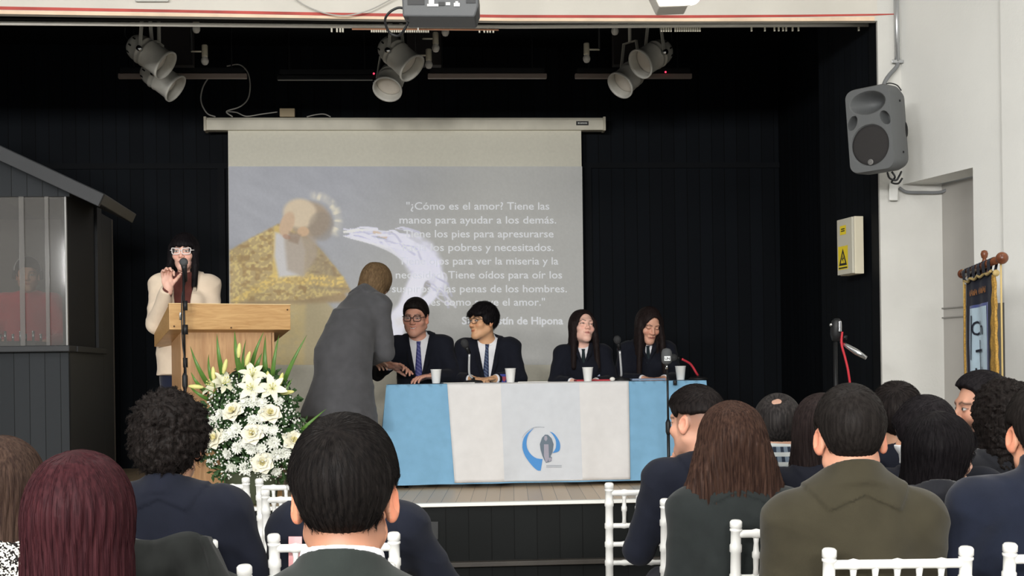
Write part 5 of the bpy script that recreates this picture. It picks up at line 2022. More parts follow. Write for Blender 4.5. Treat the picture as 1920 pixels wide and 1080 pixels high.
def head_color(q, col, F, skin):
    """Paint brows, eyes, lips onto the head's vertices (q in head frame)."""
    x, y, z = q[:, 0], q[:, 1], q[:, 2]
    ax = np.abs(x)
    fr = y < -.04

    def mix(mask, c, a=1.0):
        mk = (np.clip(mask, 0, 1) * a)[:, None]
        col[:, :3] = col[:, :3] * (1 - mk) + arr(c[:3]) * mk
    skin = arr(skin[:3])
    blush = np.exp(-(((ax - .038) / .018) ** 2 + ((z + .028) / .016) ** 2)) * fr
    mix(blush, skin * V3(1.05, .72, .68), .5)
    mix(np.exp(-((x / .012) ** 2 + ((z + .030) / .012) ** 2)) * (y < -.09), skin * V3(1.02, .75, .70), .45)
    earm = (ax > .076) & (np.abs(z + .006) < .045)
    mix(earm * 1.0, skin * V3(1.02, .62, .55), F.get('ear_red', .55) * .7)
    sm = F.get('smile', 0.0)
    lip = np.exp(-((np.maximum(ax - .012, 0) / .008) ** 2 + ((z + .0625 - .006 * sm * (ax / .02)) / .0085) ** 2)) * (y < -.073)
    mix(np.clip(lip * 1.6 - .35, 0, 1), F.get('lip', tuple(skin * V3(.95, .48, .45))), .8)
    line = np.exp(-((z + .0625 - .010 * sm * (ax / .02) ** 2) / .0022) ** 2) * (ax < .022 + .006 * sm) * (y < -.07)
    if sm > .3:
        zc = -.0635 + .011 * sm * (ax / .028) ** 2
        hh = .0040 * np.sqrt(np.clip(1 - (ax / .024) ** 2, 0, 1)) + 1e-5
        mix((np.abs(z - zc) < hh) * (y < -.06) * 1.0, (.62, .57, .53), .9)
        mix((np.abs(z - zc) >= hh) * (np.abs(z - zc) < hh + .006) * (ax < .027) * (y < -.06) * 1.0, tuple(skin * V3(.85, .50, .46)), .7)
    else: mix(line, tuple(skin * V3(.35, .18, .16)), .8)
    br = F.get('brow', (.02, .015, .012))
    zb = .0245 + .006 * np.clip((ax - .016) / .02, 0, 1) - .010 * np.clip((ax - .036) / .016, 0, 1)
    mix(np.exp(-((z - zb) / F.get('brow_w', .0042)) ** 2) * (ax > .011) * (ax < .052) * fr, br, .88)
    ex = ax - .0315
    op = F.get('eyes', 1.0)
    hgt = .0062 * op * np.sqrt(np.clip(1 - (ex / .0150) ** 2, 0, 1)) + 1e-5
    ez_ = z - .004 + (.003 if op < .3 else 0)
    ine = (np.abs(ex) < .0150) & (np.abs(ez_) < hgt) & fr
    if op > .3:
        mix(ine * 1.0, (.62, .60, .58), 1)
        ir = np.hypot(x - np.sign(x) * .0315 - F.get('gaze', 0.0), ez_) < .0058
        mix((ine & ir) * 1.0, (.02, .012, .008), 1)
    lash = np.exp(-((ez_ - hgt) / .0020) ** 2) * (np.abs(ex) < .0165) * fr
    mix(lash, (.015, .01, .01), .9)
    under = np.exp(-((ez_ + hgt) / .0018) ** 2) * (np.abs(ex) < .0155) * fr
    mix(under, tuple(skin * V3(.5, .35, .3)), .55)
    if F.get('beard', 0):
        bd = (np.clip((-.035 - z) / .02, 0, 1) * np.clip((.02 - y) / .03, 0, 1)) * np.clip((np.hypot(x / .022, (z + .062) / .009) - .7) * 2, 0, 1)
        st = np.exp(-((z + .048) / .008) ** 2) * (ax < .03) * (y < -.075)
        mix(np.maximum(bd, st), F.get('beard_col', (.045, .035, .03)), F['beard'])
    if F.get('stubble_back', 0):
        pass
    return col


# ------------------------------------------------------------------ hands
def hand_prims(w, d, n, side, curl=(.35, .4, .45, .5), thumb=.5, s=1.0, spread=.06):
    """Wrist w, direction d, palm normal n (palm faces n); side=+1 puts the thumb toward t=d x n."""
    w = Vector(w); d = Vector(d).normalized(); n = Vector(n)
    n = (n - d * n.dot(d)).normalized()
    t = d.cross(n).normalized() * side
    R = np.array([list(t), list(d), list(n)], dtype=np.float32).T
    out = [ell(w + d * .048 * s, (.040 * s, .052 * s, .0155 * s), R), cap(w - d * .02, w + d * .03, .025 * s, .022 * s),
           ell(w + d * .04 * s + t * .022 * s + n * .006 * s, (.018 * s, .032 * s, .015 * s), R)]
    L = ((.040, .025, .020), (.044, .028, .021), (.041, .026, .020), (.032, .020, .018))
    off = (.029, .0095, -.0105, -.029)
    for k in range(4):
        p = w + d * (.090 - abs(k - 1.2) * .005) * s + t * off[k] * s
        a = 0.0
        fan = spread * (1.2 - k)
        for j in range(3):
            c = curl[k] if not isinstance(curl[k], (tuple, list)) else curl[k][j]
            a += c * (.7 if j == 0 else 1.0)
            dv = (d * math.cos(a) + n * math.sin(a) + t * fan * math.cos(a)).normalized()
            q = p + dv * L[k][j] * s
            out.append(cap(p, q, (.0093 - .0008 * j) * s, (.0086 - .0009 * j) * s))
            p = q
    p = w + d * .022 * s + t * .026 * s + n * .004 * s
    for j, l in enumerate((.040, .031, .025)):
        a = .75 - j * .28 * (1 - thumb)
        dv = (d * math.cos(a) + t * math.sin(a) * (1 - thumb * .55 * j * .5) + n * thumb * (.35 + .35 * j)).normalized()
        q = p + dv * l * s
        out.append(cap(p, q, (.0125 - .0016 * j) * s, (.0110 - .0016 * j) * s))
        p = q
    return U(out, .007), w + d * .09


# ------------------------------------------------------------------ bodies
def seated():
    return dict(pel=(0, .03, .545), nk=(0, .045, 1.045), sh=[(-.178, .04, .985), (.178, .04, .985)], el=[(-.235, .0, .735), (.235, .0, .735)], wr=[(-.12, -.235, .655), (.12, -.235, .655)],
                hip=[(-.085, .02, .525), (.085, .02, .525)], kn=[(-.11, -.35, .53), (.11, -.35, .53)], an=[(-.11, -.25, .10), (.11, -.25, .10)], to=[(-.125, -.38, .035), (.125, -.38, .035)],
                hd=(0, .005, 1.195), hand=[((.35, -.8, -.3), (0, -.3, -1)), ((-.35, -.8, -.3), (0, -.3, -1))])


def standing():
    return dict(pel=(0, .0, .93), nk=(0, .03, 1.425), sh=[(-.175, .02, 1.365), (.175, .02, 1.365)], el=[(-.215, .03, 1.09), (.215, .03, 1.09)], wr=[(-.215, -.05, .86), (.215, -.05, .86)],
                hip=[(-.085, .0, .90), (.085, .0, .90)], kn=[(-.09, -.01, .50), (.09, -.01, .50)], an=[(-.09, .01, .09), (.09, .01, .09)], to=[(-.11, -.13, .03), (.11, -.13, .03)],
                hd=(0, -.005, 1.575), hand=[((0, -.1, -1), (1, 0, 0)), ((0, -.1, -1), (-1, 0, 0))])


def frame(J):
    pel, nk = Vector(J['pel']), Vector(J['nk'])
    u = (nk - pel).normalized()
    r = Vector(J['sh'][1]) - Vector(J['sh'][0])
    r = (r - u * r.dot(u)).normalized()
    f = u.cross(r)            # local +y: toward the back
    return u, r, f, np.array([list(r), list(f), list(u)], dtype=np.float32).T


def torso(J, o, B):
    """Chest, belly, hips and shoulders grown by o."""
    u, r, f, R = frame(J)
    pel, nk = Vector(J['pel']), Vector(J['nk'])
    L = (nk - pel).length
    w = B.get('w', 1.0); g = B.get('girth', 1.0); bust = B.get('bust', 0)
    it = [(ell(pel + u * L * .66, (.152 * w + o, .100 * g + o, .185 + o), R), 0),
          (ell(pel + u * L * .30, (.140 * w + o, .098 * g + o, .17 + o), R), .08),
          (ell(pel + u * L * .02, (.160 * w + o, .115 * g + o, .115 + o), R), .08)]
    for s, S in ((-1, J['sh'][0]), (1, J['sh'][1])):
        S = Vector(S)
        it.append((cap(pel + u * L * .84, S - r * s * .02, .062 + o, .050 + o), .05))
        it.append((cap(nk - u * .02 + f * .005, S + u * .012 - r * s * .045, .040 + o, .038 + o), .05))
        if bust:
            it.append((ell(pel + u * L * .63 + r * s * .065 - f * .085, (.055 + o, .045 + o, .055 + o), R), .04))
    return it


def arms(J, o, B, k=.03, cuff=0.0):
    it = []
    for i in (0, 1):
        S, E, Wv = Vector(J['sh'][i]), Vector(J['el'][i]), Vector(J['wr'][i])
        e = Wv + (E - Wv).normalized() * cuff
        it.append((cap(S, E, .050 + o, .041 + o), k))
        it.append((cap(E, e, .041 + o, .029 + o * 1.1), .02))
    return it


def legs(J, o, B):
    it = []
    for i in (0, 1):
        H, K, A = Vector(J['hip'][i]), Vector(J['kn'][i]), Vector(J['an'][i])
        it += [(cap(H, K, .080 + o, .056 + o), .05), (cap(K, A, .054 + o, .040 + o), .02)]
    return it


def folds(fn, amp, seed=0, f=1.0):
    """Lengthways and slanting creases in cloth."""
    r = np.random.default_rng(seed)
    a = r.uniform(0, 6.28, 8)

    def g(p):
        x, y, z = p[:, 0] * f, p[:, 1] * f, p[:, 2] * f
        # creases: narrow ridges running slantwise, in patches
        r1 = (1 - np.abs(np.sin(15 * z + 10 * np.abs(x) + 1.6 * np.sin(9 * x + a[0]) + 1.3 * np.sin(8 * y + a[1]) + a[2]))) ** 2
        r2 = (1 - np.abs(np.sin(13 * x - 9 * z + 7 * y + 1.5 * np.sin(7 * z + a[3]) + a[4]))) ** 2
        r3 = (1 - np.abs(np.sin(24 * z - 11 * x + 1.5 * np.sin(12 * y + a[5])))) ** 2
        e1 = np.clip(.5 + .9 * np.sin(6.3 * x + 5.1 * z + 6 * y + a[7]), 0, 1)
        e2 = np.clip(.4 + .9 * np.sin(5.0 * z - 7 * x + a[6]), 0, 1)
        arm = np.clip((np.abs(x) - .13) / .08, 0, 1)
        return fn(p) - amp * (r1 * e1 * 1.3 + r2 * e2 * 1.1 + r3 * arm * .9 - .6)
    return g


def bounds(J, names=('pel', 'nk', 'sh', 'el', 'wr', 'hip', 'kn', 'an', 'to', 'hd'), m=.14):
    pts = []
    for n in names:
        v = J[n]
        pts += [v] if not isinstance(v, list) else v
    a = np.array([list(p) for p in pts])
    return a.min(0) - m, a.max(0) + m


NPEOPLE = 0


def neck_ring(J, R, h, th, tilt=0.35, cy=0.0, dz=0.0, drop=0.0, drop_out=.16):
    """A standing collar: ring about the neck, higher behind."""
    u, r, f, M = frame(J)
    nk = Vector(J['nk'])
    T = M @ np.array(Matrix.Rotation(tilt, 3, 'X'), dtype=np.float32)
    c = nk + u * dz + f * cy

    def g(p):
        q = (p - arr(c)) @ T
        d = np.sqrt(q[:, 0] ** 2 + (q[:, 1] * .92) ** 2)
        rr = R + drop_out * np.maximum(-q[:, 2], -h)
        return (np.sqrt(np.maximum(np.maximum(q[:, 2] - h, -h - drop - q[:, 2]), 0) ** 2 + (d - rr) ** 2) - th) * .85
    return g


def v_open(J, top_w, bottom_t, depth=.02):
    """The opening of a jacket front: a wedge from the collar down to bottom_t along the spine."""
    u, r, f, M = frame(J)
    pel, nk = Vector(J['pel']), Vector(J['nk'])
    L = (nk - pel).length
    b = pel + u * L * bottom_t
    H = L * (1.12 - bottom_t)

    def g(p):
        q = (p - arr(b)) @ M
        wd = top_w * np.clip(q[:, 2] / H, 0, 1.3)
        return np.maximum(np.maximum(np.abs(q[:, 0]) - wd, q[:, 1] + depth), -q[:, 2])
    return g


m_skin = mat_vcol('skin', rough=.5, spec=.35, sss=.12)


def person(label, loc, rz, J, head=(0, 0, 0), F=None, skin=C(206, 160, 134), hair=None, B=None, clothes=(), scale=1.0, res=.004, hand_res=.0, group=None, cat='person', hscale=1.0, hands=True, seed=0, name='person'):
    """One figure: a continuous body with hair and clothes as its children."""
    F = F or {}; B = B or {}
    t = thing(name, label, cat, loc, rz, group, scale)
    Rh = rot(*head); hc = Vector(J['hd'])
    hs = hscale
    HS = head_sdf(F)
    headf = XF(lambda q: HS(q / hs) * hs, Rh, hc)
    u, r, f, R = frame(J)
    nk = Vector(J['nk'])
    inhead = lambda x, y, z: hc + Vector(np.array(Rh) @ np.array((x * hs, y * hs, z * hs)))
    items = torso(J, 0, B)
    items += [(cap(nk - u * .05, inhead(0, .018, -.055), B.get('neck', .052) * hs * 1.02, .052 * hs), .035)]
    items += arms(J, 0, B)
    items += legs(J, 0, B)
    for i in (0, 1):
        A, T_ = Vector(J['an'][i]), Vector(J['to'][i])
        items.append((cap(A - Vector((0, 0, .03)), T_, .038, .028), .02))
    hb = []
    if hands:
        for i in (0, 1):
            H = J['hand'][i]
            sd = H[2].get('side', 1 if i == 0 else -1) if len(H) > 2 else (1 if i == 0 else -1)
            kw = {k: v for k, v in (H[2] if len(H) > 2 else {}).items() if k != 'side'}
            hf, hcen = hand_prims(J['wr'][i], H[0], H[1], sd, s=hs * .97, **kw)
            items.append((hf, .010)); hb.append(hcen)
    bodyf = UK(items + [(headf, .028)])
    lo, hi = bounds(J)
    hr = .13 * hs
    fx = [(hc.x - hr, hc.x + hr, res)]; fy = [(hc.y - hr, hc.y + hr, res)]; fz_ = [(hc.z - .155 * hs, hc.z + hr + .01, res)]
    if hand_res:
        for c in hb:
            fx.append((c.x - .11, c.x + .11, hand_res)); fy.append((c.y - .11, c.y + .11, hand_res)); fz_.append((c.z - .11, c.z + .11, hand_res))
    hi[2] = max(hi[2], hc.z + hr + .02)
    X, Y, Z = axis(lo[0], hi[0], .012, fx), axis(lo[1], hi[1], .012, fy), axis(lo[2], hi[2], .013, fz_)
    v, fc = nets(bodyf, X, Y, Z)
    col = np.ones((len(v), 4), dtype=np.float32)
    sk = arr(skin)
    col[:] = sk
    q = ((v - arr(hc)) @ Rh) / hs
    m = (np.abs(q[:, 0]) < .12) & (np.abs(q[:, 1]) < .14) & (q[:, 2] > -.14) & (q[:, 2] < .14)
    sub = col[m].copy()
    col[m] = head_color(q[m], sub, F, skin)
    if hair and hair.get('fade'):
        # cropped sides: hair colour thins into skin
        fd = hair['fade']
        zz = q[:, 2] - fd.get('z0', -.05)
        k = np.clip(zz / fd.get('h', .07), 0, 1) * (q[:, 1] > fd.get('y', -.03) - .0) * m
        k *= (np.abs(q[:, 0]) < .0755 + 0 * zz)
        col[:, :3] = col[:, :3] * (1 - k[:, None] * fd.get('a', .8)) + arr(hair['col'][:3]) * k[:, None] * fd.get('a', .8)
    if hair and hair.get('bald'):
        k = np.clip((q[:, 2] - .06) / .02, 0, 1)[:, None] * .5
        col[:, :3] = col[:, :3] * (1 - k) + arr(hair['col'][:3]) * k
    fast_mesh('body', v, fc, m_skin, t, col)
    ctx = dict(t=t, J=J, B=B, hc=hc, Rh=Rh, hs=hs, frame=(u, r, f, R), nk=nk, headf=headf, inhead=inhead, seed=seed, bodyf=bodyf)
    for c in clothes:
        c(ctx)
    if hair:
        make_hair(ctx, hair)
    return t, ctx


# ------------------------------------------------------------------ clothes
def garment(ctx, name, fn, m, lo, hi, step=.008, label=None, fine=()):
    X, Y, Z = [axis(lo[i], hi[i], step, [q[1:] for q in fine if q[0] == i]) for i in range(3)]
    v, fc = nets(fn, X, Y, Z, slack=(1.6, .02))
    if len(v) == 0: return None
    return fast_mesh(name, v, fc, m, ctx['t'], label=label)


def jacket(m, o=.020, hem=-.10, opening=None, collar='suit', name='jacket', amp=.004, cuff=.012, skirt=None, coll_h=.022, coll_R=.064, step=.008, lapel=.0, label=None, tilt=.38, coll_dz=.018, drop=.012, fold=.055):
    def go(ctx):
        J, B = ctx['J'], ctx['B']; u, r, f, R = ctx['frame']; nk = ctx['nk']
        pel = Vector(J['pel'])
        it = torso(J, o, B)
        for i, sg in ((0, -1), (1, 1)):
            S_ = Vector(J['sh'][i])
            it.append((ell(S_ + u * .022 - r * sg * .018 + f * .0, (.072 + o * .5, .062 + o * .5, .032 + o), R), .03))
        if skirt:
            for (a, b, ra, rb, sx) in skirt:
                it.append((lambda p, a=arr(a), b=arr(b), ra=ra, rb=rb, sx=sx: cone_skirt(p, a, b, ra, rb, sx, R), .12))
        fn = UK(it)
        # hem cut before the sleeves are added
        if hem is not None:
            hp = pel + u * hem
            fn = INT(fn, half(-arr(u), -float(arr(u) @ arr(hp))), .012)
        fn = UK([(fn, 0)] + [(a, k) for a, k in arms(J, o * .9, B, .05, cuff)])
        fn = folds(fn, amp, ctx['seed'])
        if collar != 'none':
            hole = cap(nk - u * .10, nk + u * .2, coll_R - .010, coll_R + .02)
            fn = SUB(fn, hole, .01)
            base = fn
            ring = neck_ring(J, coll_R, coll_h, .0075, tilt, .004, coll_dz)
            if drop:
                cn = arr(nk); Rm = arr(R)

                def layer(p):
                    q = (p - cn) @ Rm
                    ax = np.abs(q[:, 0])
                    dxy = np.sqrt(q[:, 0] ** 2 + q[:, 1] ** 2)
                    reg = np.maximum(-(q[:, 2] - .012 + drop + .45 * ax), dxy - coll_R - fold)
                    return np.maximum(base(p) - .009, reg)
                fn = UK([(base, 0), (layer, .0), (ring, .010)])
            else:
                fn = UK([(base, 0), (ring, .012)])
        if opening:
            vo = v_open(J, opening[0], opening[1])
            fn2 = SUB(fn, vo, .004)
            if lapel:
                L = (nk - pel).length
                b = pel + u * L * opening[1]
                H = L * (1.12 - opening[1])
                lap = []
                for s in (-1, 1):
                    top = b + u * H * .86 + r * s * (opening[0] * .86 + lapel * .7) - f * (.052)
                    mid = b + u * H * .45 + r * s * (opening[0] * .45 + lapel) - f * (.118 * B.get('girth', 1) + o * .5)
                    bot = b + u * H * .0 - f * (.122 * B.get('girth', 1) + o * .6)
                    lap += [cap(top, mid, .013, .016), cap(mid, bot, .016, .006)]
                fn3 = fn2
                fn2 = UK([(fn3, 0), (U(lap, .01), .008)])
            fn = fn2
        lo, hi = bounds(J, ('pel', 'nk', 'sh', 'el', 'wr'), .16)
        if skirt:
            for s in skirt:
                for q in (s[0], s[1]):
                    rr = max(s[2], s[3]) * max(1, s[4]) + .04
                    lo = np.minimum(lo, np.array(q) - rr); hi = np.maximum(hi, np.array(q) + rr)
        # sleeves end before the wrist
        for i in (0, 1):
            W_ = Vector(J['wr'][i]); d = (W_ - Vector(J['el'][i])).normalized()
            fn = (lambda g, W_=W_, d=d: (lambda p: np.where(((p - arr(W_)) ** 2).sum(1) < .0121, np.maximum(g(p), (p - arr(W_ - d * cuff)) @ arr(d)), g(p))))(fn)
        garment(ctx, name, fn, m, lo, hi, step, label)
    return go


def cone_skirt(p, a, b, ra, rb, sx, R):
    """Elliptic cone between two points: skirts of coats."""
    ba = b - a; L2 = float(ba @ ba)
    t = np.clip(((p - a) @ ba) / L2, 0, 1)
    q = (p - a - t[:, None] * ba) @ R
    rr = ra + (rb - ra) * t
    d = np.sqrt((q[:, 0] / sx) ** 2 + q[:, 1] ** 2)
    tt = ((p - a) @ ba) / L2
    L = math.sqrt(L2)
    return np.maximum((d - rr) * .8, np.maximum(-tt, tt - 1) * L)


def shirt(m, o=.008, collar=True, name='shirt', coll_R=.057, coll_h=.020, turtle=False, dz=.024, label=None, step=.008):
    def go(ctx):
        J, B = ctx['J'], ctx['B']; u, r, f, R = ctx['frame']; nk = ctx['nk']
        it = torso(J, o, B) + arms(J, o * .7, B, .04, -.004)
        fn = UK(it)
        if collar:
            fn = SUB(fn, cap(nk - u * .1, nk + u * .2, coll_R - .006, coll_R + .01), .008)
            fn = UK([(fn, 0), (neck_ring(J, coll_R, .042 if turtle else coll_h, .006, .12 if turtle else .30, -.004, dz), .010)])
        for i in (0, 1):
            W_ = Vector(J['wr'][i]); d = (W_ - Vector(J['el'][i])).normalized()
            fn = (lambda g, W_=W_, d=d: (lambda p: np.where(((p - arr(W_)) ** 2).sum(1) < .0121, np.maximum(g(p), (p - arr(W_ + d * .004)) @ arr(d)), g(p))))(fn)
        lo, hi = bounds(J, ('pel', 'nk', 'sh', 'el', 'wr'), .13)
        garment(ctx, name, fn, m, lo, hi, step, label)
        ctx['shirtf'] = fn
    return go


def collar_flaps(m, R=.066, dz=.02, drop_=.055, w=.045):
    """Two pointed flaps folded down either side of the tie knot, and the band behind them."""
    def go(ctx):
        u, r, f, M = ctx['frame']; nk = ctx['nk']; hs = ctx['hs']
        mb = MB()
        n = 18
        vs = []
        for k in range(n + 1):
            a = -math.pi * .93 + 2 * math.pi * .93 * k / n      # from one front corner round the back to the other
            x, y = math.sin(a), math.cos(a)
            fr = max(0, -y)                                    # 1 at the front
            rr = R * hs
            top = nk + r * x * rr + f * (y * rr * .98) + u * (dz + .018 - .034 * fr)
            ln = .030 + (drop_ - .030) * fr ** 3
            bot = nk + r * x * (rr + .012 + .006 * fr) + f * (y * (rr + .014) - .012 * fr) + u * (dz + .018 - .034 * fr - ln)
            vs += [top, bot]
        fs = [(2 * i, 2 * i + 1, 2 * i + 3, 2 * i + 2) for i in range(n)]
        o = link_mesh('shirt_collar', vs, fs, m, ctx['t'], smooth=True)
        md = o.modifiers.new('thick', 'SOLIDIFY'); md.thickness = .004
    return go


def trousers(m, o=.012, name='trousers', rise=.02):
    def go(ctx):
        J, B = ctx['J'], ctx['B']; u, r, f, R = ctx['frame']
        pel = Vector(J['pel'])
        it = [(ell(pel + u * .005, (.162 * B.get('w', 1) + o, .117 * B.get('girth', 1) + o, .118 + o), R), 0)] + legs(J, o, B)
        fn = folds(UK(it), .003, ctx['seed'] + 5)
        fn = INT(fn, half((0, 0, -1), -(min(J['an'][0][2], J['an'][1][2]) - .02)), .004)
        lo, hi = bounds(J, ('pel', 'hip', 'kn', 'an'), .16)
        garment(ctx, name, fn, m, lo, hi, .012)
    return go


def shoes(m):
    def go(ctx):
        J = ctx['J']
        for i in (0, 1):
            A, T_ = Vector(J['an'][i]), Vector(J['to'][i])
            d = (T_ - A); d.z = 0; d.normalize()
            b = Vector((A.x, A.y, A.z - .055)); e = Vector((T_.x, T_.y, T_.z + .006))
            fn = UK([(cap(A, b, .048, .046), 0), (cap(b - d * .03, e, .044, .036), .03)])
            fn = INT(fn, half((0, 0, -1), -(T_.z - .032)), .004)
            lo = np.minimum(np.array(A), np.array(T_)) - .09; hi = np.maximum(np.array(A), np.array(T_)) + .09
            garment(ctx, 'shoe', fn, m, lo, hi, .009)
    return go


def march(fn, o, d, far=.4, n=80):
    """Where a ray first meets a garment."""
    ts = np.linspace(0, far, n, dtype=np.float32)
    p = arr(o)[None] + ts[:, None] * arr(d)[None]
    v = fn(p)
    k = np.argmax(v < 0)
    return Vector(p[k]) if v[k] < 0 else None


def tie(m, top=.98, bottom=.30, w0=.012, w1=.030, knot=True, sway=0.0):
    """A knotted neck tie lying on the shirt front."""
    def go(ctx):
        J = ctx['J']; u, r, f, R = ctx['frame']; pel, nk = Vector(J['pel']), ctx['nk']
        L = (nk - pel).length
        vs, fs = [], []
        n = 22
        for i in range(n + 1):
            t = i / n
            c = pel + u * L * (top + (bottom - top) * t) + r * sway * t
            ww = w0 + (w1 - w0) * t
            if t < .12: ww = w0 * (1.5 - 4 * t)
            for s in (-1, -.4, .4, 1):
                q = c + r * s * ww
                h = march(ctx['shirtf'], q - f * .3, f, .45, 150)
                h = (h if h is not None else q - f * .1) - f * (.010 if t >= .12 else .015) - f * (.004 if abs(s) < .5 else 0)
                vs.append(h)
        for i in range(n):
            for k in range(3):
                a = i * 4 + k
                fs.append((a, a + 4, a + 5, a + 1))
        o = link_mesh('tie', vs, fs, m, ctx['t'], smooth=True)
        md = o.modifiers.new('thick', 'SOLIDIFY'); md.thickness = .006
    return go


def badge(dx, t, m, size=.030, m2=None, kind='shield'):
    def go(ctx):
        J = ctx['J']; u, r, f, R = ctx['frame']; pel, nk = Vector(J['pel']), ctx['nk']
        L = (nk - pel).length
        c = pel + u * L * t + r * dx
        h = march(ctx['bodyf'], c - f * .3, f, .45, 200)
        h = (h if h is not None else c - f * .1) - f * .030
        sh = [(-.8, 1), (.8, 1), (.85, .1), (.5, -.7), (0, -1.1), (-.5, -.7), (-.85, .1)]
        n0 = (-f + r * (.25 if dx > 0 else -.25)).normalized()
        rr = (r + f * (.25 if dx > 0 else -.25)).normalized()
        mb = MB().prism([h + rr * x * size + u * y * size for x, y in sh], n0 * .004)
        o = mb.build('pocket_badge', m, ctx['t'])
        if m2:
            mb = MB().prism([h + n0 * .004 + rr * x * size * .5 + u * y * size * .5 for x, y in sh], n0 * .0015)
            mb.build('badge_centre', m2, o)
    return go


def glasses(m, w=.0235, h=.017, cat_eye=0.0, th=.0024):
    def go(ctx):
        ih = ctx['inhead']
        mb = MB()
        for s in (-1, 1):
            pts = []
            for k in range(25):
                a = 2 * math.pi * k / 24
                ca_, sa = math.cos(a), math.sin(a)
                x = math.copysign(abs(ca_) ** .6, ca_) * w; z = math.copysign(abs(sa) ** .6, sa) * h
                if cat_eye and z > 0: z += cat_eye * max(0, ca_) * .012; x += cat_eye * max(0, ca_) * .004
                pts.append(ih(s * (.033 + x), -.103 + .012 * max(0, x / w) ** 2, .003 + z))
            mb.tube(pts, th * ctx['hs'], 8)
            mb.tube([ih(s * (.033 + w), -.092, .010), ih(s * .074, -.070, .012), ih(s * .081, .012, .012), ih(s * .081, .030, -.002)], th * .9, 8)
        mb.tube([ih(-.033 + w, -.103, .006), ih(0, -.107, .009), ih(.033 - w, -.103, .006)], th * ctx['hs'], 8)
        o = mb.build('glasses', m, ctx['t'], smooth=True)
        ml = mat('lens_clear', (1, 1, 1, 1), rough=.05)
        b = ml.node_tree.nodes['Principled BSDF']; b.inputs['Alpha'].default_value = .05
        lb = MB()
        for s in (-1, 1):
            ring = [ih(s * (.033 + math.copysign(abs(math.cos(a)) ** .6, math.cos(a)) * w), -.1025, .003 + math.copysign(abs(math.sin(a)) ** .6, math.sin(a)) * h) for a in np.linspace(0, 2 * math.pi, 24, endpoint=False)]
            lb.add(ring, [tuple(range(24))])
        lb.build('lens', ml, o)
    return go


# ------------------------------------------------------------------ hair
def mat_hair(name, col, col2=None, rough=.42):
    if name in MATS: return MATS[name]
    c2 = tuple(a * .5 + b * .5 for a, b in zip(col2[:3], col[:3])) + (1,) if col2 else tuple(min(1, c * 1.6 + .001) for c in col[:3]) + (1,)
    m = mat(name, col, rough=max(rough, .52), spec=.06)
    nt = m.node_tree; b = nt.nodes['Principled BSDF']
    tc = nt.nodes.new('ShaderNodeTexCoord'); mp = nt.nodes.new('ShaderNodeMapping')
    mp.inputs['Scale'].default_value = (160, 160, 5)
    nt.links.new(tc.outputs['Object'], mp.inputs['Vector'])
    n = nt.nodes.new('ShaderNodeTexNoise'); n.inputs['Scale'].default_value = 1.0; n.inputs['Detail'].default_value = 2
    nt.links.new(mp.outputs['Vector'], n.inputs['Vector'])
    r = nt.nodes.new('ShaderNodeValToRGB')
    r.color_ramp.elements[0].position = .35; r.color_ramp.elements[0].color = col
    r.color_ramp.elements[1].position = .75; r.color_ramp.elements[1].color = c2
    nt.links.new(n.outputs['Fac'], r.inputs['Fac'])
    nt.links.new(r.outputs['Color'], b.inputs['Base Color'])
    return m


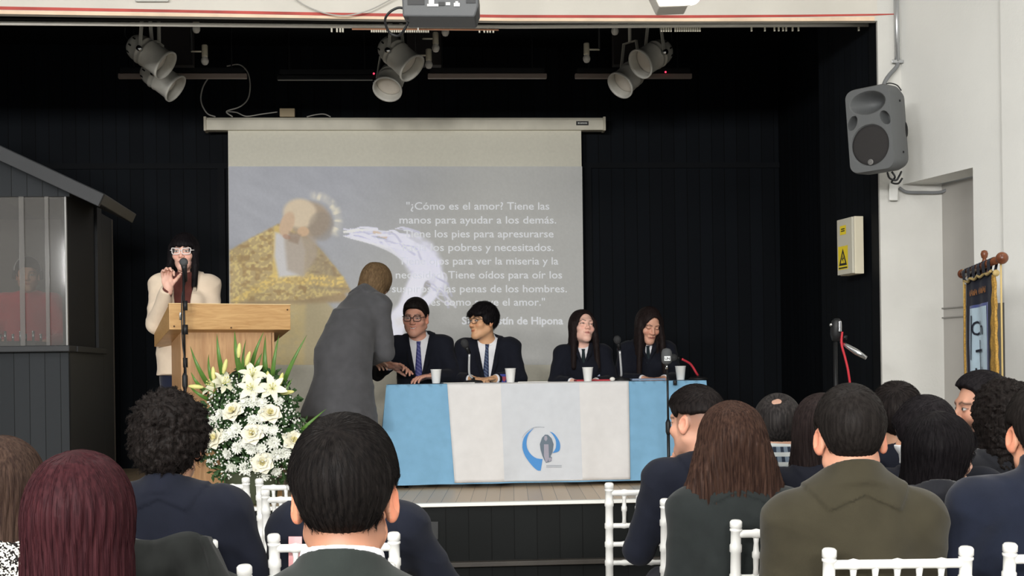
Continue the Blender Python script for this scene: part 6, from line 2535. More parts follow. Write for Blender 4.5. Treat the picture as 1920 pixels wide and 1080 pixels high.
def hair_fn(ctx, H):
    """Hair volume in world-of-person coordinates."""
    hs = ctx['hs']; st = H['style']; v = H.get('vol', 0.0); th = .010 + v

    def hairline(q):
        x, y, z = q[:, 0], q[:, 1], q[:, 2]
        ax = np.abs(x)
        front = H.get('front', .060)
        nape = H.get('nape', -.075)
        side_ = H.get('side', -.012)
        # lower limit of hair by depth: forehead, temple, above the ear, nape
        ys = np.array([-.12, -.072, -.050, -.028, -.012, .002, .034, .046, .07, .2])
        zs = np.array([front, front - .002, front - .020, .020, side_ - .01, .030, .030, side_ - .03, nape, nape])
        return np.interp(y, ys, zs)

    def shell(q):
        d = ell((0, .014, .034), (.075 + th, .094 + th, .088 + th))(q)
        if H.get('top', 0):
            d = smin(d, ell((0, -.01, .075), (.064, .078, .048 + H['top']))(q), .03)
        if H.get('back', 0):
            d = smin(d, ell((0, .06, -.01), (.070 + H['back'] * .5, .055 + H['back'], .08))(q), .03)
        if H.get('quiff', 0):
            d = smin(d, ell((H.get('part', 0) * .02, -.060, .078), (.050, .034, .024 + H['quiff']))(q), .025)
        if st == 'short':
            d = -smin(-d, -(np.abs(q[:, 0]) - np.interp(q[:, 2], (-.10, -.07, -.03, .0, .03, .07), (.045, .054, .070, .0805, .092, .16))), .014)
        # taper to the nape
        cl = hairline(q)
        return -smin(-d, -(cl - q[:, 2]), .014)

    if st in ('short', 'curly'):
        fn = shell
    if st == 'bowl':
        base = shell

        def fn(q):
            d = base(q)
            fr = ell((0, -.030, .052), (.079 + v, .066 + v, .045))(q)
            fr = np.maximum(fr, H.get('fringe', .030) - q[:, 2] + .008 * np.sin(q[:, 0] * 90))
            sd = U([ell((s * .070, -.002, .018), (.018 + v, .050, .045)) for s in (-1, 1)], .0)(q)
            return smin(smin(d, fr, .015), sd, .015)
    if st == 'long':
        L = H.get('len', .25); fl = H.get('flare', .0); bt = H.get('back_t', .045)
        xo = H.get('xo', 0.0)

        def fn(q, w):
            d = ell((0, .014, .034), (.076 + th, .095 + th, .089 + th))(q)
            # hair falling behind and beside, plumb whatever the head does
            z = w[:, 2]
            tz = np.clip((.03 - z) / (L + .03), 0, 1.2)
            dome = np.sqrt(np.clip(1 - (np.maximum(z - .0, 0) / (.118 + th)) ** 2, .02, 1))
            wx = (.078 + th + fl * tz ** .8 - H.get('taper', .0) * tz ** 2) * dome
            cy = .030 + .018 * tz + H.get('cy', 0)
            wy = (bt + .052 * (1 - tz) + v) * dome
            e = np.sqrt(((w[:, 0] - xo * tz) / wx) ** 2 + ((w[:, 1] - cy) / wy) ** 2)
            curt = (e - 1) * np.minimum(wx, wy) * .85
            curt = np.maximum(curt, np.maximum(z - .11, -L - z + .012 * np.sin(w[:, 0] * 70) + .01 * np.sin(w[:, 0] * 170 + 1)))
            d = smin(d, curt, .03)
            # open round the face and throat
            fw = H.get('face', .056)
            face = ell((0 + H.get('fx', 0), -.090, H.get('fz', -.028)), (fw, .105, H.get('fh', .088)))(q)
            throat = ell((H.get('fx', 0), -.085, -.17), (fw * .86, .115, .15))(w)
            d = -smin(-d, smin(face, throat, .02), .012)
            if H.get('bangs'):
                bz = H['bangs']
                b = ell((0, -.040, .045), (.080, .062, .052))(q)
                b = np.maximum(b, bz - q[:, 2] + .003 * np.sin(q[:, 0] * 160))
                d = smin(d, b, .01)
            if H.get('fronts'):
                for s, ln in H['fronts']:
                    d = smin(d, U([cap((s * .074, -.030, .03), (s * .080, -.050, -.09), .022, .022), cap((s * .080, -.050, -.09), (s * (.082 + fl * .6), -.075, -ln), .022, .016)], .01)(w), .02)
            return d
    sd = ctx['seed']
    rg = np.random.default_rng(100 + sd); ph = rg.uniform(0, 6.28, 6)
    amp = H.get('rough', .0014 if st == 'long' else .0012)

    def noisy(q, w_=None):
        az = np.arctan2(q[:, 0], q[:, 1] - .015)
        if st == 'curly' or H.get('curl'):
            n = np.sin(85 * q[:, 0] + 4 * np.sin(40 * q[:, 2] + ph[0]) + ph[1]) * np.sin(80 * q[:, 1] + 3 * np.sin(50 * q[:, 0] + ph[2])) * np.sin(75 * q[:, 2] + 3 * np.sin(45 * q[:, 1] + ph[3]) + ph[4])
            n2 = np.sin(170 * q[:, 0] + 3 * np.sin(90 * q[:, 2]) + ph[5]) * np.sin(150 * q[:, 2] + 3 * np.sin(80 * q[:, 0]))
            return (fn(q, w_) if st == 'long' else fn(q)) + amp * (n * 1.2 + n2 * .5)
        w = H.get('wave', 0)
        bd = H.get('bald')
        base = fn(q, w_) if st == 'long' else fn(q)
        if bd:
            e = np.sqrt(((q[:, 0] - bd[0]) / bd[3]) ** 2 + ((q[:, 1] - bd[1]) / bd[3]) ** 2 + ((q[:, 2] - bd[2]) / bd[3]) ** 2)
            base = base + .022 * np.clip(1.25 - e, 0, .8) / .8 * (1 + .10 * np.sin(q[:, 0] * 300))
        amp_ = amp * np.clip((.088 - q[:, 2]) / .07, .12, 1)
        return base + amp_ * (np.sin(34 * az + 2.0 * np.sin(30 * q[:, 2] * (1 + w) + ph[0]) + ph[1]) * .6 + np.sin(71 * az + 1.5 * np.sin(22 * q[:, 2] + ph[2]) + ph[3]) * .4)
    # long hair hangs straight down whatever the head does; short hair follows the head
    Rh = ctx['Rh']; hc_ = arr(ctx['hc'])
    if st == 'long':
        Rw = rot(H.get('yaw', math.degrees(math.atan2(Rh[0, 1] * -1, Rh[1, 1]))), H.get('pitch', 0), H.get('roll', 0))
        return (lambda p: noisy((p - hc_) @ Rh / hs, (p - hc_) @ Rw / hs) * hs), Rw
    return XF(lambda q: noisy(q / hs) * hs, Rh, ctx['hc']), Rh


def make_hair(ctx, H):
    fn, Rh = hair_fn(ctx, H)
    hs = ctx['hs']; hc = ctx['hc']
    L = H.get('len', .12) if H['style'] == 'long' else .13
    ext = .135 + H.get('vol', 0) + H.get('flare', 0) + H.get('back', 0) + H.get('top', 0)
    corner = np.array([(x, y, z) for x in (-ext, ext) for y in (-ext - .02, ext + .03) for z in (-L - .03, .16 + H.get('vol', 0) + H.get('top', 0))]) * hs
    w = corner @ np.array(Rh).T + np.array(hc)
    lo, hi = w.min(0), w.max(0)
    st = H.get('step', .0045)
    X, Y, Z = axis(lo[0], hi[0], st), axis(lo[1], hi[1], st), axis(lo[2], hi[2], st)
    v, fc = nets(fn, X, Y, Z)
    m = mat_hair(H['mat'], H['col'], H.get('col2'), H.get('gloss', .42))
    o = fast_mesh('hair', v, fc, m, ctx['t'])
    N = H.get('strands', 0)
    if not N: return
    # loose strands lying along the surface
    rg = np.random.default_rng(ctx['seed'] + 77)
    nv = np.zeros((len(v), 3))

    def grad(p, e=.002):
        g = np.stack([fn((p + arr(d)).astype(np.float32)) - fn((p - arr(d)).astype(np.float32)) for d in ((e, 0, 0), (0, e, 0), (0, 0, e))], -1)
        return g / (np.linalg.norm(g, axis=1, keepdims=True) + 1e-9)
    pick = rg.integers(0, len(v), N)
    p = v[pick].astype(np.float32)
    if H['style'] == 'long':
        q = (p - np.array(hc)) @ np.array(Rh)
        ln = rg.uniform(.08, .22, N) * H.get('slen', 1.0)
    else:
        ln = rg.uniform(.018, .034, N) * H.get('slen', 1.0)
    K = 16 if H['style'] == 'long' else 7
    if H['style'] != 'long':
        qq = (p - arr(hc)) @ arr(Rh) / hs
        p = p[(qq[:, 2] > H.get('nape', -.075) + .046) & ((qq[:, 2] > .028) | (np.abs(qq[:, 0]) < .066) | (H['style'] == 'curly'))]
        N = len(p); ln = ln[:N]
    out = np.zeros((N, K, 3), dtype=np.float32)
    whorl = np.array(ctx['inhead'](0.01, .075, .095))
    axis_up = np.array(Rh)[:, 2]
    lift = H.get('lift', 0.0)
    phase = rg.uniform(0, 6.28, N)
    for k in range(K):
        out[:, k] = p
        g = grad(p)
        if H['style'] == 'long':
            q = (p - np.array(hc)) @ np.array(Rh)
            d = np.tile(np.array([0, 0, -1.0]), (N, 1))
            topm = np.clip((q[:, 2] - .04 * hs) / (.05 * hs), 0, 1)[:, None]
            outw = np.stack([q[:, 0] - H.get('part', 0) * .02 * hs, (q[:, 1] - .03 * hs) * .8, np.zeros(N)], -1) @ np.array(Rh).T
            outw /= (np.linalg.norm(outw, axis=1, keepdims=True) + 1e-6)
            d = d * (1 - topm) + outw * topm
        else:
            d = p - whorl
            d /= (np.linalg.norm(d, axis=1, keepdims=True) + 1e-6)
            d = d + rg.normal(0, H.get('mess', .25), (N, 3)) * (1 if k == 0 else .15)
            d[:, 2] -= .15
        d = d - g * (d * g).sum(1, keepdims=True)
        d /= (np.linalg.norm(d, axis=1, keepdims=True) + 1e-6)
        if H.get('curl'):
            side_ = np.cross(g, d)
            a = phase + k * 1.5
            d = d * .55 + side_ * np.cos(a)[:, None] * H['curl'] + g * np.sin(a)[:, None] * H['curl'] * .6
        stp = (ln / (K - 1))[:, None]
        p = (p + d * stp + g * lift * stp).astype(np.float32)
        if not lift:
            dd = fn(p)
            p = (p - g * (dd - .0008 * rg.random(N).astype(np.float32))[:, None]).astype(np.float32)
    fin = fn(out.reshape(-1, 3)).reshape(N, K)
    ok = (np.abs(fin).max(1) < .012 + (.03 if lift or H.get('curl') else 0)) & (np.linalg.norm(np.diff(out, axis=1), axis=2).max(1) < .05)
    out = out[ok]; N = len(out)
    hcv = bpy.data.hair_curves.new('hair_strands')
    hcv.add_curves([K] * N)
    hcv.position_data.foreach_set('vector', out.reshape(-1))
    ra = hcv.attributes.get('radius') or hcv.attributes.new('radius', 'FLOAT', 'POINT')
    rad = np.tile(np.linspace(1, .35, K) * H.get('srad', .00045) * hs, (N, 1)).astype(np.float32)
    ra.data.foreach_set('value', rad.reshape(-1))
    hcv.materials.append(m)
    so = bpy.data.objects.new('hair_strands', hcv)
    COL.objects.link(so)
    so.parent = o
    so['kind'] = 'stuff'
# ================================================================== people
NAVY = mat_cloth('navy_suit_cloth', C(25, 28, 39), .10, .05)
NAVY2 = mat_cloth('school_navy_cloth', C(23, 25, 34), .10, .04)
DARKT = mat_cloth('dark_trousers', C(30, 32, 40), .1, .05)
SHIRT = mat_cloth('white_shirt', C(232, 232, 236), .02, .05)
SHOE = mat('black_leather', C(24, 24, 26), rough=.35)
BLK = C(22, 19, 18)
BLK2 = C(48, 42, 40)
SKIN_A, SKIN_B, SKIN_C = C(222, 176, 152), C(206, 158, 130), C(190, 142, 114)


def mat_stripe(name, c1, c2, scale=60, rot_=.8, w=.5):
    m = mat(name, c1, rough=.6, spec=.3)
    nt = m.node_tree; b = nt.nodes['Principled BSDF']
    tc = nt.nodes.new('ShaderNodeTexCoord'); mp = nt.nodes.new('ShaderNodeMapping')
    mp.inputs['Rotation'].default_value = (0, rot_, 0)
    nt.links.new(tc.outputs['Object'], mp.inputs['Vector'])
    wv = nt.nodes.new('ShaderNodeTexWave'); wv.inputs['Scale'].default_value = scale / 6.28; wv.bands_direction = 'X'
    nt.links.new(mp.outputs['Vector'], wv.inputs['Vector'])
    r = nt.nodes.new('ShaderNodeValToRGB'); r.color_ramp.interpolation = 'CONSTANT'
    r.color_ramp.elements[0].color = c1; r.color_ramp.elements[1].color = c2; r.color_ramp.elements[1].position = w
    nt.links.new(wv.outputs['Fac'], r.inputs['Fac']); nt.links.new(r.outputs['Color'], b.inputs['Base Color'])
    return m


TIE1 = mat_stripe('striped_tie', C(58, 62, 122), C(96, 98, 150), 90, .9, .72)
TIE2 = mat_stripe('dark_striped_tie', C(44, 54, 84), C(84, 100, 128), 100, .9, .78)
TIE3 = mat_cloth('dark_green_tie', C(36, 46, 50), .1, .1)


def J_(base, **kw):
    J = base()
    for k, v in kw.items():
        if isinstance(v, dict):
            lst = list(J[k])
            for i, w in v.items(): lst[i] = w
            J[k] = lst
        else:
            J[k] = v
    return J


def place_by_head(px, top, loc_fn, J, rz, hs, th):
    """Stand or seat a figure so that the crown of the head shows at (px, top)."""
    hd = J['hd']
    return hd[2] + (.117 + th) * hs


# ---------------- on the stage
def onstage(px_head, top, Y0, J, rz, hs=1.0, th=.011, zb=STAGE_Z, tilt=1.0):
    p = PS(px_head, top, Y0)
    zt_ = J['hd'][2] + (.117 + th) * hs * tilt
    s = (p.z - zb) / zt_
    c, sn = math.cos(rz), math.sin(rz)
    hx_, hy_ = J['hd'][0] * s, J['hd'][1] * s
    return (p.x - (hx_ * c - hy_ * sn), p.y - (hx_ * sn + hy_ * c), zb), s


# woman at the lectern
J = J_(standing, sh=[(-.160, .02, 1.36), (.158, .02, 1.355)], el={0: (-.178, -.09, 1.105), 1: (.178, -.02, 1.10)}, wr={0: (-.062, -.27, 1.325), 1: (.15, -.20, 1.02)},
       hand=[((-.10, -.15, 1), (.55, -1, .1), dict(curl=(1.15, .85, .70, .62), thumb=1.0, spread=.05)), ((.1, -.9, -.3), (-.2, 0, -1))])
loc, s = onstage(345, 437, 8.85, J, math.radians(6), 1.0)
CREAM = mat_cloth('cream_blazer', C(226, 208, 186), .04, .2)
BROWN = mat_cloth('brown_knit', C(96, 54, 48), .08, .2)
t, cx = person('woman in a cream blazer and white-framed glasses speaking behind the wooden lectern', loc, math.radians(6), J, head=(-4, 2, 0), skin=C(232, 186, 168), res=.0032, hand_res=.0035,
               F=dict(jaw=.92, lip=C(150, 70, 74), brow=C(30, 24, 24), ear_out=14, eyes=1.0), B=dict(bust=.4, w=.86, neck=.044),
               hair=dict(style='long', mat='black_hair', col=C(18, 16, 18), col2=C(44, 40, 42), len=.20, flare=-.012, bangs=.036, face=.050, fz=-.040, fh=.078, fronts=[(1, .25), (-1, .12)], strands=1500, slen=.8, step=.004),
               clothes=[shirt(BROWN, .006, turtle=True, coll_R=.052, name='turtleneck'), jacket(CREAM, .018, None, (.080, -.20), 'suit', 'blazer', amp=.005, lapel=.02, coll_R=.066, skirt=[((0, .01, 1.10), (0, .0, .775), .095, .165, 1.14)]), trousers(mat_cloth('navy_trousers', C(30, 34, 52)), .012), shoes(SHOE),
                        glasses(mat('white_frame', C(238, 232, 230), rough=.3), .026, .0185, .8, .0030)], scale=s, seed=1)

# woman bending over the table
J = J_(standing, pel=(0, .02, .93), nk=(0, -.27, 1.335), sh=[(-.150, -.225, 1.262), (.120, -.225, 1.225)], el=[(-.172, -.255, .945), (.14, -.28, .98)], wr=[(.06, -.35, .90), (.10, -.40, .90)],
       hd=(0, -.385, 1.435), hand=[((1, -.35, -.1), (.2, 0, -1)), ((-.3, -.9, -.2), (-.3, 0, -.8))])
rz = math.radians(148)
p = PS(642, 700, 8.72)
COAT = mat_cloth('grey_wool_coat', C(78, 78, 81), .12, .15)
t, cx = person('woman with light brown hair in a long grey coat bending over the table end', (p.x, p.y, STAGE_Z), rz, J, head=(0, 42, 0), skin=SKIN_A, F=dict(jaw=.92), B=dict(w=.94),
               hair=dict(style='long', mat='ash_brown_hair', col=C(92, 74, 54), col2=C(150, 124, 92), len=.22, yaw=0, pitch=22, vol=.010, flare=.014, strands=1400, step=.0045, fz=-.03),
               clothes=[shirt(mat_cloth('black_knit', C(30, 30, 32)), .006, turtle=True),
                        jacket(COAT, .024, None, None, 'suit', 'long_coat', amp=.004, skirt=[((0, -.10, 1.20), (0, .05, .47), .085, .245, 1.14)], coll_R=.068, cuff=.0),
                        trousers(mat_cloth('black_trousers', C(26, 26, 28)), .012), shoes(SHOE)], seed=2)

# four at the table
CH_LB = ['white chair of the smiling man in glasses, behind the long table', 'white chair of the boy in glasses looking aside, behind the long table',
         'white chair of the girl with her chin raised, behind the long table', 'white chair of the girl looking down, behind the long table']
YPAN = 9.66


def sit_at_table(k, loc, rz, s):
    chair(loc[0], loc[1] + .02, rz, CH_LB[k], STAGE_Z, group='white chairs behind the long table')


J = J_(seated, el={0: (-.315, -.03, .80), 1: (.255, -.05, .755)}, wr={0: (-.195, -.27, .845), 1: (.13, -.22, .765)},
       hand=[((1, -.25, -.10), (.1, -.6, -1), dict(curl=(.25, .5, .6, .65), thumb=.4, spread=.10)), ((-.92, -.38, -.02), (0, 0, -1), dict(curl=(.3, .35, .4, .45)))], hd=(-.02, -.035, 1.195))
loc, s = onstage(779, 560, YPAN, J, 0, 1.10)
t, cx = person('smiling man in dark suit, striped tie and glasses seated behind the blue table end', loc, 0, J, head=(-10, 7, 2), skin=C(208, 154, 132), res=.0026, hand_res=.0036, hscale=1.10,
               F=dict(jaw=1.08, full=.006, smile=1.0, brow=C(30, 24, 22), eyes=.6), B=dict(w=1.04, girth=1.05),
               hair=dict(style='short', mat='near_black_hair', col=C(20, 17, 17), col2=C(46, 40, 38), front=.070, top=.010, quiff=.012, part=-.6, side=.006, vol=.002, strands=1200, slen=1.2),
               clothes=[shirt(SHIRT, .008), collar_flaps(SHIRT, .060), jacket(NAVY2, .020, -.06, (.085, .22), 'suit', amp=.004, lapel=.022), tie(TIE1, .945, .22, .011, .036), trousers(DARKT), shoes(SHOE), glasses(mat('black_frame', C(28, 26, 28), rough=.3), .0245, .0175)], scale=s, seed=3)
sit_at_table(0, loc, 0, s)

J = J_(seated, el={0: (-.23, -.06, .75), 1: (.235, -.04, .755)}, wr={0: (-.12, -.24, .755), 1: (.06, -.24, .755)},
       hand=[((.75, -.6, 0), (0, 0, -1), dict(curl=(.5, .5, .55, .55))), ((-.8, -.55, 0), (0, 0, -1))], hd=(-.03, -.03, 1.19))
loc, s = onstage(905, 568, YPAN, J, 0, 1.10)
t, cx = person('boy with black bowl-cut hair, glasses and navy blazer looking toward the grey coat', loc, 0, J, head=(-52, 1, -2), skin=C(214, 166, 128), res=.0032, hand_res=.004, hscale=1.10,
               F=dict(jaw=.98, brow=C(26, 20, 20)), B=dict(w=.98),
               hair=dict(style='bowl', mat='black_hair', col=C(18, 16, 18), col2=C(44, 40, 42), fringe=.040, vol=.008, nape=-.085, strands=2200, slen=1.6, mess=.5, lift=.12),
               clothes=[shirt(SHIRT, .008), collar_flaps(SHIRT, .060), jacket(NAVY2, .020, -.06, (.088, .22), 'suit', amp=.004, lapel=.02), tie(TIE2, .94, .22, .010, .030, sway=-.02), trousers(DARKT), shoes(SHOE),
                        glasses(mat('black_frame', C(28, 26, 28)), .0235, .0175, 0, .0018), badge(.125, .40, mat('badge_blue', C(54, 60, 140), rough=.6), .036, mat('badge_red', C(160, 66, 84), rough=.6))], scale=s, seed=4)

J = J_(seated, sh=[(-.165, .04, .975), (.165, .04, .975)], el={0: (-.225, -.05, .75), 1: (.225, -.05, .75)}, wr={0: (-.10, -.23, .755), 1: (.08, -.24, .755)},
       hand=[((.8, -.55, 0), (0, 0, -1)), ((-.8, -.5, 0), (0, 0, -1))], hd=(.0, -.01, 1.19))
loc, s = onstage(1092, 580, YPAN, J, 0, 1.13)
t, cx = person('girl with long dark hair and navy blazer lifting her chin behind the table', loc, math.radians(0), J, head=(20, -13, 7), skin=C(238, 192, 174), res=.0032, hscale=1.13,
               F=dict(jaw=.94, lip=C(176, 96, 92), brow=C(42, 32, 30), eyes=.55, brow_w=.0032, ear_out=12), B=dict(w=.93, bust=.4, neck=.045),
               hair=dict(style='long', mat='dark_brown_hair', col=C(28, 22, 22), col2=C(56, 46, 44), len=.26, yaw=12, flare=.012, face=.064, fx=.004, fz=-.012, fh=.099, fronts=[(-1, .28), (1, .30)], strands=1500, step=.0045),
               clothes=[shirt(SHIRT, .008), collar_flaps(SHIRT, .054), jacket(NAVY2, .018, -.06, (.062, .66), 'suit', amp=.004, lapel=.02), tie(TIE3, .94, .64, .010, .020), trousers(DARKT), shoes(SHOE),
                        badge(.105, .47, mat('badge_pale', C(150, 156, 182), rough=.6), .030, mat('badge_navy', C(52, 58, 92), rough=.6))], scale=s, seed=5)

J = J_(seated, sh=[(-.16, .03, .975), (.16, .03, .975)], el={0: (-.225, -.05, .75), 1: (.225, -.05, .75)}, wr={0: (-.06, -.24, .755), 1: (.10, -.24, .755)},
       hand=[((.7, -.6, 0), (0, 0, -1)), ((-.7, -.6, 0), (0, 0, -1))], hd=(.01, -.05, 1.18))
loc, s = onstage(1216, 576, YPAN, J, 0, 1.10)
t, cx = person('girl with very long dark hair looking down behind the far end of the table', loc, 0, J, head=(16, 22, 4), skin=C(216, 164, 140), res=.0032, hscale=1.10,
               F=dict(jaw=.92, lip=C(164, 92, 86), brow=C(38, 30, 28), eyes=.2, brow_w=.0034, ear_out=12), B=dict(w=.93, bust=.4, neck=.045),
               hair=dict(style='long', mat='dark_brown_hair', col=C(28, 22, 22), len=.40, yaw=10, flare=.03, face=.060, fx=.006, fz=-.014, fh=.097, fronts=[(-1, .42), (1, .40)], strands=1500, step=.005),
               clothes=[shirt(SHIRT, .008), collar_flaps(SHIRT, .054), jacket(NAVY2, .018, -.06, (.060, .68), 'suit', amp=.004, lapel=.02), tie(TIE3, .94, .66, .010, .020), trousers(DARKT), shoes(SHOE)], scale=s, seed=6)

# man in the glass booth
J = J_(standing, el={0: (-.25, -.06, 1.10), 1: (.25, -.06, 1.10)}, wr={0: (-.14, -.24, 1.06), 1: (.14, -.24, 1.06)}, hand=[((.3, -.9, -.2), (0, 0, -1)), ((-.3, -.9, -.2), (0, 0, -1))])
p = P(52, 515, 9.38)
s = (p.z - STAGE_Z) / 1.575
t, cx = person('man in a red jumper and headphones behind the glass of the black booth', (p.x, p.y, STAGE_Z), math.radians(14), J, head=(4, 8, 0), skin=SKIN_B, F=dict(brow=BLK), B=dict(w=1.1, girth=1.1),
               hair=dict(style='short', mat='near_black_hair', col=C(20, 17, 17), vol=.004), clothes=[jacket(mat_cloth('red_jumper', C(190, 40, 52), .08, .2), .014, -.1, None, 'crew', 'jumper', coll_R=.06, coll_h=.008, drop=0), trousers(DARKT), shoes(SHOE)], scale=s, seed=7)
ih = cx['inhead']
mb = MB().tube([ih(.092 * math.cos(a), .012, .02 + .112 * math.sin(a)) for a in np.linspace(-.15, math.pi + .15, 20)], .007, 8)
hp_ = mb.build('headphones', mat('headphone_grey', C(150, 150, 150), rough=.4), t, smooth=True)
for sg in (-1, 1):
    MB().lathe([(.001, .016), (.03, .014), (.036, .002), (.034, -.012), (.001, -.014)], ih(sg * .094, .012, -.004), Vector(np.array(cx['Rh']) @ np.array((sg, 0, 0))), 18).build('ear_cushion', m_blk, hp_, smooth=True)


# ---------------- in the audience, seen from behind (they face the stage)
def aud(label, px, top, Y, J=None, turn=0.0, head=(0, 0, 0), hs=1.0, th=.011, seat=True, chair_label=None, **kw):
    J = J or seated()
    p = P(px, top, Y)
    zt_ = J['hd'][2] + (.117 + th) * hs
    s = p.z / zt_
    rz = math.pi + math.radians(turn)
    c, sn = math.cos(rz), math.sin(rz)
    hx_, hy_ = J['hd'][0] * s, J['hd'][1] * s
    loc = (p.x - (hx_ * c - hy_ * sn), p.y - (hx_ * sn + hy_ * c), 0)
    t, cx = person(label, loc, rz, J, head=head, hscale=hs, scale=s, group=None, **kw)
    if chair_label:
        chair(loc[0], loc[1], rz, chair_label)
    return t, cx, loc, rz, s


SKN = C(214, 160, 132)
GREEN = mat_cloth('black_green_coat', C(38, 43, 41), .14, .1)
# the man with prominent ears in the middle
J = J_(seated, hd=(0, -.005, 1.18), nk=(0, .05, 1.02), sh=[(-.178, .04, .925), (.178, .04, .925)])
t, cx, *_ = aud('man with short black hair and reddish ears in a dark coat, nearest in the middle', 645, 782, 2.36, J, head=(1, 3, 0), hs=1.10, th=.016, skin=C(216, 156, 126), res=.0036,
                F=dict(ear_red=.75, ear_out=30), B=dict(neck=.058, w=1.03), seed=11,
                hair=dict(style='short', mat='jet_black_hair', col=C(16, 14, 14), col2=C(40, 36, 34), vol=.006, top=.006, nape=-.088, side=-.005, rough=.0012, strands=9000, slen=.9, mess=.40, lift=.02, srad=.00034, step=.0036, fade=dict(z0=-.10, h=.05, y=.01, a=.55)),
                clothes=[shirt(SHIRT, .010, coll_R=.072, coll_h=.024, dz=.042, step=.005), jacket(GREEN, .026, -.06, None, 'coat', 'coat', amp=.004, coll_R=.079, coll_h=.028, tilt=.46, coll_dz=.020, drop=.016, fold=.06, step=.006), trousers(DARKT), shoes(SHOE)])

# burgundy hair
t, cx, *_ = aud('woman with long straight burgundy hair in the nearest row', 152, 851, 2.42, J_(seated, hd=(0, .0, 1.18)), head=(4, 4, 0), hs=1.04, th=.014, skin=SKIN_A, seed=12,
                B=dict(w=.95),
                hair=dict(style='long', mat='burgundy_hair', col=C(42, 20, 24), col2=C(78, 41, 45), len=.42, vol=.006, flare=.016, rough=.0026, strands=6000, slen=1.3, srad=.0005, step=.0045, part=.2),
                clothes=[jacket(mat_cloth('slate_jacket', C(50, 54, 66)), .020, -.06, None, 'suit', amp=.004), trousers(DARKT), shoes(SHOE)])

# brown hair and tweed
TWEED = mat('black_white_tweed', C(40, 38, 36), rough=.95, spec=.1)
nt = TWEED.node_tree
tc = nt.nodes.new('ShaderNodeTexCoord'); vo = nt.nodes.new('ShaderNodeTexVoronoi'); vo.inputs['Scale'].default_value = 260
nt.links.new(tc.outputs['Object'], vo.inputs['Vector'])
rp_ = nt.nodes.new('ShaderNodeValToRGB'); rp_.color_ramp.interpolation = 'CONSTANT'
rp_.color_ramp.elements[0].color = C(30, 28, 28); rp_.color_ramp.elements[1].position = .48; rp_.color_ramp.elements[1].color = C(214, 210, 200)
sx_ = nt.nodes.new('ShaderNodeSeparateColor')
nt.links.new(vo.outputs['Color'], sx_.inputs[0]); nt.links.new(sx_.outputs[0], rp_.inputs['Fac'])
nt.links.new(rp_.outputs['Color'], nt.nodes['Principled BSDF'].inputs['Base Color'])
t, cx, *_ = aud('woman with brown hair and black-and-white tweed jacket at the picture edge', 6, 824, 3.05, J_(seated, hd=(0, .0, 1.18)), head=(-6, 6, 0), hs=1.04, th=.013, skin=SKIN_A, seed=13,
                B=dict(w=.95),
                hair=dict(style='long', mat='mid_brown_hair', col=C(48, 36, 32), col2=C(96, 76, 64), len=.24, vol=.006, flare=.01, strands=3500, slen=1.1, srad=.0006, step=.005),
                clothes=[jacket(TWEED, .022, -.06, None, 'suit', amp=.003), trousers(DARKT), shoes(SHOE)])

# curly black hair, navy suit, coat over the chair
J = J_(seated, el={0: (-.25, -.02, .735)})
t, cx, locC, rzC, sC = aud('man with bushy curly black hair and navy suit, black coat over his chair', 318, 733, 3.95, J, head=(0, 4, 0), hs=1.08, th=.034, skin=SKIN_B, seed=14, B=dict(w=1.12, girth=1.05),
                hair=dict(style='curly', mat='curly_black_hair', col=C(20, 17, 16), col2=C(50, 44, 42), vol=.022, top=.008, back=.020, nape=-.15, side=-.06, rough=.0075, strands=3800, slen=1.5, curl=.5, lift=.04, mess=.35, srad=.0006, step=.0045),
                clothes=[shirt(SHIRT, .008), jacket(NAVY, .024, -.06, None, 'suit', amp=.004, coll_R=.072, coll_h=.026), trousers(DARKT), shoes(SHOE)])
cc_ = chair(locC[0] + .01, locC[1] - .03, rzC, 'white chair under the draped black coat of the curly-haired man')
# coat draped over that chair
dc = []
cb = Matrix.Translation(Vector((locC[0] + .01, locC[1] - .03, 0))) @ Matrix.Rotation(rzC, 4, 'Z')


def drape(u, v):
    x = (u - .5) * .58
    prof = [(.20, .70), (.22, .88), (.255, .955), (.30, .965), (.325, .88), (.335, .70), (.34, .48)]
    k = v * (len(prof) - 1); i = min(int(k), len(prof) - 2); f = k - i
    y = prof[i][0] * (1 - f) + prof[i + 1][0] * f; z = prof[i][1] * (1 - f) + prof[i + 1][1] * f
    out = max(0, v - .45)
    y += out * .07 * math.sin(u * 19 + 2.4 * math.sin(v * 5)) + out * .035 * math.sin(u * 43 + 3 * v) + .012 * math.sin(u * 31 + v * 17)
    z -= .10 * max(0, abs(u - .5) - .30) / .2 * 2.2 * (1 if v > .2 else .3) + .012 * math.sin(u * 16) * (1 - abs(v - .5))
    x *= 1 + .12 * out
    return cb @ Vector((x, y, z))


vs, fs = sheet(drape, 60, 44)
o = link_mesh('draped_coat', vs, fs, mat_cloth('black_coat_cloth', C(34, 36, 35), .2, .1), smooth=True)
md = o.modifiers.new('thick', 'SOLIDIFY'); md.thickness = .008
tag(o, 'black coat draped over the back of the curly-haired man\'s chair', 'coat')

# hidden man in navy in front of the man with reddish ears
J = J_(seated, sh=[(-.185, .03, .975), (.185, .03, .975)], el={0: (-.315, -.10, .74), 1: (.25, -.06, .73)}, wr={0: (-.24, -.33, .66), 1: (.16, -.30, .66)}, nk=(0, .03, 1.035), hd=(0, -.02, 1.17))
t, cx, *_ = aud('man in navy suit leaning forward, head hidden behind the man with reddish ears', 655, 800, 4.05, J, head=(0, 14, 0), hs=1.04, th=.011, skin=SKIN_B, seed=15, B=dict(w=1.06),
                hair=dict(style='short', mat='near_black_hair', col=C(20, 17, 17), vol=.004),
                clothes=[shirt(SHIRT, .008), jacket(NAVY, .022, -.06, None, 'suit', amp=.006), trousers(DARKT), shoes(SHOE)])

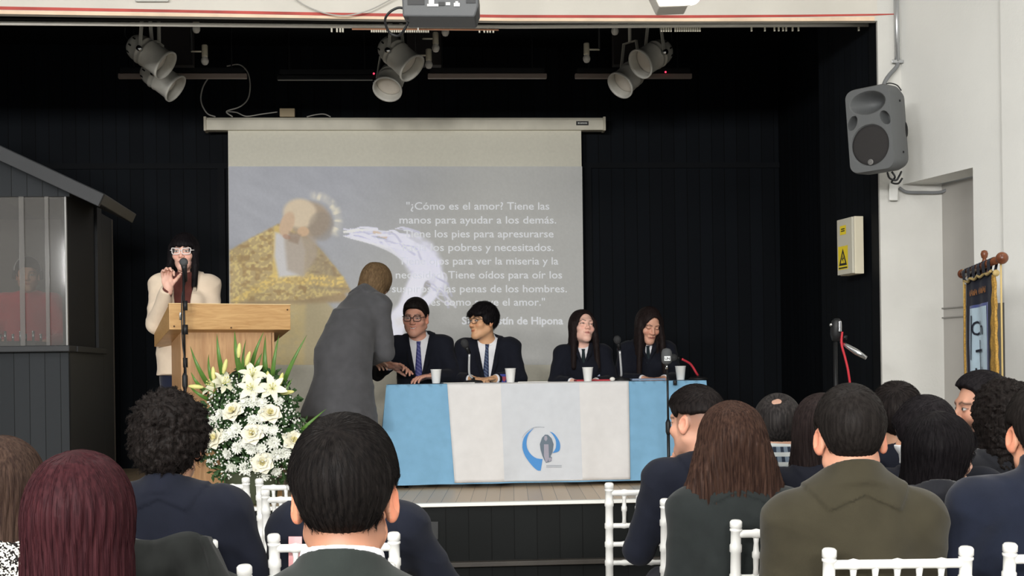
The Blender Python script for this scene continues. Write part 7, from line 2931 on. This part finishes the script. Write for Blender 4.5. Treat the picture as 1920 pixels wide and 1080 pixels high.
# right half
J = J_(seated, sh=[(-.175, .04, .985), (.178, .03, .985)], el={1: (.255, -.05, .715)}, wr={1: (.085, -.20, .985)}, hand=[((.35, -.8, -.3), (0, -.3, -1)), ((-.25, .15, 1), (-.6, .8, 0), dict(curl=(1.0, 1.1, 1.1, 1.0), thumb=.7))], hd=(.035, -.015, 1.20))
t, cx, *_ = aud('young man with faded haircut and navy suit resting his chin on his hand', 1303, 722, 5.0, J, turn=4, head=(36, 4, -3), hs=1.06, th=.022, skin=C(212, 160, 136), res=.0036, hand_res=.005, F=dict(ear_red=.5), seed=16,
                hair=dict(style='short', mat='near_black_hair', col=C(22, 18, 17), col2=C(60, 50, 46), vol=.006, top=.012, quiff=.012, nape=.030, side=.055, front=.056, strands=2500, slen=.9, lift=.06, mess=.3, srad=.0006, fade=dict(z0=-.055, h=.10, y=-.035, a=.75)),
                clothes=[shirt(SHIRT, .008), jacket(NAVY, .022, -.06, None, 'suit', amp=.004), trousers(DARKT), shoes(SHOE)])
t, cx, *_ = aud('woman with full shoulder-length brown hair and charcoal jacket behind the faded haircut', 1370, 753, 4.25, J_(seated, hd=(0, .0, 1.18), sh=[(-.160, .04, .965), (.152, .04, .965)], el=[(-.19, .0, .735), (.170, .0, .735)]), head=(2, 4, 0), hs=1.06, th=.026, skin=SKIN_A, seed=17, B=dict(w=.92),
                hair=dict(style='long', mat='chestnut_hair', col=C(42, 29, 25), col2=C(92, 68, 56), len=.21, vol=.014, flare=.075, back_t=.06, rough=.0030, strands=5500, slen=1.0, srad=.0007, step=.005),
                clothes=[jacket(mat_cloth('charcoal_jacket', C(36, 40, 40), .14, .1), .022, -.06, None, 'suit', amp=.004, coll_R=.07), trousers(DARKT), shoes(SHOE)])
J = J_(seated, hd=(0, .01, 1.18))
t, cx, locH, rzH, sH = aud('balding man with a plaid scarf, farther behind the olive coat', 1457, 740, 4.9, J, head=(0, 10, 0), hs=1.06, th=.012, skin=SKIN_A, seed=18,
                hair=dict(style='short', mat='greying_black_hair', col=C(28, 26, 26), col2=C(70, 66, 64), vol=.002, nape=-.09, bald=(.012, .072, .098, .030)),
                clothes=[jacket(NAVY, .022, -.06, None, 'suit', amp=.004), trousers(DARKT), shoes(SHOE)])
# the scarf
PLAID = mat('plaid_scarf', C(96, 108, 124), rough=.9, spec=.1)
nt = PLAID.node_tree; b = nt.nodes['Principled BSDF']
tc = nt.nodes.new('ShaderNodeTexCoord'); last = None
for ax_, sc2, c1 in (('X', 24, C(40, 48, 62)), ('Z', 18, C(178, 182, 182))):
    wv = nt.nodes.new('ShaderNodeTexWave'); wv.bands_direction = ax_; wv.inputs['Scale'].default_value = sc2 / 2
    wv.inputs['Distortion'].default_value = .6
    nt.links.new(tc.outputs['Object'], wv.inputs['Vector'])
    mx = nt.nodes.new('ShaderNodeMix'); mx.data_type = 'RGBA'
    mx.inputs['B'].default_value = c1
    mx.inputs['A'].default_value = C(104, 116, 130)
    if last is not None: nt.links.new(last, mx.inputs['A'])
    mt = nt.nodes.new('ShaderNodeMath'); mt.operation = 'GREATER_THAN'; mt.inputs[1].default_value = .6
    nt.links.new(wv.outputs['Fac'], mt.inputs[0]); nt.links.new(mt.outputs[0], mx.inputs['Factor'])
    last = mx.outputs['Result']
nt.links.new(last, b.inputs['Base Color'])
fnS = folds(U([neck_ring(cx['J'], .082, .030, .018, .25, .01, .028), neck_ring(cx['J'], .090, .020, .020, .35, .01, -.015)], .02), .004, 3)
n_ = cx['nk']
garment(cx, 'scarf', fnS, PLAID, np.array(n_) - .18, np.array(n_) + .18, .007)

t, cx, *_ = aud('woman with dark hair almost hidden between the plaid scarf and the olive coat', 1541, 742, 4.45, J_(seated, hd=(0, .0, 1.18)), head=(-10, 6, 0), hs=1.02, th=.012, skin=SKIN_A, seed=19, B=dict(w=.94),
                hair=dict(style='long', mat='dark_brown_hair', col=C(28, 22, 22), len=.23, vol=.006, flare=.03, strands=1500, srad=.0006, step=.005),
                clothes=[jacket(NAVY2, .020, -.06, None, 'suit'), trousers(DARKT), shoes(SHOE)])
# olive coat
OLIVE = mat_cloth('olive_wool', C(55, 51, 39), .12, .10)
J = J_(seated, sh=[(-.165, .04, .945), (.165, .04, .945)], el=[(-.19, .01, .70), (.195, .01, .70)], hd=(-.005, -.01, 1.175))
t, cx, *_ = aud('man in a thick olive coat with close-cropped black hair', 1592, 722, 3.62, J, head=(-3, 5, 1), hs=1.10, th=.012, skin=C(214, 158, 132), res=.0036, F=dict(ear_red=.7, ear_out=32), seed=20, B=dict(w=1.0, girth=1.08, neck=.058),
                hair=dict(style='short', mat='cropped_black_hair', col=C(24, 21, 20), col2=C(48, 44, 42), vol=.002, nape=-.078, side=-.02, rough=.0010, strands=3500, slen=.45, mess=.3, lift=.03, srad=.0005, step=.0038),
                clothes=[shirt(mat_cloth('navy_collar', C(34, 40, 60)), .010, coll_R=.063, coll_h=.020, dz=.030), jacket(OLIVE, .030, -.06, None, 'coat', 'olive_coat', amp=.004, coll_R=.078, coll_h=.030, tilt=.45, coll_dz=.014, drop=.020, fold=.060, step=.006), trousers(DARKT), shoes(SHOE)])
t, cx, *_ = aud('man with short tousled dark hair and navy jacket between olive coat and white pier', 1680, 718, 4.95, J_(seated), head=(-4, 3, 0), hs=1.06, th=.018, skin=SKIN_B, seed=21,
                hair=dict(style='short', mat='near_black_hair', col=C(22, 18, 17), col2=C(60, 50, 46), vol=.008, top=.010, nape=-.062, side=.01, strands=2200, slen=1.0, lift=.10, mess=.5, srad=.0006),
                clothes=[shirt(SHIRT, .008), jacket(NAVY, .022, -.06, None, 'suit', amp=.004, coll_h=.03), trousers(DARKT), shoes(SHOE)])
t, cx, *_ = aud('person with smooth dark hair and a white face mask, half hidden by long black hair', 1731, 744, 4.45, J_(seated, hd=(.01, -.01, 1.18)), head=(32, 6, 0), hs=1.02, th=.014, skin=SKIN_B, F=dict(ear_red=.5), seed=22,
                hair=dict(style='bowl', mat='black_hair', col=C(18, 16, 18), vol=.006, nape=-.07, strands=1600, slen=1.4, srad=.0006),
                clothes=[jacket(NAVY2, .022, -.06, None, 'suit', amp=.004), trousers(DARKT), shoes(SHOE)])
ih = cx['inhead']; hsq = cx['hs']
fnM = SUB(XF(lambda q: head_sdf({})(q / hsq) * hsq - .006, cx['Rh'], cx['hc']), XF(lambda q: np.maximum(np.maximum(-.022 * hsq - q[:, 2], 0) * 0 + 1e-3 * 0 + (np.where((q[:, 2] < -.024 * hsq) & (q[:, 2] > -.092 * hsq) & (q[:, 1] < -.012), 1.0, -1.0) * .02), -1), cx['Rh'], cx['hc']), 0)
garment(cx, 'face_mask', fnM, mat_cloth('white_mask', C(232, 234, 236), .02, .05), np.array(cx['hc']) - .17, np.array(cx['hc']) + .15, .006)
t, cx, *_ = aud('woman with long straight black hair turning her face toward the curly-haired person', 1764, 776, 3.98, J_(seated, hd=(-.02, -.01, 1.18)), turn=-10, head=(-66, 8, -6), hs=1.01, th=.013, skin=SKIN_A, F=dict(jaw=.92), seed=23, B=dict(w=.94),
                hair=dict(style='long', mat='straight_black_hair', col=C(14, 12, 14), col2=C(36, 33, 35), len=.25, vol=.006, yaw=-40, flare=.004, xo=.05, face=.070, fx=-.006, fz=-.012, fh=.098, rough=.0014, gloss=.30, strands=4500, slen=1.2, srad=.0006, step=.0045),
                clothes=[jacket(mat_cloth('black_jacket', C(30, 31, 36)), .020, -.06, None, 'suit'), trousers(DARKT), shoes(SHOE)])
J = J_(seated, hd=(.0, -.03, 1.20))
t, cx, *_ = aud('bearded man in profile facing the stage centre, near the blue banner', 1840, 698, 5.4, J, turn=30, head=(62, 4, 0), hs=1.10, th=.016, skin=C(196, 146, 122), res=.0036, F=dict(beard=.75, brow=C(26, 20, 20), ear_red=.3), seed=24,
                hair=dict(style='short', mat='black_hair', col=C(18, 16, 18), col2=C(44, 40, 42), vol=.004, top=.012, front=.088, nape=-.08, strands=1800, slen=1.0, srad=.0006),
                clothes=[shirt(SHIRT, .008), jacket(NAVY2, .022, -.06, None, 'suit'), trousers(DARKT), shoes(SHOE)])
t, cx, *_ = aud('person with big curly black hair in front of the bearded man', 1880, 712, 4.9, J_(seated, hd=(0, .0, 1.19)), head=(0, 4, 0), hs=1.0, th=.026, skin=SKIN_B, seed=25, B=dict(w=.96),
                hair=dict(style='long', mat='curly_black_hair', col=C(20, 17, 16), len=.27, vol=.016, flare=.012, back_t=.07, rough=.007, wave=2, strands=3000, slen=.5, curl=.7, srad=.0007, step=.005),
                clothes=[jacket(mat_cloth('black_jacket', C(30, 31, 36)), .020, -.06, None, 'suit'), trousers(DARKT), shoes(SHOE)])
JUMP = mat_cloth('navy_knit', C(25, 30, 44), .14, .10)
J = J_(seated, sh=[(-.19, .04, .97), (.20, .04, .97)], el=[(-.27, .0, .72), (.285, -.01, .72)], hd=(-.01, -.005, 1.165))
t, cx, *_ = aud('man in a navy high-necked jumper cut by the picture edge', 1952, 722, 3.72, J, turn=2, head=(-6, 4, 0), hs=1.10, th=.012, skin=C(210, 154, 126), res=.0036, F=dict(ear_red=.7, ear_out=32), seed=26, B=dict(w=1.14, girth=1.1),
                hair=dict(style='short', mat='cropped_black_hair', col=C(24, 21, 20), vol=.004, nape=-.075, side=-.015, strands=2500, slen=.6, mess=.3, lift=.03, srad=.0005),
                clothes=[jacket(JUMP, .022, -.06, None, 'coat', 'jumper', amp=.005, coll_R=.066, coll_h=.040, tilt=.25, coll_dz=.028, drop=0), trousers(DARKT), shoes(SHOE)])

# ---------------- chairs one can see
chair_at(317, 897, 'white chair in the front row hidden behind the curly-haired man but for one post')
chair_at(486, 897, 'white front-row chair standing by the flowers, farthest of the white backs there')
chair_at(497, 918, 'white second-row chair close behind the front-row chair by the flowers')
chair_at(513, 1001, 'white chair of the forward-leaning man in navy, both posts beside the reddish ears')
chair_at(458, 1059, 'white empty chair right before the man with reddish ears, lowest post there')
chair_at(1142, 905, 'white chair standing free in front of the stage beside the faded haircut')
chair_at(1247, 935, 'white chair of the young man with the faded haircut')
chair_at(1380, 975, 'white chair between the charcoal jacket and the olive coat')
chair_at(1555, 1028, 'white chair with five spindles behind the olive coat')
chair_at(1894, 1018, 'white chair behind the navy jumper, cut by the picture edge')
o = MB().hexa([P(x, y, d) for y in (1062, 1006) for x, d in ((541, 3.86), (566, 3.86), (566, 3.862), (541, 3.862))]).build('pink_leaflet', mat('pink_paper', C(232, 170, 172), rough=.8))
md = o.modifiers.new('thick', 'SOLIDIFY'); md.thickness = .002
tag(o, 'pink leaflet hanging against the chair rail beside the reddish-eared man\'s neck', 'leaflet')
o = MB().hexa([PS(x, y, d) for y in (1012, 978) for x, d in ((803, 7.845), (822, 7.845), (822, 7.858), (803, 7.858))]).build('socket_plate', mat('black_plate', C(44, 45, 46), rough=.45), bevel=.003)
tag(o, 'black socket plate on the black stage front under the white cloth', 'socket')
